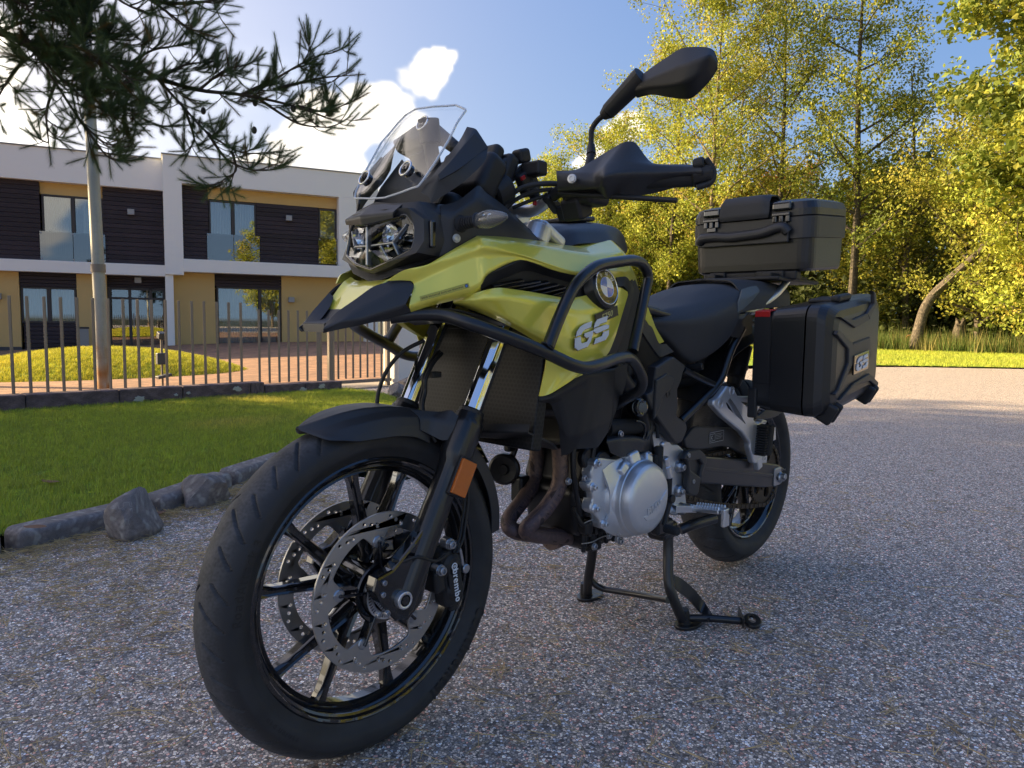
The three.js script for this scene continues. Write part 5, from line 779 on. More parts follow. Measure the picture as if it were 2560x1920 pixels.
for (const s of [1, -1]) { // side cases: a lid of crossed raised bands, a seam, foot pads; they rise towards the rear
  const pc = sub('side_case', bike, 'black side case with raised crossing bands'); const slope = .12, X0 = 1.25;
  const T_ = (g) => { g = clean(g); const p = g.attributes.position; for (let i = 0; i < p.count; i++) p.setY(i, p.getY(i) + (p.getX(i) - X0) * slope); g.computeVertexNormals(); return s < 0 ? mirror(g) : clean(g); };
  const loop = (z, x0, x1, y0, y1, r) => { const P = [[x0, y0], [x1, y0 + .0], [x1, y1], [x0, y1]], out = []; for (let k = 0; k < 4; k++) { const A = V(...P[(k + 3) % 4], z), B = V(...P[k], z), C = V(...P[(k + 1) % 4], z), st = B.clone().add(A.sub(B).setLength(r)), e = B.clone().add(C.sub(B).setLength(r)); for (let i = 0; i <= 7; i++) { const t = i / 7, u = 1 - t; out.push(st.clone().multiplyScalar(u * u).addScaledVector(B, 2 * u * t).addScaledVector(e, t * t)); } } out.push(out[0].clone()); return out; };
  const cap = (R) => { const c = R.reduce((a, q) => a.add(q), V(0, 0, 0)).multiplyScalar(1 / R.length); return gridGeo([R, R.map(() => c.clone())]); };
  const b = [loop(.185, 1.27, 1.66, .61, .86, .03), loop(.19, 1.25, 1.68, .595, .877, .035), loop(.245, 1.25, 1.69, .59, .882, .035), loop(.247, 1.246, 1.694, .586, .887, .035), loop(.339, 1.246, 1.695, .578, .897, .04)];
  const l = [loop(.341, 1.25, 1.69, .582, .893, .04), loop(.344, 1.245, 1.695, .577, .898, .042), loop(.372, 1.247, 1.69, .577, .898, .045), loop(.392, 1.256, 1.68, .585, .892, .05), loop(.406, 1.278, 1.662, .602, .876, .05), loop(.411, 1.302, 1.645, .622, .858, .045)];
  part('case_body', [T_(gridGeo(b)), T_(cap(b[0]))], M.caseBlack, pc); part('case_lid', [T_(gridGeo(l)), T_(cap(l[5]))], M.caseBlack, pc);
  const flat = { arm: [[1.280, .829], [1.302, .828], [1.406, .794], [1.419, .780], [1.425, .740], [1.412, .729], [1.326, .657], [1.294, .647], [1.280, .651], [1.307, .661], [1.379, .736], [1.374, .775], [1.274, .819]], corner: [[1.552, .951], [1.584, .946], [1.601, .911], [1.542, .863], [1.512, .880], [1.572, .913], [1.566, .940]], low: [[1.569, .697], [1.656, .666], [1.649, .650], [1.576, .673], [1.441, .666], [1.341, .629], [1.325, .632], [1.432, .674]], centre: [[1.414, .792], [1.558, .810], [1.579, .747], [1.501, .735], [1.425, .721]], wedge: [[1.294, .867], [1.404, .861], [1.516, .881], [1.542, .862], [1.421, .837]] };
  for (const [k, P_] of Object.entries(flat)) { const g = plate(P_, k === 'centre' ? .4165 : .4185, .012, { bevel: .0035 }); part('case_band', s < 0 ? mirror(g) : clean(g), M.plastic, pc); }
  part('case_feet', [[1.29, .0], [1.325, .006], [1.60, .0], [1.63, .004]].map(([x]) => T_(box(.018, .06, .055, x, .592, .392, { r: .008, rx: .5 }))), M.plasticDark, pc);
  const bg = [T_(box(.125, .058, .006, 1.475, .708, .4195, { r: .002 }))]; part('badge_plate', bg, M.gloss, pc);
  const q = place(gsGeo(.1, .0015), V(1.475, .708 + (1.475 - X0) * slope, .4235), V(1, .12, 0), V(0, 1, 0)); part('badge_lettering', [s < 0 ? mirror(q) : q], M.white, pc);
  const vt = place(textGeo('VARIO', .019, .0015), V(1.475, .838 + .027, .4115), V(1, .12, 0), V(0, 1, 0)); part('case_lettering', [s < 0 ? mirror(vt) : vt], M.gloss, pc);
  part('case_marker', [T_(box(.05, .0022, .046, 1.275, .882, .213, { r: .001 })), T_(box(.003, .016, .046, 1.2495, .874, .213, { r: .001 }))], M.red, pc, 'red marker strip');
  part('case_latch', [T_(box(.018, .09, .028, 1.252, .61, .192, { r: .006 })), T_(box(.1, .012, .07, 1.42, .90, .33, { r: .005 })), T_(box(.1, .02, .03, 1.42, .905, .372, { r: .008 })), T_(box(.003, .2, .05, 1.2505, .77, .213, { r: .001 }))], M.plasticDark, pc);
}
// ---- stands and rider peg
part('rider_peg', [beam(G.rider_peg[0], G.rider_peg[1], .045, .012, [0, 1, 0], .003), ...Array.from({ length: 11 }, (_, i) => { const q = VA(G.rider_peg[0]).lerp(VA(G.rider_peg[1]), (i + .3) / 11); return [cyl([q.x - .018, q.y + .004, q.z], [q.x - .018, q.y + .014, q.z], .004, .003, 5), cyl([q.x + .018, q.y + .004, q.z], [q.x + .018, q.y + .014, q.z], .004, .003, 5)]; }).flat(), beam([.92, .335, .13], G.rider_peg[0], .03, .02), box(.03, .05, .012, G.rider_peg[1][0] - .004, G.rider_peg[1][1] - .015, .258, { r: .004 })], M.alu, bike);
part('peg_ball', [new THREE.SphereGeometry(.0095, 20, 14).translate(G.rider_peg[1][0] + .012, G.rider_peg[1][1], .262)], M.plasticDark, bike);
part('side_stand', [tube(G.side_stand, .015), box(.06, .05, .05, .90, .285, .11, { r: .014 }), box(.05, .07, .03, .86, .31, .125, { r: .01 })], M.satin, bike);
{
  const cs = sub('centre_stand', bike, 'black centre stand');
  part('stand_frame', [tube(G.stand_left, .0145, { bend: .06, rs: 18 }), tube(G.stand_right, .0145, { rs: 18 }), tube(G.stand_cross, .0095, { bend: .05, rs: 14 }), tube(G.stand_tang, .0105, { rs: 14 }), box(.08, .05, .06, .92, .27, .1, { r: .015 }), box(.05, .06, .03, .86, .28, -.1, { r: .01 })], M.satin, cs);
  const bp_ = G.stand_brace.map(VA); part('stand_brace', [panel([-1, 1].map((e) => bp_.map((q, i) => [q.x + e * [.004, .010, .012, .012, .014][i], q.y + e * [.010, .014, .012, .010, .002][i], q.z])), { t: .007, k: .4 })], M.satin, cs);
  for (const [x, z] of [[.965, .165], [.93, -.155]]) part('stand_foot', [(() => { const s = new THREE.Shape(); s.absellipse(0, 0, .05, .03, 0, 2 * Math.PI); const g = new THREE.ExtrudeGeometry(s, { depth: .006, bevelEnabled: true, bevelSize: .002, bevelThickness: .002, bevelSegments: 2, curveSegments: 20 }); g.rotateX(-Math.PI / 2); g.translate(x, .0025, z); return g; })(), cyl([x - .012, .006, z - .004], [x - .018, .05, z - .006], .02, .0145)], M.satin, cs);
  { const [a, b] = G.stand_pad.map(VA), t = VA(G.stand_tang[2]); const s = new THREE.Shape(); s.absellipse(0, 0, .045, .022, 0, 2 * Math.PI); const h = new THREE.Path(); h.absellipse(.006, 0, .03, .012, 0, 2 * Math.PI, true); s.holes.push(h); const g = new THREE.ExtrudeGeometry(s, { depth: .006, bevelEnabled: true, bevelSize: .002, bevelThickness: .002, bevelSegments: 2 }); g.rotateX(-Math.PI / 2); g.rotateY(.5); g.translate(t.x + .03, t.y - .008, t.z + .012); part('stand_pedal', [g, beam(t.clone().add(V(-.02, .002, .01)), t.clone().add(V(.03, .012, -.03)), .004, .03, [0, 1, 0])], M.satin, cs); }
}
// ------------------------------------------------------------------ ground
const at2 = (P, q) => P.map((p_) => [p_[0], q, p_[1]]);
function sheet(outline, y, m, name, o = {}) { // a level sheet with the given outline in plan (x, z)
  const s = new THREE.Shape(outline.map((q) => new THREE.Vector2(q[0], -q[1]))); const g = new THREE.ShapeGeometry(s); g.rotateX(-Math.PI / 2); g.translate(0, y, 0); const c = clean(g); const msh = part(name, c, m, scene, null); return tag(msh, null, null, null, 'structure');
}
const asphaltMaps = (() => { // worn asphalt: close-packed chips of grey, bluish and reddish stone with dark binder between
  const N = 2048, cell = 11, n = Math.floor(N / cell), px = new Float32Array(n * n * 2), tone = [], prot = new Float32Array(n * n);
  for (let i = 0; i < n * n; i++) { px[2 * i] = rnd(); px[2 * i + 1] = rnd(); prot[i] = rnd(); const v = 62 + 66 * Math.pow(rnd(), 1.4), k = rnd(); tone.push(k < .1 ? [v * 1.10, v * .9, v * .84] : k < .25 ? [v * .94, v * 1.0, v * 1.08] : k < .32 ? [v * 1.25, v * 1.24, v * 1.22] : k < .45 ? [v * .6, v * .6, v * .62] : [v, v * .99, v * .97]); }
  const col = new Uint8Array(N * N * 4), bmp = new Uint8Array(N * N * 4), w = N / n;
  for (let y = 0; y < N; y++) for (let x = 0; x < N; x++) {
    const cx = Math.floor(x / w), cy = Math.floor(y / w); let d1 = 9, d2 = 9, id = 0;
    for (let b = -1; b <= 1; b++) for (let a = -1; a <= 1; a++) { const ax = ((cx + a) % n + n) % n, ay = ((cy + b) % n + n) % n, k = ay * n + ax, dx = x / w - (cx + a + px[2 * k]), dy = y / w - (cy + b + px[2 * k + 1]), d = Math.hypot(dx, dy) - .3 * prot[k]; if (d < d1) { d2 = d1; d1 = d; id = k; } else if (d < d2) d2 = d; }
    const e = smooth(.02, .24, d2 - d1), t = tone[id], g = .84 + .32 * rnd(), o = (y * N + x) * 4, gap = .30;
    for (let c = 0; c < 3; c++) col[o + c] = clamp(mix(46, t[c] * 1.12, mix(gap, 1, e) * e) * g, 0, 255); col[o + 3] = 255;
    const h = 255 * e * (.45 + .55 * prot[id]); bmp[o] = bmp[o + 1] = bmp[o + 2] = h; bmp[o + 3] = 255;
  }
  const mk = (d, s) => { const t = new THREE.DataTexture(d, N, N); t.wrapS = t.wrapT = THREE.RepeatWrapping; t.magFilter = THREE.LinearFilter; t.minFilter = THREE.LinearMipmapLinearFilter; t.generateMipmaps = true; if (s) t.colorSpace = THREE.SRGBColorSpace; t.needsUpdate = true; return t; };
  return [mk(col, true), mk(bmp, false)];
})();
const grassTex = tex(1024, 1024, (i, j) => { const n = .5 + .9 * tileNoise(i, j, 1024, 14) , m = .5 + .8 * tileNoise(i, j, 1024, 70, 5), f = rnd(); const dry = smooth(.62, .9, n * .6 + m * .4); return [mix(112, 160, dry) * (.6 + .6 * m) + 30 * f, mix(142, 156, dry) * (.6 + .6 * m) + 34 * f, 24 + 12 * f]; });
const asphaltM = std(rgb(4.9, 4.3, 3.8), .86, 0, { map: rep(asphaltMaps[0], 1.15), bumpMap: rep(asphaltMaps[1], 1.15), bumpScale: .0015 });
const grassM = std(rgb(1, 1, 1), .95, 0, { map: rep(grassTex, 2.6), bumpMap: rep(grassTex, .7), bumpScale: .01 });
// one sheet to the horizon, then the asphalt yard, the lawns and the paved forecourt as sheets of their own
const ground = (() => { const g = new THREE.PlaneGeometry(1200, 1200, 8, 8); g.rotateX(-Math.PI / 2); g.translate(60, -.62, -60); return tag(part('ground', clean(g), std(rgb(.06, .075, .03), .95, 0, { map: rep(grassTex, 6) }), scene), null, null, null, 'structure'); })();
const roadSheet = sheet([[-18, 20], [-18, -.4], [-6, -.75], [-2, -1.45], [-.26, -1.86], [.3, -2.0], [.75, -2.28], [1.04, -2.5], [1.3, -2.3], [1.5, -1.85], [2.2, -1.9], [3.0, -2.9], [3.7, -4.2], [4.1, -5.3], [4.2, -6.6], [5.6, -6.7], [8, -6.2], [11.5, -5.6], [14.5, -4.6], [16.4, -3.3], [17.8, -1.5], [20, 3], [24, 12], [28, 30], [-18, 30]], 0, asphaltM, 'asphalt_yard');
{ // lawn towards the fence, slightly domed so that it rolls down to the kerb
  const edge = [[-14, -6.2], [-14, -1.0], [-6, -.95], [-2, -1.62], [-.26, -2.0], [.3, -2.14], [.75, -2.4], [1.05, -2.66], [1.3, -2.75], [1.75, -2.5], [2.3, -2.3], [2.9, -3.2], [3.55, -4.4], [3.95, -5.4], [4.0, -6.2]];
  const s = new THREE.Shape(edge.map((q) => new THREE.Vector2(q[0], -q[1]))); let g = new THREE.ShapeGeometry(s); g.rotateX(-Math.PI / 2); g.translate(0, .035, 0); tag(part('lawn', clean(g), grassM, scene), null, null, null, 'structure');
  sheet([[15.9, -3.9], [16.6, -3.1], [17.9, -1.4], [20.1, 3], [24.1, 12], [28, 30], [60, 30], [60, -30], [30, -30], [14, -9], [11, -6.5], [13.5, -5.4]], .03, grassM, 'far_lawn');
}
{ // forecourt behind the fence: brick-red paving that falls away to the left
  const nx = 24, nzv = 16, R = []; for (let j = 0; j <= nzv; j++) { const row = []; for (let i = 0; i <= nx; i++) { const x = mix(-14, 24, i / nx), z = mix(-6.5, -34, j / nzv), far = j / nzv; row.push(V(x, mix(-.004, mix(-.55, .0, smooth(-4, 16, x)), smooth(0, .6, far)), z)); } R.push(row); }
  const pave = tex(512, 512, (i, j) => { const bw = 64, bh = 32, row = Math.floor(j / bh), off = (row % 2) * 32, u = (i + off) % bw, v = j % bh, k = Math.sin((Math.floor((i + off) / bw) % 8) * 12.9 + row * 78.2) * 43758.5, t = .8 + .35 * (k - Math.floor(k)), gap = u < 3 || v < 3; const c = gap ? [96, 84, 72] : [150 * t, 112 * t, 86 * t]; const g = (rnd() - .5) * 26; return c.map((q) => clamp(q + g, 0, 255)); });
  tag(part('forecourt_paving', clean(gridGeo(R)), std(rgb(1, 1, 1), .9, 0, { map: rep(pave, 1.6), bumpMap: rep(pave, 1.6), bumpScale: .004 }), scene), null, null, null, 'structure');
  // round grass mound in the forecourt
  const M_ = []; for (let j = 0; j <= 12; j++) { const row = []; for (let i = 0; i <= 40; i++) { const a = i / 40 * 2 * Math.PI, r = j / 12; const bumpy = .03 * nz(Math.cos(a) * r * 3, Math.sin(a) * r * 3, 4); row.push(V(3.25 + 2.35 * r * Math.cos(a) , -.14 + .44 * Math.pow(Math.max(0, 1 - r * r), .9) + bumpy * (1 - r), -12.4 + 2.3 * r * Math.sin(a))); } M_.push(row); }
  tag(part('grass_mound', clean(gridGeo(M_)), grassM, scene), null, null, null, 'structure');
}
// grass blades: countless, one object for each lawn
const bladeGeo = (() => { const gs = []; for (let i = 0; i < 9; i++) { const a = rr(0, 6.28), h = rr(.028, .062), lean = rr(.1, .6), w = rr(.0016, .003), x = rr(-.03, .03), z = rr(-.03, .03), c = Math.cos(a), s = Math.sin(a); const p = [x - w * s, 0, z + w * c, x + w * s, 0, z - w * c, x + c * h * lean * .4 + w * .7 * s, h * .6, z + s * h * lean * .4 - w * .7 * c, x - w * s, 0, z + w * c, x + c * h * lean * .4 + w * .7 * s, h * .6, z + s * h * lean * .4 - w * .7 * c, x + c * h * lean * .4 - w * .7 * s, h * .6, z + s * h * lean * .4 + w * .7 * c, x + c * h * lean * .4 + w * .7 * s, h * .6, z + s * h * lean * .4 - w * .7 * c, x + c * h * lean, h, z + s * h * lean, x + c * h * lean * .4 - w * .7 * s, h * .6, z + s * h * lean * .4 + w * .7 * c]; const g = new THREE.BufferGeometry(); g.setAttribute('position', new THREE.Float32BufferAttribute(p, 3)); g.computeVertexNormals(); gs.push(g); } return merge(gs); })();
const leafy = (c, tr = .4, extra = {}) => phy(c, .75, 0, { transmission: tr, thickness: 0, side: THREE.DoubleSide, specularIntensity: .3, ...extra });
const bladeM = leafy(rgb(1, 1, 1), .35);
function inPoly(x, z, P) { let c = false; for (let i = 0, j = P.length - 1; i < P.length; j = i++) if ((P[i][1] > z) !== (P[j][1] > z) && x < (P[j][0] - P[i][0]) * (z - P[i][1]) / (P[j][1] - P[i][1]) + P[i][0]) c = !c; return c; }
function scatter(name, geo, mat, n, place_, parent = scene) { // instances with small differences of size, turn and colour
  const im = new THREE.InstancedMesh(geo, mat, n), m = new THREE.Matrix4(), q = new THREE.Quaternion(), c = new THREE.Color(); im.name = name; im.castShadow = im.receiveShadow = true; let k = 0, guard = 0;
  while (k < n && guard++ < n * 20) { const r = place_(k); if (!r) continue; q.setFromEuler(new THREE.Euler(...(r.rot || [0, rr(0, 6.28), 0]))); m.compose(r.p, q, r.s.isVector3 ? r.s : V(r.s, r.s, r.s)); im.setMatrixAt(k, m); im.setColorAt(k, c.setRGB(...r.c)); k++; }
  im.count = k; parent.add(im); return im;
}
const grassCol = (x, z) => { const n = fbm(x * .6, z * .6, 3, 3), d = rnd(), dry = smooth(.05, .5, n + .25 * (d - .5)); return [mix(.42, .60, dry) * (.7 + .6 * d), mix(.47, .52, dry) * (.7 + .6 * d), .07 + .05 * dry]; };
{
  const L = [[-3, -6.15], [-3, -1.5], [-2, -1.62], [-.26, -2.0], [.3, -2.14], [.75, -2.4], [1.05, -2.66], [1.3, -2.75], [1.75, -2.5], [2.3, -2.3], [2.9, -3.2], [3.55, -4.4], [3.95, -5.4], [4.0, -6.15]];
  tag(scatter('lawn_grass', bladeGeo, bladeM, 62000, () => { const x = rr(-3, 4), z = -1.4 - 4.75 * Math.pow(rnd(), 1.25); return inPoly(x, z, L) ? { p: V(x, .03, z), s: rr(.4, .8), c: grassCol(x, z) } : null; }), 'mown green lawn between the fence and the kerb', 'grass', null, 'stuff');
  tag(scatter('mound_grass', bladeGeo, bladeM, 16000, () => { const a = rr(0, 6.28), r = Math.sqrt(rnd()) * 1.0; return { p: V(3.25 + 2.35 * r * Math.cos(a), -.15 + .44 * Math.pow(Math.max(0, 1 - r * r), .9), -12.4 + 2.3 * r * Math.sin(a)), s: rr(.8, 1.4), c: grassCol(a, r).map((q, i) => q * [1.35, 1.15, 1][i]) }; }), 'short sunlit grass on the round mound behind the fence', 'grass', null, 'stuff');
  tag(scatter('far_grass', bladeGeo, bladeM, 26000, () => { const t = rnd(), x = rr(14.2, 30), z = rr(-14, 8); return (x > 16.2 + .9 * (z + 3.5) * .9 && x > 14.5 - (z + 4) * .3) ? { p: V(x, .02, z), s: rr(1, 1.8), c: grassCol(x, z) } : null; }), 'green lawn along the edge of the wood', 'grass', null, 'stuff');
}
// ------------------------------------------------------------------ kerb, rocks, leaves and needles
const stoneTex = tex(512, 512, (i, j) => { const n = .5 + .8 * tileNoise(i, j, 512, 8), m = .5 + .9 * tileNoise(i, j, 512, 36, 2), lich = smooth(.66, .95, .5 + .9 * tileNoise(i, j, 512, 17, 9)); const v = 92 + 34 * n * m + (rnd() - .5) * 26; return [mix(v * 1.04, 150, lich * .5), mix(v * .98, 150, lich * .5), mix(v * .95, 142, lich * .5)]; });
const stoneM = std(rgb(1.5, 1.45, 1.4), .9, 0, { map: rep(stoneTex, .5), bumpMap: rep(stoneTex, .22), bumpScale: .006 });
function rockGeo(w, h, d, s, cuts = 9) { // a boulder with broken faces
  let g = new THREE.IcosahedronGeometry(1, 9); const p = g.attributes.position, pl = []; for (let i = 0; i < cuts; i++) { const a = rr(0, 6.28), e = rr(-.5, 1.1); pl.push([V(Math.cos(a) * Math.cos(e), Math.sin(e), Math.sin(a) * Math.cos(e)), rr(.56, .86)]); }
  for (let i = 0; i < p.count; i++) { const v = V(p.getX(i), p.getY(i), p.getZ(i)); for (const [n, k] of pl) { const q = v.dot(n); if (q > k) v.addScaledVector(n, (k - q) * .93); } const f = 1 + .10 * fbm(v.x * 1.7 + s, v.y * 1.7, v.z * 1.7, 4) + .03 * nz(v.x * 9 + s, v.y * 9, v.z * 9); v.multiplyScalar(f); p.setXYZ(i, v.x * w, v.y * h, v.z * d); }
  g = mergeVertices(clean(g).deleteAttribute('normal').deleteAttribute('uv')); return clean(toCreasedNormals(g, .55));
}
{
  const K = tag(new THREE.Group(), 'line of weathered grey kerb stones edging the lawn', 'kerb'); K.name = 'kerb'; scene.add(K);
  const L = [[-7, -.78], [-2, -1.52], [-.26, -1.9], [.3, -2.06], [.75, -2.34], [1.04, -2.58], [1.28, -2.66]].map((q) => V(q[0], 0, q[1])), c = new Line3(cardinal(L, 6, .4)), len = c.L[c.L.length - 1], n = Math.round(len / .56);
  for (let i = 0; i < n; i++) { const a = c.getPoint(i / n + .003), b = c.getPoint((i + 1) / n - .003), l = a.distanceTo(b), g = new RoundedBoxGeometry(l, .16, .13, 5, .03), p = g.attributes.position; for (let k = 0; k < p.count; k++) { const f = .010 * fbm(p.getX(k) * 9 + i * 7, p.getY(k) * 9, p.getZ(k) * 9, 3); p.setXYZ(k, p.getX(k), p.getY(k) + f, p.getZ(k) + f); } g.rotateY(-Math.atan2(b.z - a.z, b.x - a.x)); g.translate((a.x + b.x) / 2, .0 + rr(-.006, .006), (a.z + b.z) / 2); g.computeVertexNormals(); part('stone', clean(g), stoneM, K); }
  const rock = (x, z, w, h, d, y, lab, turn = 0, s = 1) => { const t = thing('rock', lab, 'rock', [x, 0, z]); const m = new THREE.Mesh(rockGeo(w, h, d, s), stoneM); m.name = 'boulder'; m.castShadow = m.receiveShadow = true; m.position.y = y; m.rotation.y = turn; t.add(m); };
  rock(.17, -1.80, .125, .125, .10, .06, 'larger grey boulder on the kerb, cracked and angular, with pale lichen', .6, 3); rock(.55, -2.06, .125, .10, .10, .05, 'smaller rounded grey boulder on the kerb, close to the front tyre', .2, 11);
  rock(4.15, -5.35, .16, .12, .12, .05, 'brown stone at the end of the lawn by the white gate pillar', .4, 21); rock(4.5, -5.5, .13, .15, .1, .06, 'sunlit tan stone beside the white gate pillar', 1, 31); rock(4.75, -6.0, .14, .10, .12, .05, 'pale yellow stone at the foot of the white gate pillar', 2, 41);
}
const needleGeo = (() => { const gs = []; for (const s of [1, -1]) { const a = s * .16, L = .052; gs.push(cyl([0, 0, 0], [L * Math.cos(a), .004 + .004 * s, L * Math.sin(a)], .00075, .0005, 4, .0001)); } return merge(gs); })();
const Lk = [[-7, -.78], [-2, -1.52], [-.26, -1.9], [.3, -2.06], [.75, -2.34], [1.04, -2.58]];
tag(scatter('pine_needles', needleGeo, std(rgb(1.5, 1.5, 1.5), .8), 7600, (k) => {
  let x, z; if (k < 3800) { const i = Math.floor(rr(0, 5)), t = rnd(), a = Lk[i], b = Lk[i + 1]; x = mix(a[0], b[0], t); z = mix(a[1], b[1], t) + .08 + 1.1 * Math.pow(rnd(), 2.2); } else { x = rr(-2.2, 3.2); z = rr(-2.2, 1.0); if (x > 1.2 && rnd() < .7) return null; }
  if (fbm(x * 2.1, z * 2.1, 8, 3) < -.12 && rnd() < .8) return null; const b = .55 + .8 * rnd();
  return { p: V(x, .004 + .004 * rnd(), z), s: rr(.7, 1.35), rot: [rr(-.12, .12), rr(0, 6.28), rr(-.1, .1)], c: [.34 * b, .245 * b, .11 * b] }; }), 'dry brown pine needles strewn over the asphalt', 'needles', null, 'stuff');
{ // single fallen leaves
  const leafShape = (w, l) => { const s = new THREE.Shape(); s.moveTo(0, -l); s.bezierCurveTo(w, -l * .5, w * 1.1, l * .3, 0, l); s.bezierCurveTo(-w * 1.1, l * .3, -w, -l * .5, 0, -l); const g = new THREE.ShapeGeometry(s, 8), p = g.attributes.position; for (let i = 0; i < p.count; i++) p.setZ(i, .006 + 9 * p.getX(i) ** 2 + 2.5 * p.getY(i) ** 2); g.rotateX(-Math.PI / 2); g.computeVertexNormals(); return clean(g); };
  const put = (x, z, w, l, c, lab, y = 0.002, turn = 0) => { const t = tag(part(numbered('fallen_leaf'), leafShape(w, l), leafy(c, .2), scene), lab, 'leaf'); t.position.set(x, y, z); t.rotation.y = turn; };
  put(-.16, -1.78, .028, .045, rgb(.22, .11, .06), 'reddish brown dry leaf lying on the kerb', .09, .7); put(.32, -1.98, .026, .05, rgb(.20, .11, .07), 'brown dry leaf beside the larger boulder', .01, 1.9); put(.12, -2.75, .03, .06, rgb(.17, .09, .03), 'curled brown leaf lying on the lawn', .05, .4);
  put(.62, -.52, .007, .012, rgb(.20, .34, .05), 'tiny green leaf on the asphalt in front of the centre stand', .002, .4); put(.30, .62, .008, .014, rgb(.16, .26, .04), 'tiny green leaf on the open asphalt, far from the wheels', .002, 2);
  put(3.9, .05, .015, .022, rgb(.10, .16, .03), 'small dark leaf on the sunlit strip of asphalt', .002, 1);
}
// ------------------------------------------------------------------ fence, gate, pole
const ironM = std(rgb(.24, .20, .165), .5, .2), wallTex = tex(512, 512, (i, j) => { const n = .5 + .8 * tileNoise(i, j, 512, 5), m = .5 + .7 * tileNoise(i, j, 512, 26, 3), v = 62 + 30 * n + 18 * m + (rnd() - .5) * 18; return [v * 1.04, v * .95, v * .98]; });
{
  const w = thing('plinth_wall', 'low dark stone wall that carries the metal fence', 'wall');
  const wm = std(rgb(1.35, 1.15, 1.15), .92, 0, { map: rep(wallTex, .7), bumpMap: rep(wallTex, .3), bumpScale: .008 });
  let x = -4.2; const widths = [.62, .5, .7, .55, .8, .52, .66, .6, .74, .58, .7]; for (let i = 0; x < 2.9; i++) { const l = Math.min(widths[i % 11], 2.93 - x); part('stone', box(l - .006, .3, .2, x + l / 2, .02, -6.2, { r: .012 }), wm, w); x += l; }
  for (let i = 0; i < 2; i++) part('stone', box(.475, .26, .2, 3.17 + i * .48, .005, -6.19, { r: .012 }), wm, w);
  const patchM = std(rgb(.42, .41, .37), .9), patch = (px_, y, s, k) => { const pts = circlePts(1, 18).map(([a, b], i) => { const f = s * (.7 + .5 * nz(a * 2 + k, b * 2, k)); return [px_ + a * f * 1.2, y + b * f * .8]; }); part('mortar_patch', plate(pts, -6.088, .02, { bevel: .002 }), patchM, w); };
  patch(1.66, .07, .055, 1); patch(2.0, .09, .022, 2); patch(2.12, .1, .025, 3); patch(2.62, .115, .05, 5); patch(3.38, .06, .05, 7); patch(3.62, .09, .045, 9);
}
{
  const f = thing('metal_fence', 'open fence of upright brown metal bars on a low wall', 'fence'), g1 = new RoundedBoxGeometry(.012, .86, .026, 1, .002), g2 = new RoundedBoxGeometry(.012, .80, .024, 1, .002);
  const bar = (x, h, g, lean) => { const m = new THREE.Mesh(g, ironM); m.name = 'bar'; m.castShadow = m.receiveShadow = true; m.position.set(x, h, -6.23 + rr(-.004, .004)); m.rotation.set(rr(-.006, .006), rr(-.1, .1) + .62, rr(-.006, .006)); f.add(m); };
  for (let i = -34; i < 17; i++) bar(.69 + i * .128, .585, g1); for (let i = 0; i < 6; i++) bar(2.94 + i * .116, .545, g2);
  part('post', box(.045, .95, .05, 3.68, .48, -6.24, { r: .003, ry: .6 }), ironM, f); part('post', box(.045, 1.0, .05, 3.86, .49, -6.26, { r: .003, ry: .6 }), ironM, f);
  const gt = thing('metal_gate', 'matching metal gate of upright bars beside the white pillar', 'gate');
  for (let i = 0; i < 7; i++) { const m = new THREE.Mesh(g2, ironM); m.name = 'bar'; m.castShadow = m.receiveShadow = true; m.position.set(4.1 + i * .107, .52, -6.5); m.rotation.y = .6; gt.add(m); }
  part('gate_frame', [box(.95, .04, .035, 4.42, .08, -6.5, { r: .003 }), box(.04, 1.04, .05, 3.98, .52, -6.5, { r: .003 }), box(.05, 1.12, .05, 4.84, .56, -6.5, { r: .003 }), box(.9, .03, .03, 4.42, .90, -6.5, { r: .003 })], ironM, gt);
  const pl = thing('gate_pillar', 'white rendered pillar beside the metal gate', 'pillar'); part('shaft', box(.34, 1.35, .34, 5.08, .675, -6.52, { r: .006 }), std(rgb(.62, .62, .60), .85), pl); part('cap', box(.40, .05, .40, 5.08, 1.375, -6.52, { r: .006 }), std(rgb(.4, .4, .4), .8), pl);
  const ds = sheet([[3.9, -6.35], [5.8, -6.4], [5.8, -7.2], [3.9, -7.2]], .006, std(rgb(.30, .26, .22), .9), 'gate_threshold');
}
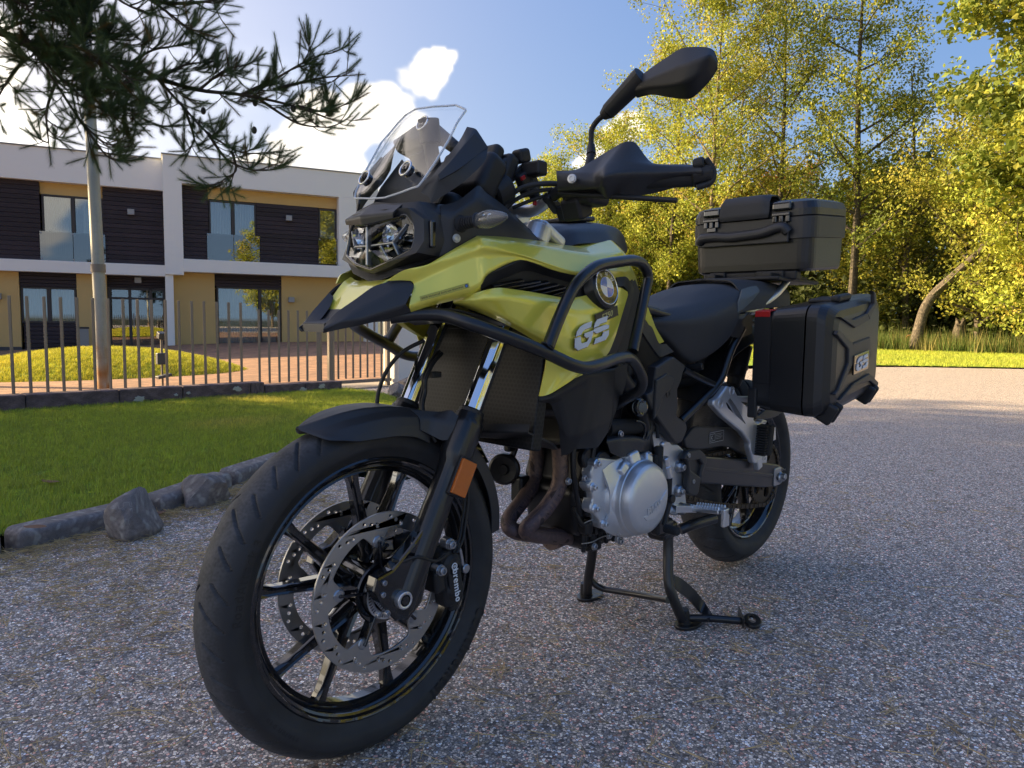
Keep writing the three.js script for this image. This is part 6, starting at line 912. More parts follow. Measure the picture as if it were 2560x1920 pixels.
{
  const p = thing('metal_pole', 'tall pale round metal pole behind the fence, orange brown near its foot', 'pole', [1.56, 0, -6.75]);
  const poleTex = canvasTex(64, 1024, (x, W, H) => { x.fillStyle = '#a3a39c'; x.fillRect(0, 0, W, H); const im = x.getImageData(0, 0, W, H); for (let j = 0; j < H; j++) for (let i = 0; i < W; i++) { const o = (j * W + i) * 4, h = 1 - j / H, k = smooth(.20, .05, h + .07 * tileNoise(i, j, 64, 3)) * clamp(.55 + .9 * nz(i * .11, j * .035, 2)); const g = (rnd() - .5) * 14 + 16 * nz(i * .08, j * .012, 7); im.data[o] = mix(163, 150, k) + g; im.data[o + 1] = mix(163, 96, k) + g; im.data[o + 2] = mix(156, 44, k) + g; } x.putImageData(im, 0, 0); });  // pale grey, turning a mottled orange brown towards the foot
  const g = new THREE.CylinderGeometry(.046, .062, 4.2, 32, 6, true); g.translate(0, 2.1 - .1, 0); part('shaft', clean(g, true), std(rgb(1, 1, 1), .5, .35, { map: poleTex }), p); part('collar', [cyl([0, 1.28, 0], [0, 1.36, 0], .066, .066)], ironM, p); p.rotation.z = .015;
  const s = thing('garden_spotlight', 'small dark garden spotlight on a short stake behind the wall', 'lamp', [2.08, 0, -6.65]); part('stake', [cyl([0, 0, 0], [0, .62, 0], .012)], ironM, s); part('lamp_head', [box(.07, .07, .08, 0, .66, 0, { r: .01, rx: .3 }), box(.1, .12, .06, -.01, .42, .02, { r: .01 }), box(.14, .03, .09, 0, .24, .04, { r: .006, rz: .2 })], std(rgb(.08, .08, .085), .5), s);
}
// ------------------------------------------------------------------ the house: local x along the front, y up, z towards the yard
{
  const H = thing('apartment_house', 'modern two storey house with white frames, dark cladding and tan walls', 'building', [5.03, -.45, -28.13]); H.rotation.y = rad(-20);
  const white = std(rgb(.84, .84, .80), .9, 0, { bumpMap: rep(grainTex, .5), bumpScale: .002 }), tan = std(rgb(.60, .42, .17), .92, 0, { bumpMap: rep(grainTex, .5), bumpScale: .002 });
  const woodT = tex(512, 256, (i, j) => { const n = .5 + .5 * tileNoise(i * .25, j, 512, 30) + .3 * tileNoise(i, j * 2, 512, 60, 3); const v = 34 + 24 * n + (rnd() - .5) * 10; return [v * 1.08, v * .92, v * 1.0]; });
  const wood = [.8, 1, 1.2].map((k) => std(rgb(.85 * k, .80 * k, .9 * k), .72, 0, { map: rep(woodT, 1.2, .3) })), frameM = std(rgb(.035, .033, .034), .5), metalG = std(rgb(.3, .31, .32), .5, .3), slate = std(rgb(.07, .07, .075), .85);
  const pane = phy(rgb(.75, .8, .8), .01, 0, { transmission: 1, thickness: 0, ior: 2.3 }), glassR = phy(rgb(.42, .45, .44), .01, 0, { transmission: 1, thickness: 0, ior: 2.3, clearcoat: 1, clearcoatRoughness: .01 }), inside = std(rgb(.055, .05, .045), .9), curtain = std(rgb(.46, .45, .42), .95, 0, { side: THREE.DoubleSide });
  const Y = .45, B = (x0, x1, y0, y1, z0, z1, r = .01) => box(x1 - x0, y1 - y0, z1 - z0, (x0 + x1) / 2, (y0 + y1) / 2 + Y, (z0 + z1) / 2, { r });
  // white frames of the two bays
  part('wall', [B(-12, 4.84, 5.40, 6.5, -.9, .30), B(-12, 4.84, 2.35, 2.75, -.9, .30), B(-12, -11.4, 2.75, 5.4, -.9, .3), B(4.84, 5.45, 2.40, 6.6, -.9, .78), B(5.45, 12.6, 5.64, 6.6, -.9, .78), B(5.45, 12.6, 2.52, 2.98, -.9, .78), B(11.03, 12.6, 2.98, 5.64, -.9, .78), B(4.84, 5.1, -.6, 2.40, -.9, .70), B(12.1, 12.6, -.6, 2.52, -.9, .7)], white, H, 'white rendered frame');
  part('parapet_cap', [B(-12.05, 4.82, 6.5, 6.54, -.95, .34), B(4.80, 12.65, 6.6, 6.64, -.95, .82)], metalG, H);
  part('roof', [B(-12, 12.6, 5.9, 6.1, -12, -.9)], metalG, H); part('back_wall', [B(-12, 12.6, -.6, 6.2, -12, -11.7), B(-12, -11.7, -.6, 6.2, -11.7, -.9), B(12.3, 12.6, -.6, 6.2, -11.7, -.9)], white, H);
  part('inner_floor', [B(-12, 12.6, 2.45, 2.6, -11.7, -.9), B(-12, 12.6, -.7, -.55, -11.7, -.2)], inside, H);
  part('tan_wall', [B(-12, .36, -.2, 2.35, -.35, .0), B(2.04, 2.96, -.2, 2.35, -.35, 0), B(5.1, 6.5, -.2, 2.52, -.35, .3), B(8.9, 12.1, -.2, 2.52, -.35, .3), B(1.06, 2.93, 5.0, 5.40, -.3, -.02), B(6.32, 11.03, 5.22, 5.64, -.2, .42)], tan, H);
  part('plinth', [B(-12, .36, -.62, -.2, -.35, .03), B(2.04, 2.96, -.62, -.2, -.35, .03), B(5.1, 6.5, -.62, -.2, -.35, .33), B(8.9, 12.1, -.62, -.2, -.35, .33)], slate, H);
  for (let k = 0; k < 60; k++) { const s0 = rr(5.1, 12), ok = s0 < 6.3 || s0 > 8.9; part('stone', B(ok ? s0 : 5.2, (ok ? s0 : 5.2) + rr(.2, .34), -.6 + .1 * (k % 4), -.51 + .1 * (k % 4), .3, .335 + rr(0, .01), .004), slate, H); }
  // cladding boards, each its own piece
  const boards = (x0, x1, y0, y1, z, n) => { const h = (y1 - y0) / n; for (let i = 0; i < n; i++) part('board', B(x0, x1, y0 + i * h + .006, y0 + (i + 1) * h - .006, z - .04, z + rr(0, .006), .004), wood[Math.floor(rnd() * 3)], H); };
  boards(-11.4, 1.06, 2.75, 5.4, .1, 17); boards(2.93, 4.84, 2.75, 5.4, .1, 17); boards(5.45, 6.32, 2.98, 5.64, .45, 17); boards(8.0, 10.3, 2.98, 5.22, .45, 14); boards(6.5, 8.9, 2.05, 2.52, .25, 4); boards(.36, 2.04, 1.86, 2.35, -.05, 4); boards(2.96, 4.84, 1.92, 2.35, -.3, 4); boards(.44, 2.0, -.5, .62, -.06, 8);
  // windows: frame, panes, curtains behind
  const win = (x0, x1, y0, y1, z, splits, cur, lab) => { const w = new THREE.Group(); w.name = 'window'; H.add(w); if (lab) w.userData.label = lab; const f = .07, xs = [x0, ...splits, x1];
    part('frame', [B(x0, x1, y1 - f, y1, z - .06, z), B(x0, x1, y0, y0 + f, z - .06, z), ...xs.map((x, i) => B(i === 0 ? x : i === xs.length - 1 ? x - f : x - f * .8, i === 0 ? x + f : i === xs.length - 1 ? x : x + f * .8, y0 + f, y1 - f, z - .06, z - .001))], frameM, w);
    for (let i = 0; i < xs.length - 1; i++) part('pane', B(xs[i] + f, xs[i + 1] - f, y0 + f, y1 - f, z - .04, z - .034, .001), pane, w);
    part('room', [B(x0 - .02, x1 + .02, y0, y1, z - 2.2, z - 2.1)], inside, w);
    for (const [c0, c1] of cur) { const R = []; for (let j = 0; j < 2; j++) { const row = []; for (let i = 0; i <= 60; i++) { const x = mix(c0, c1, i / 60); row.push(V(x, mix(y1 - .06, y0 + .04, j) + Y, z - .22 + .035 * Math.sin(i * 1.35) + .015 * Math.sin(i * .37))); } R.push(row); } part('curtain', clean(gridGeo(R)), curtain, w); } };
  win(1.1, 2.93, 2.8, 5.0, .02, [2.02], [[1.15, 1.95], [2.3, 2.85]]); win(6.34, 8.0, 2.98, 5.2, .40, [7.17], [[6.4, 7.1], [7.2, 7.95]]); win(10.32, 11.02, 3.0, 5.2, .40, [], [[10.35, 11.0]]);
  win(.38, 2.02, .62, 1.86, -.08, [1.2], [[.4, 2.0]]); win(6.56, 8.88, -.3, 2.05, .22, [8.1], [[6.6, 8.0], [8.2, 8.7]]); win(-5, -3.2, 2.8, 5.0, .02, [-4.1], [[-5, -4.2]]); win(-5, -3.2, .62, 1.9, -.08, [-4.1], [[-4.9, -4.2]]);
  const juliet = (x0, x1, y0, y1, z, n) => { const b = new THREE.Group(); b.name = 'glass_balustrade'; H.add(b); for (let i = 0; i < n; i++) part('glass_panel', B(mix(x0, x1, i / n) + .008, mix(x0, x1, (i + 1) / n) - .008, y0, y1, z, z + .016, .002), glassR, b); for (let i = 0; i <= n; i++) for (const y of [y0 + .06, y1 - .06]) part('fixing', cyl([mix(x0 + .05, x1 - .05, i / n), y + Y, z - .06], [mix(x0 + .05, x1 - .05, i / n), y + Y, z + .03], .028), metalG, b); };
  juliet(1.02, 2.98, 2.76, 3.74, .14, 2); juliet(6.25, 8.1, 2.99, 3.97, .5, 2); juliet(10.28, 11.03, 3.05, 4.05, .5, 1); juliet(-5.1, -3.1, 2.76, 3.74, .14, 2);
  { const d = new THREE.Group(); d.name = 'door'; H.add(d); part('frame', [B(2.96, 3.06, -.55, 1.92, -.34, -.26), B(3.62, 3.72, -.55, 1.92, -.34, -.26), B(4.3, 4.4, -.55, 1.92, -.34, -.26), B(4.74, 4.84, -.55, 1.92, -.34, -.26), B(3.06, 4.74, 1.84, 1.92, -.34, -.26), B(3.06, 4.74, 1.5, 1.58, -.34, -.262), B(3.06, 4.74, -.55, -.42, -.34, -.262)], frameM, d); for (const [a, b] of [[3.06, 3.62], [3.72, 4.3], [4.4, 4.74]]) part('pane', B(a, b, -.42, 1.84, -.31, -.304, .001), pane, d); part('handle', [cyl([3.78, .45 + Y, -.22], [3.78, 1.0 + Y, -.22], .016)], metalG, d); part('room', [B(2.9, 4.9, -.5, 1.9, -3, -2.9)], inside, d); part('step', [B(2.9, 5.0, -.66, -.55, -.3, .9)], slate, d); }
  for (const [x, y, z] of [[3.8, 4.58, .16], [9.17, 4.72, .52], [9.25, 1.62, .36], [-.25, 1.5, .06], [3.95, 2.2, -.2]]) part('wall_lamp', B(x - .11, x + .11, y - .1, y + .1, z - .06, z + .09, .01), metalG, H);
  const bin = thing('litter_bin', 'slim grey litter bin against the house wall by the entrance', 'bin', [6.95, -.5, -26.95]); part('body', [box(.3, .95, .3, 0, .48, 0, { r: .015 })], metalG, bin); part('lid', [box(.33, .06, .33, 0, .97, 0, { r: .015 })], frameM, bin);
  for (const k of [0, 1]) { const v = thing('roof_vent', ['small metal vent on the roof edge of the house', 'second small vent further along the house roof'][k], 'vent', [[13.6, 6.15, -26.2], [9.0, 6.05, -30.5]][k]); part('cowl', [box(.28, .12, .28, 0, .42, 0, { r: .02 }), cyl([0, 0, 0], [0, .38, 0], .08)], metalG, v); }
}
// ------------------------------------------------------------------ trees
const barkTex = tex(256, 512, (i, j) => { const n = .5 + .8 * tileNoise(i * 1, j * .35, 256, 26), m = .5 + .8 * tileNoise(i, j, 256, 8, 4), v = 52 + 62 * n * (.5 + m) + (rnd() - .5) * 22; return [v * 1.06, v * .96, v * .84]; });
const bark = (k, c = [1, 1, 1]) => std(rgb(k * c[0], k * c[1], k * c[2]), .95, 0, { map: rep(barkTex, .5, 1.2), bumpMap: rep(barkTex, .3, .8), bumpScale: .012 });
const leafM = leafy(rgb(1, 1, 1), .45);
function clusterGeo(n, R, size) { // a spray of separate leaves, each a bent blade of two faces
  const gs = []; for (let i = 0; i < n; i++) { const g = new THREE.BufferGeometry(), w = size * rr(.3, .5), l = size * rr(.8, 1.2), b = rr(.1, .35) * l; g.setAttribute('position', new THREE.Float32BufferAttribute([0, 0, -l / 2, w, b * .5, 0, 0, 0, l / 2, 0, 0, -l / 2, 0, 0, l / 2, -w, b * .5, 0], 3)); g.rotateX(rr(-1.3, 1.3)); g.rotateY(rr(0, 6.28)); g.rotateZ(rr(-1, 1)); const r = R * Math.cbrt(rnd()), a = rr(0, 6.28), e = Math.acos(rr(-1, 1)); g.translate(r * Math.sin(e) * Math.cos(a), r * .8 * Math.cos(e), r * Math.sin(e) * Math.sin(a)); g.computeVertexNormals(); gs.push(g); } return merge(gs); }
const cluster = clusterGeo(18, .42, .13), clusterBig = clusterGeo(26, .5, .2);
function treeParts(o) { // trunk with limbs as one wooden mesh, and the points where foliage grows
  const { h, spread, bare = .25, limbs = 20, lean = .4, r0 = .17, up = .7 } = o, pts = [], gs = [], top = V(rr(-lean, lean), h, rr(-lean, lean)), T = [V(0, -.3, 0), V(rr(-.15, .15), h * .3, rr(-.15, .15)).addScaledVector(top.clone().setY(0), .3), V(rr(-.2, .2), h * .65, rr(-.2, .2)).addScaledVector(top.clone().setY(0), .65), top], c = new Line3(cardinal(T, 8, .4));
  gs.push(tube(c.P, [r0, .02], { bend: 0, rs: 9, n: 26 }));
  let a = rr(0, 6.28); for (let i = 0; i < limbs; i++) {
    const t = mix(bare, .97, (i + rr(0, .8)) / limbs), b = c.getPoint(t), f = (t - bare) / (1 - bare), prof = Math.pow(Math.sin(Math.PI * clamp(.16 + .80 * f)), .75), L = spread * prof * rr(.7, 1.2); a += 2.4 + rr(-.5, .5);
    const e0 = up * rr(.5, 1.2), d = V(Math.cos(a), e0, Math.sin(a)), m1 = b.clone().addScaledVector(d, L * .4), m2 = b.clone().addScaledVector(d, L * .75).add(V(rr(-.2, .2), rr(-.1, .3), rr(-.2, .2))), e = b.clone().addScaledVector(d, L * 1.0).add(V(rr(-.3, .3), rr(-.1, .4), rr(-.3, .3))), P = cardinal([b, m1, m2, e], 4, .4), rl = r0 * (1 - t) * .5 + .014;
    gs.push(tube(P, [rl, .006], { bend: 0, rs: 6, n: 10 }));
    for (let k = 2; k < P.length; k++) { pts.push([P[k], .34 + .3 * k / P.length]); if (rnd() < .8) { const s = P[k].clone().add(V(rr(-1, 1), rr(-.35, .9), rr(-1, 1)).multiplyScalar(L * .32)); gs.push(tube([P[k], P[k].clone().lerp(s, .5).add(V(0, .05, 0)), s], [.011, .004], { bend: .05, rs: 4, n: 5, open: true })); pts.push([s, .5], [P[k].clone().lerp(s, .55), .42]); } }
  }
  pts.push([top, .5]); return { wood: merge(gs), pts };
}
function makeTree(name, label, category, o, pos, mat, geo = cluster) {
  const t = thing(name, label, category, [0, 0, 0], o.group), { wood, pts } = treeParts(o); part('trunk', wood, mat, t);
  const cr = scatter('crown', geo, leafM, o.n, () => { const [p_, s] = pts[Math.floor(rnd() * pts.length)], hi = clamp(p_.y / o.h); const pal = o.pal(hi), b = .65 + .7 * rnd(); return { p: V(p_.x + rr(-s, s), p_.y + rr(-s, s) * .8, p_.z + rr(-s, s)), s: rr(.6, 1.15), rot: [rr(-.5, .5), rr(0, 6.28), rr(-.5, .5)], c: pal.map((q) => q * b) }; }, t); tag(cr, null, null, null, 'stuff');
  t.position.set(...pos); return t;
}
const gold = () => rnd() < .45 ? [.33, .38, .06] : rnd() < .12 ? [.54, .42, .09] : [.46, .46, .07], green = () => rnd() < .35 ? [.36, .36, .05] : [.20, .25, .045], olive = () => rnd() < .35 ? [.42, .38, .06] : [.29, .31, .05], orange = () => rnd() < .5 ? [.62, .29, .05] : [.52, .42, .06];
const pale = bark(1.5, [1.05, 1, .9]), dark = bark(.6), brown = bark(.95);
const TREES = [
  ['broad golden green tree directly behind the left end of the hand guard', { h: 10.2, spread: 3.6, bare: .1, limbs: 26, n: 1500, pal: gold, up: .45 }, [31, -.2, -26.5], brown],
  ['leafy yellow green tree rising behind the mirror stem', { h: 12.5, spread: 3.4, bare: .14, limbs: 26, n: 1500, pal: gold }, [34, -.2, -24.2], dark],
  ['tree with a dark upright trunk, seen between hand guard and top case', { h: 14.6, spread: 3.2, bare: .22, limbs: 24, n: 1300, pal: gold }, [31.5, -.2, -18.8], dark],
  ['tall pale-trunked tree that forks high above the top case', { h: 15.4, spread: 3.1, bare: .3, limbs: 22, n: 1050, pal: gold, up: 1.0 }, [28.9, -.2, -15.4], pale],
  ['thin tall tree with sparse leaves next to the forked pale tree', { h: 16.5, spread: 2.5, bare: .35, limbs: 18, n: 600, pal: olive, up: 1.0 }, [36.4, -.2, -17.7], pale],
  ['tall airy tree standing behind the rear edge of the top case', { h: 17, spread: 3.2, bare: .3, limbs: 22, n: 950, pal: olive, up: .8 }, [31.9, -.2, -13.2], brown],
  ['tall dark green tree with the thickest dark trunk above the side case', { h: 17.2, spread: 3.0, bare: .22, limbs: 26, n: 1150, pal: green, r0: .2 }, [30.7, -.2, -9.6], dark],
  ['slender tree with a bare crooked top against the blue gap of sky', { h: 11.6, spread: 1.7, bare: .2, limbs: 16, n: 300, pal: olive, up: 1.3 }, [33.1, -.2, -8.0], brown],
  ['large leafy green tree filling the upper right corner of the view', { h: 13.2, spread: 4.2, bare: .30, limbs: 30, n: 1900, pal: green, r0: .24 }, [24.2, -.2, -1.2], dark, 'big'],
  ['golden tree low at the right edge, in front of the tall green one', { h: 6.4, spread: 3.0, bare: .14, limbs: 24, n: 1100, pal: gold }, [27.8, -.2, -2.6], brown],
  ['orange tinted maple between the tall trees behind the top case', { h: 9.4, spread: 3.0, bare: .15, limbs: 24, n: 1000, pal: orange, up: .5 }, [38, -.2, -15.6], brown],
  ['bushy pale green tree just right of the side case', { h: 7.6, spread: 2.8, bare: .12, limbs: 24, n: 1000, pal: olive }, [33.6, -.2, -9.4], brown],
  ['small yellow tree low behind the rear of the top case', { h: 6.2, spread: 2.8, bare: .1, limbs: 22, n: 950, pal: gold, up: .4 }, [35, -.2, -18.2], brown],
  ['rounded golden tree behind the seat and hand guard', { h: 8.2, spread: 3.4, bare: .08, limbs: 26, n: 1400, pal: gold, up: .35 }, [33, -.2, -21.6], brown],
  ['olive tree at the right edge behind the leaning trunk', { h: 8.8, spread: 3.0, bare: .15, limbs: 24, n: 1100, pal: olive }, [30.5, -.2, -5.0], brown],
  ['low golden tree at the far left end of the wood behind the tank', { h: 7.6, spread: 3.4, bare: .08, limbs: 24, n: 1200, pal: gold, up: .35 }, [30.0, -.2, -29.6], brown],
];
for (const [lab, o, pos, m, big] of TREES) makeTree('deciduous_tree', lab, 'tree', o, pos, m, big ? clusterBig : cluster);
{ // the leaning bare trunk, the stump and the cut log by the lawn
  const t = thing('leaning_trunk', 'bare leaning tree trunk slanting up to the right by the lawn', 'tree trunk', [27.4, -.1, -6.3]); part('trunk', [tube([[0, 0, 0], [.55, 1.9, .2], [1.3, 3.6, 1.6], [1.8, 5.4, 3.0], [2.0, 7.4, 3.9]], [.2, .05], { bend: .6, rs: 12 }), tube([[.55, 1.9, .2], [.5, 2.6, .9], [.6, 3.1, 1.3]], [.07, .02], { rs: 8 })], brown, t);
  const s = thing('tree_stump', 'broken grey brown tree stump standing at the lawn edge', 'stump', [30.3, -.1, -5.5]); { const g = new THREE.CylinderGeometry(.16, .32, 1.25, 20, 10), p = g.attributes.position; for (let i = 0; i < p.count; i++) { const y = p.getY(i), f = 1 + .3 * nz(p.getX(i) * 6, y * 2, p.getZ(i) * 6); p.setXYZ(i, p.getX(i) * f, y > .5 ? y + .28 * nz(p.getX(i) * 9, 3, p.getZ(i) * 9) : y, p.getZ(i) * f); } g.translate(0, .6, 0); g.computeVertexNormals(); part('trunk', clean(g), brown, s); part('root', [cyl([.1, .15, .1], [.5, -.05, .3], .12, .05), cyl([-.1, .15, .1], [-.4, -.05, .35], .12, .05)], brown, s); }
  const l = thing('cut_log', 'sawn log lying at the lawn edge, its cut end orange', 'log', [29.0, .02, -6.8]); part('bark', [cyl([.1, .3, .0], [1.6, .2, -1.0], .29, .27, 28, .01)], dark, l); part('cut_end', [cyl([.06, .3, .03], [.11, .3, 0], .28, .28, 28, .004)], std(rgb(.55, .24, .07), .9), l);
}
// undergrowth along the wood's edge and the dense wood behind: masses nobody could count
const reed = (() => { const gs = []; for (let i = 0; i < 12; i++) { const a = rr(0, 6.28), h = rr(.35, .9), l = rr(.05, .4), w = rr(.008, .016), c = Math.cos(a), s = Math.sin(a), x = rr(-.15, .15), z = rr(-.15, .15); const g = new THREE.BufferGeometry(); g.setAttribute('position', new THREE.Float32BufferAttribute([x - w * s, 0, z + w * c, x + w * s, 0, z - w * c, x + c * h * l, h, z + s * h * l], 3)); g.computeVertexNormals(); gs.push(g); } return merge(gs); })();
tag(scatter('undergrowth', reed, leafM, 5200, () => { const t = rnd(), x = mix(24, 34, t) + rr(-1, 4), z = mix(1, -34, t) + rr(-2, 2); if (x < 26.8 && z > -8) return null; const b = rr(.5, 1.2); return { p: V(x, -.05, z), s: rr(.6, 1.3), c: rnd() < .3 ? [.34 * b, .30 * b, .10 * b] : [.12 * b, .18 * b, .035 * b] }; }), 'tall grass and reeds at the foot of the wood', 'undergrowth', null, 'stuff');
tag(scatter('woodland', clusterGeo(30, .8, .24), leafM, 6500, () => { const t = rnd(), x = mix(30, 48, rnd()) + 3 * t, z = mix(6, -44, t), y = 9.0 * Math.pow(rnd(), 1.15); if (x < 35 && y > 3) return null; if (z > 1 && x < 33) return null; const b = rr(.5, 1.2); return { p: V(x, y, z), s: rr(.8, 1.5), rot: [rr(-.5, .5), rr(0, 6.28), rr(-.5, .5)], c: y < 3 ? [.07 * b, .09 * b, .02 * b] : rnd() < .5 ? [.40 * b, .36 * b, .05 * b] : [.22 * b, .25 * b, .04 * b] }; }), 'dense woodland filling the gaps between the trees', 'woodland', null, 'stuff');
// trees that stand outside the view: those to the left shade the yard, those across the yard are mirrored in the house windows
const shade = (a, off) => { const s = sunDir.clone().setY(0).normalize(), q = V(-s.z, 0, s.x); return s.multiplyScalar(a).addScaledVector(q, off); };
[[16, -6.8, 13], [15.5, -3.4, 13], [16.2, 0, 13], [15.8, 2.6, 12.5], [19, -5, 14], [19.5, -1.5, 14], [19.2, 1.4, 13.5], [17, 6.4, 9]].forEach(([a, off, h], i) => { const p_ = shade(a, off); const t = makeTree('shade_tree', ['dense', 'broad', 'round', 'tall', 'second broad', 'third round', 'wide', 'small thin'][i] + ' tree out of view to the left that shades the yard', 'tree', { h, spread: i === 7 ? 1.9 : 3.0, bare: i === 7 ? .6 : .42, limbs: 30, n: i === 7 ? 110 : 2100, pal: () => [.07, .10, .02], r0: .2, up: .35 }, [p_.x, -.1, p_.z], dark, clusterBig); });
[[14, 17], [20, 12], [8, 22], [25, 5.5], [2, 26]].forEach(([x, z], i) => makeTree('yard_tree', ['first', 'second', 'third', 'fourth', 'fifth'][i] + ' golden tree across the yard, mirrored in the house windows', 'tree', { h: 10 + i % 3, spread: 3.6, bare: .12, limbs: 26, n: 1100, pal: gold, up: .5 }, [x, -.1, z], brown, clusterBig));
{ // pine whose boughs hang into the picture
  const pine = thing('pine_tree', 'dark pine whose needled boughs hang over the lawn at upper left', 'tree'); const wood = bark(.8, [1, .9, .8]), needles = [];
  const twig = (() => { const gs = [], L = .15; gs.push(cyl([0, 0, 0], [0, L, 0], .003, .0018, 5, .0002)); for (let i = 0; i < 130; i++) { const t = .1 + .92 * i / 130, a = i * 2.4, sp = rr(.5, .95) * (t > .9 ? .6 : 1), l = rr(.042, .062), d = V(Math.cos(a) * sp, 1, Math.sin(a) * sp).normalize(), s = V(-Math.sin(a), 0, Math.cos(a)).multiplyScalar(.00095), b = V(0, Math.min(L, L * t), 0), e = b.clone().addScaledVector(d, l); const g = new THREE.BufferGeometry(); g.setAttribute('position', new THREE.Float32BufferAttribute([b.x - s.x, b.y, b.z - s.z, b.x + s.x, b.y, b.z + s.z, e.x, e.y, e.z], 3)); g.computeVertexNormals(); gs.push(g); } return merge(gs); })();
  const B = {
    bough: [[-.08, 2.78, -5.00], [.41, 2.72, -4.77], [.71, 2.62, -4.59], [1.08, 2.60, -4.36], [1.20, 2.50, -4.21], [1.40, 2.42, -4.00], [1.60, 2.39, -3.78], [1.82, 2.33, -3.55], [2.02, 2.26, -3.40]],
    tipA: [[1.60, 2.39, -3.78], [1.76, 2.50, -3.56], [1.84, 2.57, -3.40], [1.95, 2.64, -3.31]], tipB: [[1.78, 2.44, -3.60], [1.98, 2.51, -3.40], [2.11, 2.53, -3.26]], tipC: [[1.86, 2.32, -3.50], [2.05, 2.31, -3.45], [2.15, 2.36, -3.35]], tipD: [[1.69, 2.36, -3.69], [1.86, 2.20, -3.49], [2.0, 2.17, -3.33]],
    low: [[1.20, 2.50, -4.21], [1.28, 2.26, -3.95], [1.38, 2.10, -3.83], [1.53, 1.97, -3.66], [1.66, 1.97, -3.51]], lowB: [[1.38, 2.10, -3.83], [1.46, 1.92, -3.72], [1.58, 1.85, -3.59], [1.67, 1.88, -3.55]], lowC: [[1.28, 2.26, -3.95], [1.36, 2.08, -4.00], [1.31, 1.99, -4.03]], lowD: [[1.49, 1.97, -3.70], [1.50, 1.85, -3.67], [1.46, 1.80, -3.71]],
    drop: [[.54, 2.66, -4.63], [.62, 2.36, -4.36], [.72, 2.12, -4.23], [.83, 1.97, -4.10], [.96, 1.95, -3.96]], dropB: [[.72, 2.12, -4.23], [.82, 1.90, -4.10], [.87, 1.87, -4.05]], dropC: [[.62, 2.36, -4.36], [.57, 2.17, -4.39], [.57, 1.97, -4.37]], dropD: [[.93, 2.52, -4.36], [.98, 2.26, -4.19], [1.09, 2.16, -4.07]], dropE: [[.53, 2.57, -4.63], [.44, 2.42, -4.71], [.37, 2.26, -4.76]],
    upA: [[1.08, 2.60, -4.36], [1.19, 2.69, -4.25], [1.33, 2.73, -4.11]], upB: [[1.20, 2.50, -4.21], [1.34, 2.59, -4.08], [1.48, 2.62, -3.94]], upC: [[1.40, 2.42, -4.00], [1.52, 2.55, -3.89], [1.60, 2.59, -3.82]],
    mass1: [[.41, 2.72, -4.77], [.56, 2.78, -4.48], [.74, 2.72, -4.28], [.91, 2.63, -4.10]], mass2: [[.41, 2.72, -4.77], [.63, 2.61, -4.68], [.81, 2.45, -4.46], [1.01, 2.36, -4.25]], mass3: [[.19, 2.89, -4.88], [.50, 2.85, -4.41], [.70, 2.80, -4.19], [.79, 2.65, -4.08]], mass4: [[.56, 2.56, -4.30], [.71, 2.50, -4.00], [.83, 2.38, -3.86], [.94, 2.24, -3.73]], mass5: [[.45, 2.67, -4.44], [.58, 2.41, -4.27], [.73, 2.21, -4.09], [.85, 2.12, -3.96]],
    top: [[.10, 2.99, -4.26], [.47, 2.92, -3.86], [.80, 2.81, -3.65], [.97, 2.72, -3.47], [1.12, 2.72, -3.31], [1.24, 2.75, -3.18]], topB: [[.87, 2.78, -3.57], [1.00, 2.64, -3.42], [1.07, 2.56, -3.34]], topC: [[.65, 2.84, -3.66], [.76, 2.68, -3.54], [.85, 2.62, -3.43]],
    offA: [[-1.3, 2.9, -5.4], [-.6, 2.9, -4.6], [.1, 2.8, -4.3], [.5, 2.7, -4.1]], offB: [[-1.3, 3.4, -5.4], [-.4, 3.5, -5.0], [.5, 3.4, -4.5], [1.1, 3.2, -3.9]], offC: [[-1.3, 3.9, -5.4], [-.3, 4.1, -4.7], [.4, 4.0, -4.0]], offD: [[-1.3, 4.2, -5.4], [-2.1, 4.4, -5.0], [-2.9, 4.3, -4.4]], offE: [[-1.3, 4.8, -5.4], [-1.5, 5.1, -6.2], [-1.2, 5.2, -7]], offF: [[-1.3, 5.3, -5.4], [-.7, 5.8, -5], [-.2, 5.9, -4.4]],
  };
  const gs = [tube([[-1.35, -.2, -5.45], [-1.3, 2.4, -5.4], [-1.25, 5, -5.4], [-1.3, 7.2, -5.35]], [.17, .03], { rs: 14 }), tube([[-1.3, 2.75, -5.42], [-.7, 2.82, -5.25], B.bough[0]], [.05, .034], { rs: 10 })];
  const shoot = (p_, d, L, lev) => { d = d.clone().normalize(); const e = p_.clone().addScaledVector(d, L).add(V(0, .15 * L, 0)), m = p_.clone().addScaledVector(d, L * .5); gs.push(tube([p_, m, e], [.0035 + .002 * lev, .0022], { rs: 5, n: 5, bend: .02, open: true })); needles.push([m, e.clone().sub(m)], [e, e.clone().sub(m).add(V(0, .03, 0))]); if (lev) for (let k = 0; k < 3; k++) { const q = p_.clone().lerp(e, rr(.35, 1)); shoot(q, d.clone().add(V(rr(-.9, .9), rr(-.5, .7), rr(-.9, .9))), L * rr(.4, .7), lev - 1); } };
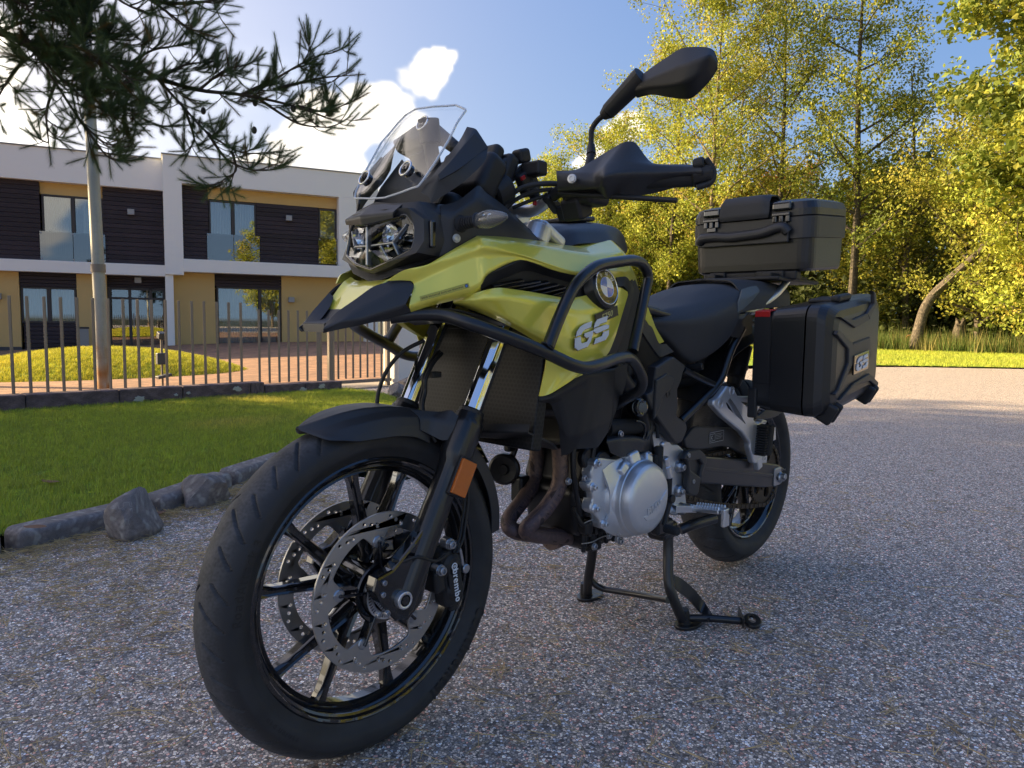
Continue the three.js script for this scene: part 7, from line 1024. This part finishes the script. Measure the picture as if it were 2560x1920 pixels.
  for (const [k, pts] of Object.entries(B)) {
    const P = cardinal(pts.map(VA), 6, .45), main = k === 'bough' || k === 'top', c = new Line3(P), len = c.L[c.L.length - 1]; gs.push(tube(P, main ? [.03, .006] : [.011, .004], { rs: main ? 10 : 7, bend: 0, n: 40 }));
    const dense = /mass|off/.test(k), n = Math.round(len / (dense ? .036 : .05)); for (let i = 1; i <= n; i++) { const t = i / n; if (main && t > .2 && t < .75 && rnd() < .35) continue; const q = c.getPoint(t), f = c.getPoint(Math.min(1, t + .03)).sub(c.getPoint(Math.max(0, t - .03))).normalize(); shoot(q, f.multiplyScalar(.7).add(V(rr(-1, 1), rr(-.75, .7), rr(-1, 1))), rr(.07, .17), dense || rnd() < .5 ? 1 : 0); }
    const e = P[P.length - 1]; needles.push([e, e.clone().sub(P[P.length - 3])]);
  }
  part('trunk', gs, wood, pine);
  const q = new THREE.Quaternion(), im = new THREE.InstancedMesh(twig, leafy(rgb(1, 1, 1), .18), needles.length), m = new THREE.Matrix4(), col = new THREE.Color(); im.name = 'needles'; im.castShadow = im.receiveShadow = true;
  needles.forEach(([p_, d], i) => { q.setFromUnitVectors(V(0, 1, 0), d.clone().normalize()); const s = rr(.75, 1.1); m.compose(p_, q, V(s, s * rr(.7, 1), s)); im.setMatrixAt(i, m); const b = rr(.6, 1.3), dry = rnd() < .1; im.setColorAt(i, dry ? col.setRGB(.14 * b, .10 * b, .035 * b) : col.setRGB(.10 * b, .145 * b, .06 * b)); }); tag(im, null, null, null, 'stuff'); pine.add(im);
  const cones = []; for (const p_ of [[1.67, 2.34, -3.72], [1.42, 2.28, -3.98], [1.6, 2.12, -3.6], [1.85, 2.30, -3.52]]) cones.push(new THREE.SphereGeometry(.018, 10, 8).scale(1, 1.4, 1).translate(...p_)); part('cone', cones, dark, pine);
}
// ------------------------------------------------------------------ render
const renderer = new THREE.WebGLRenderer({ antialias: true });
renderer.toneMapping = THREE.LinearToneMapping; renderer.toneMappingExposure = EXPOSURE;
renderer.shadowMap.enabled = true; renderer.shadowMap.type = THREE.PCFSoftShadowMap;
renderer.render(scene, camera);
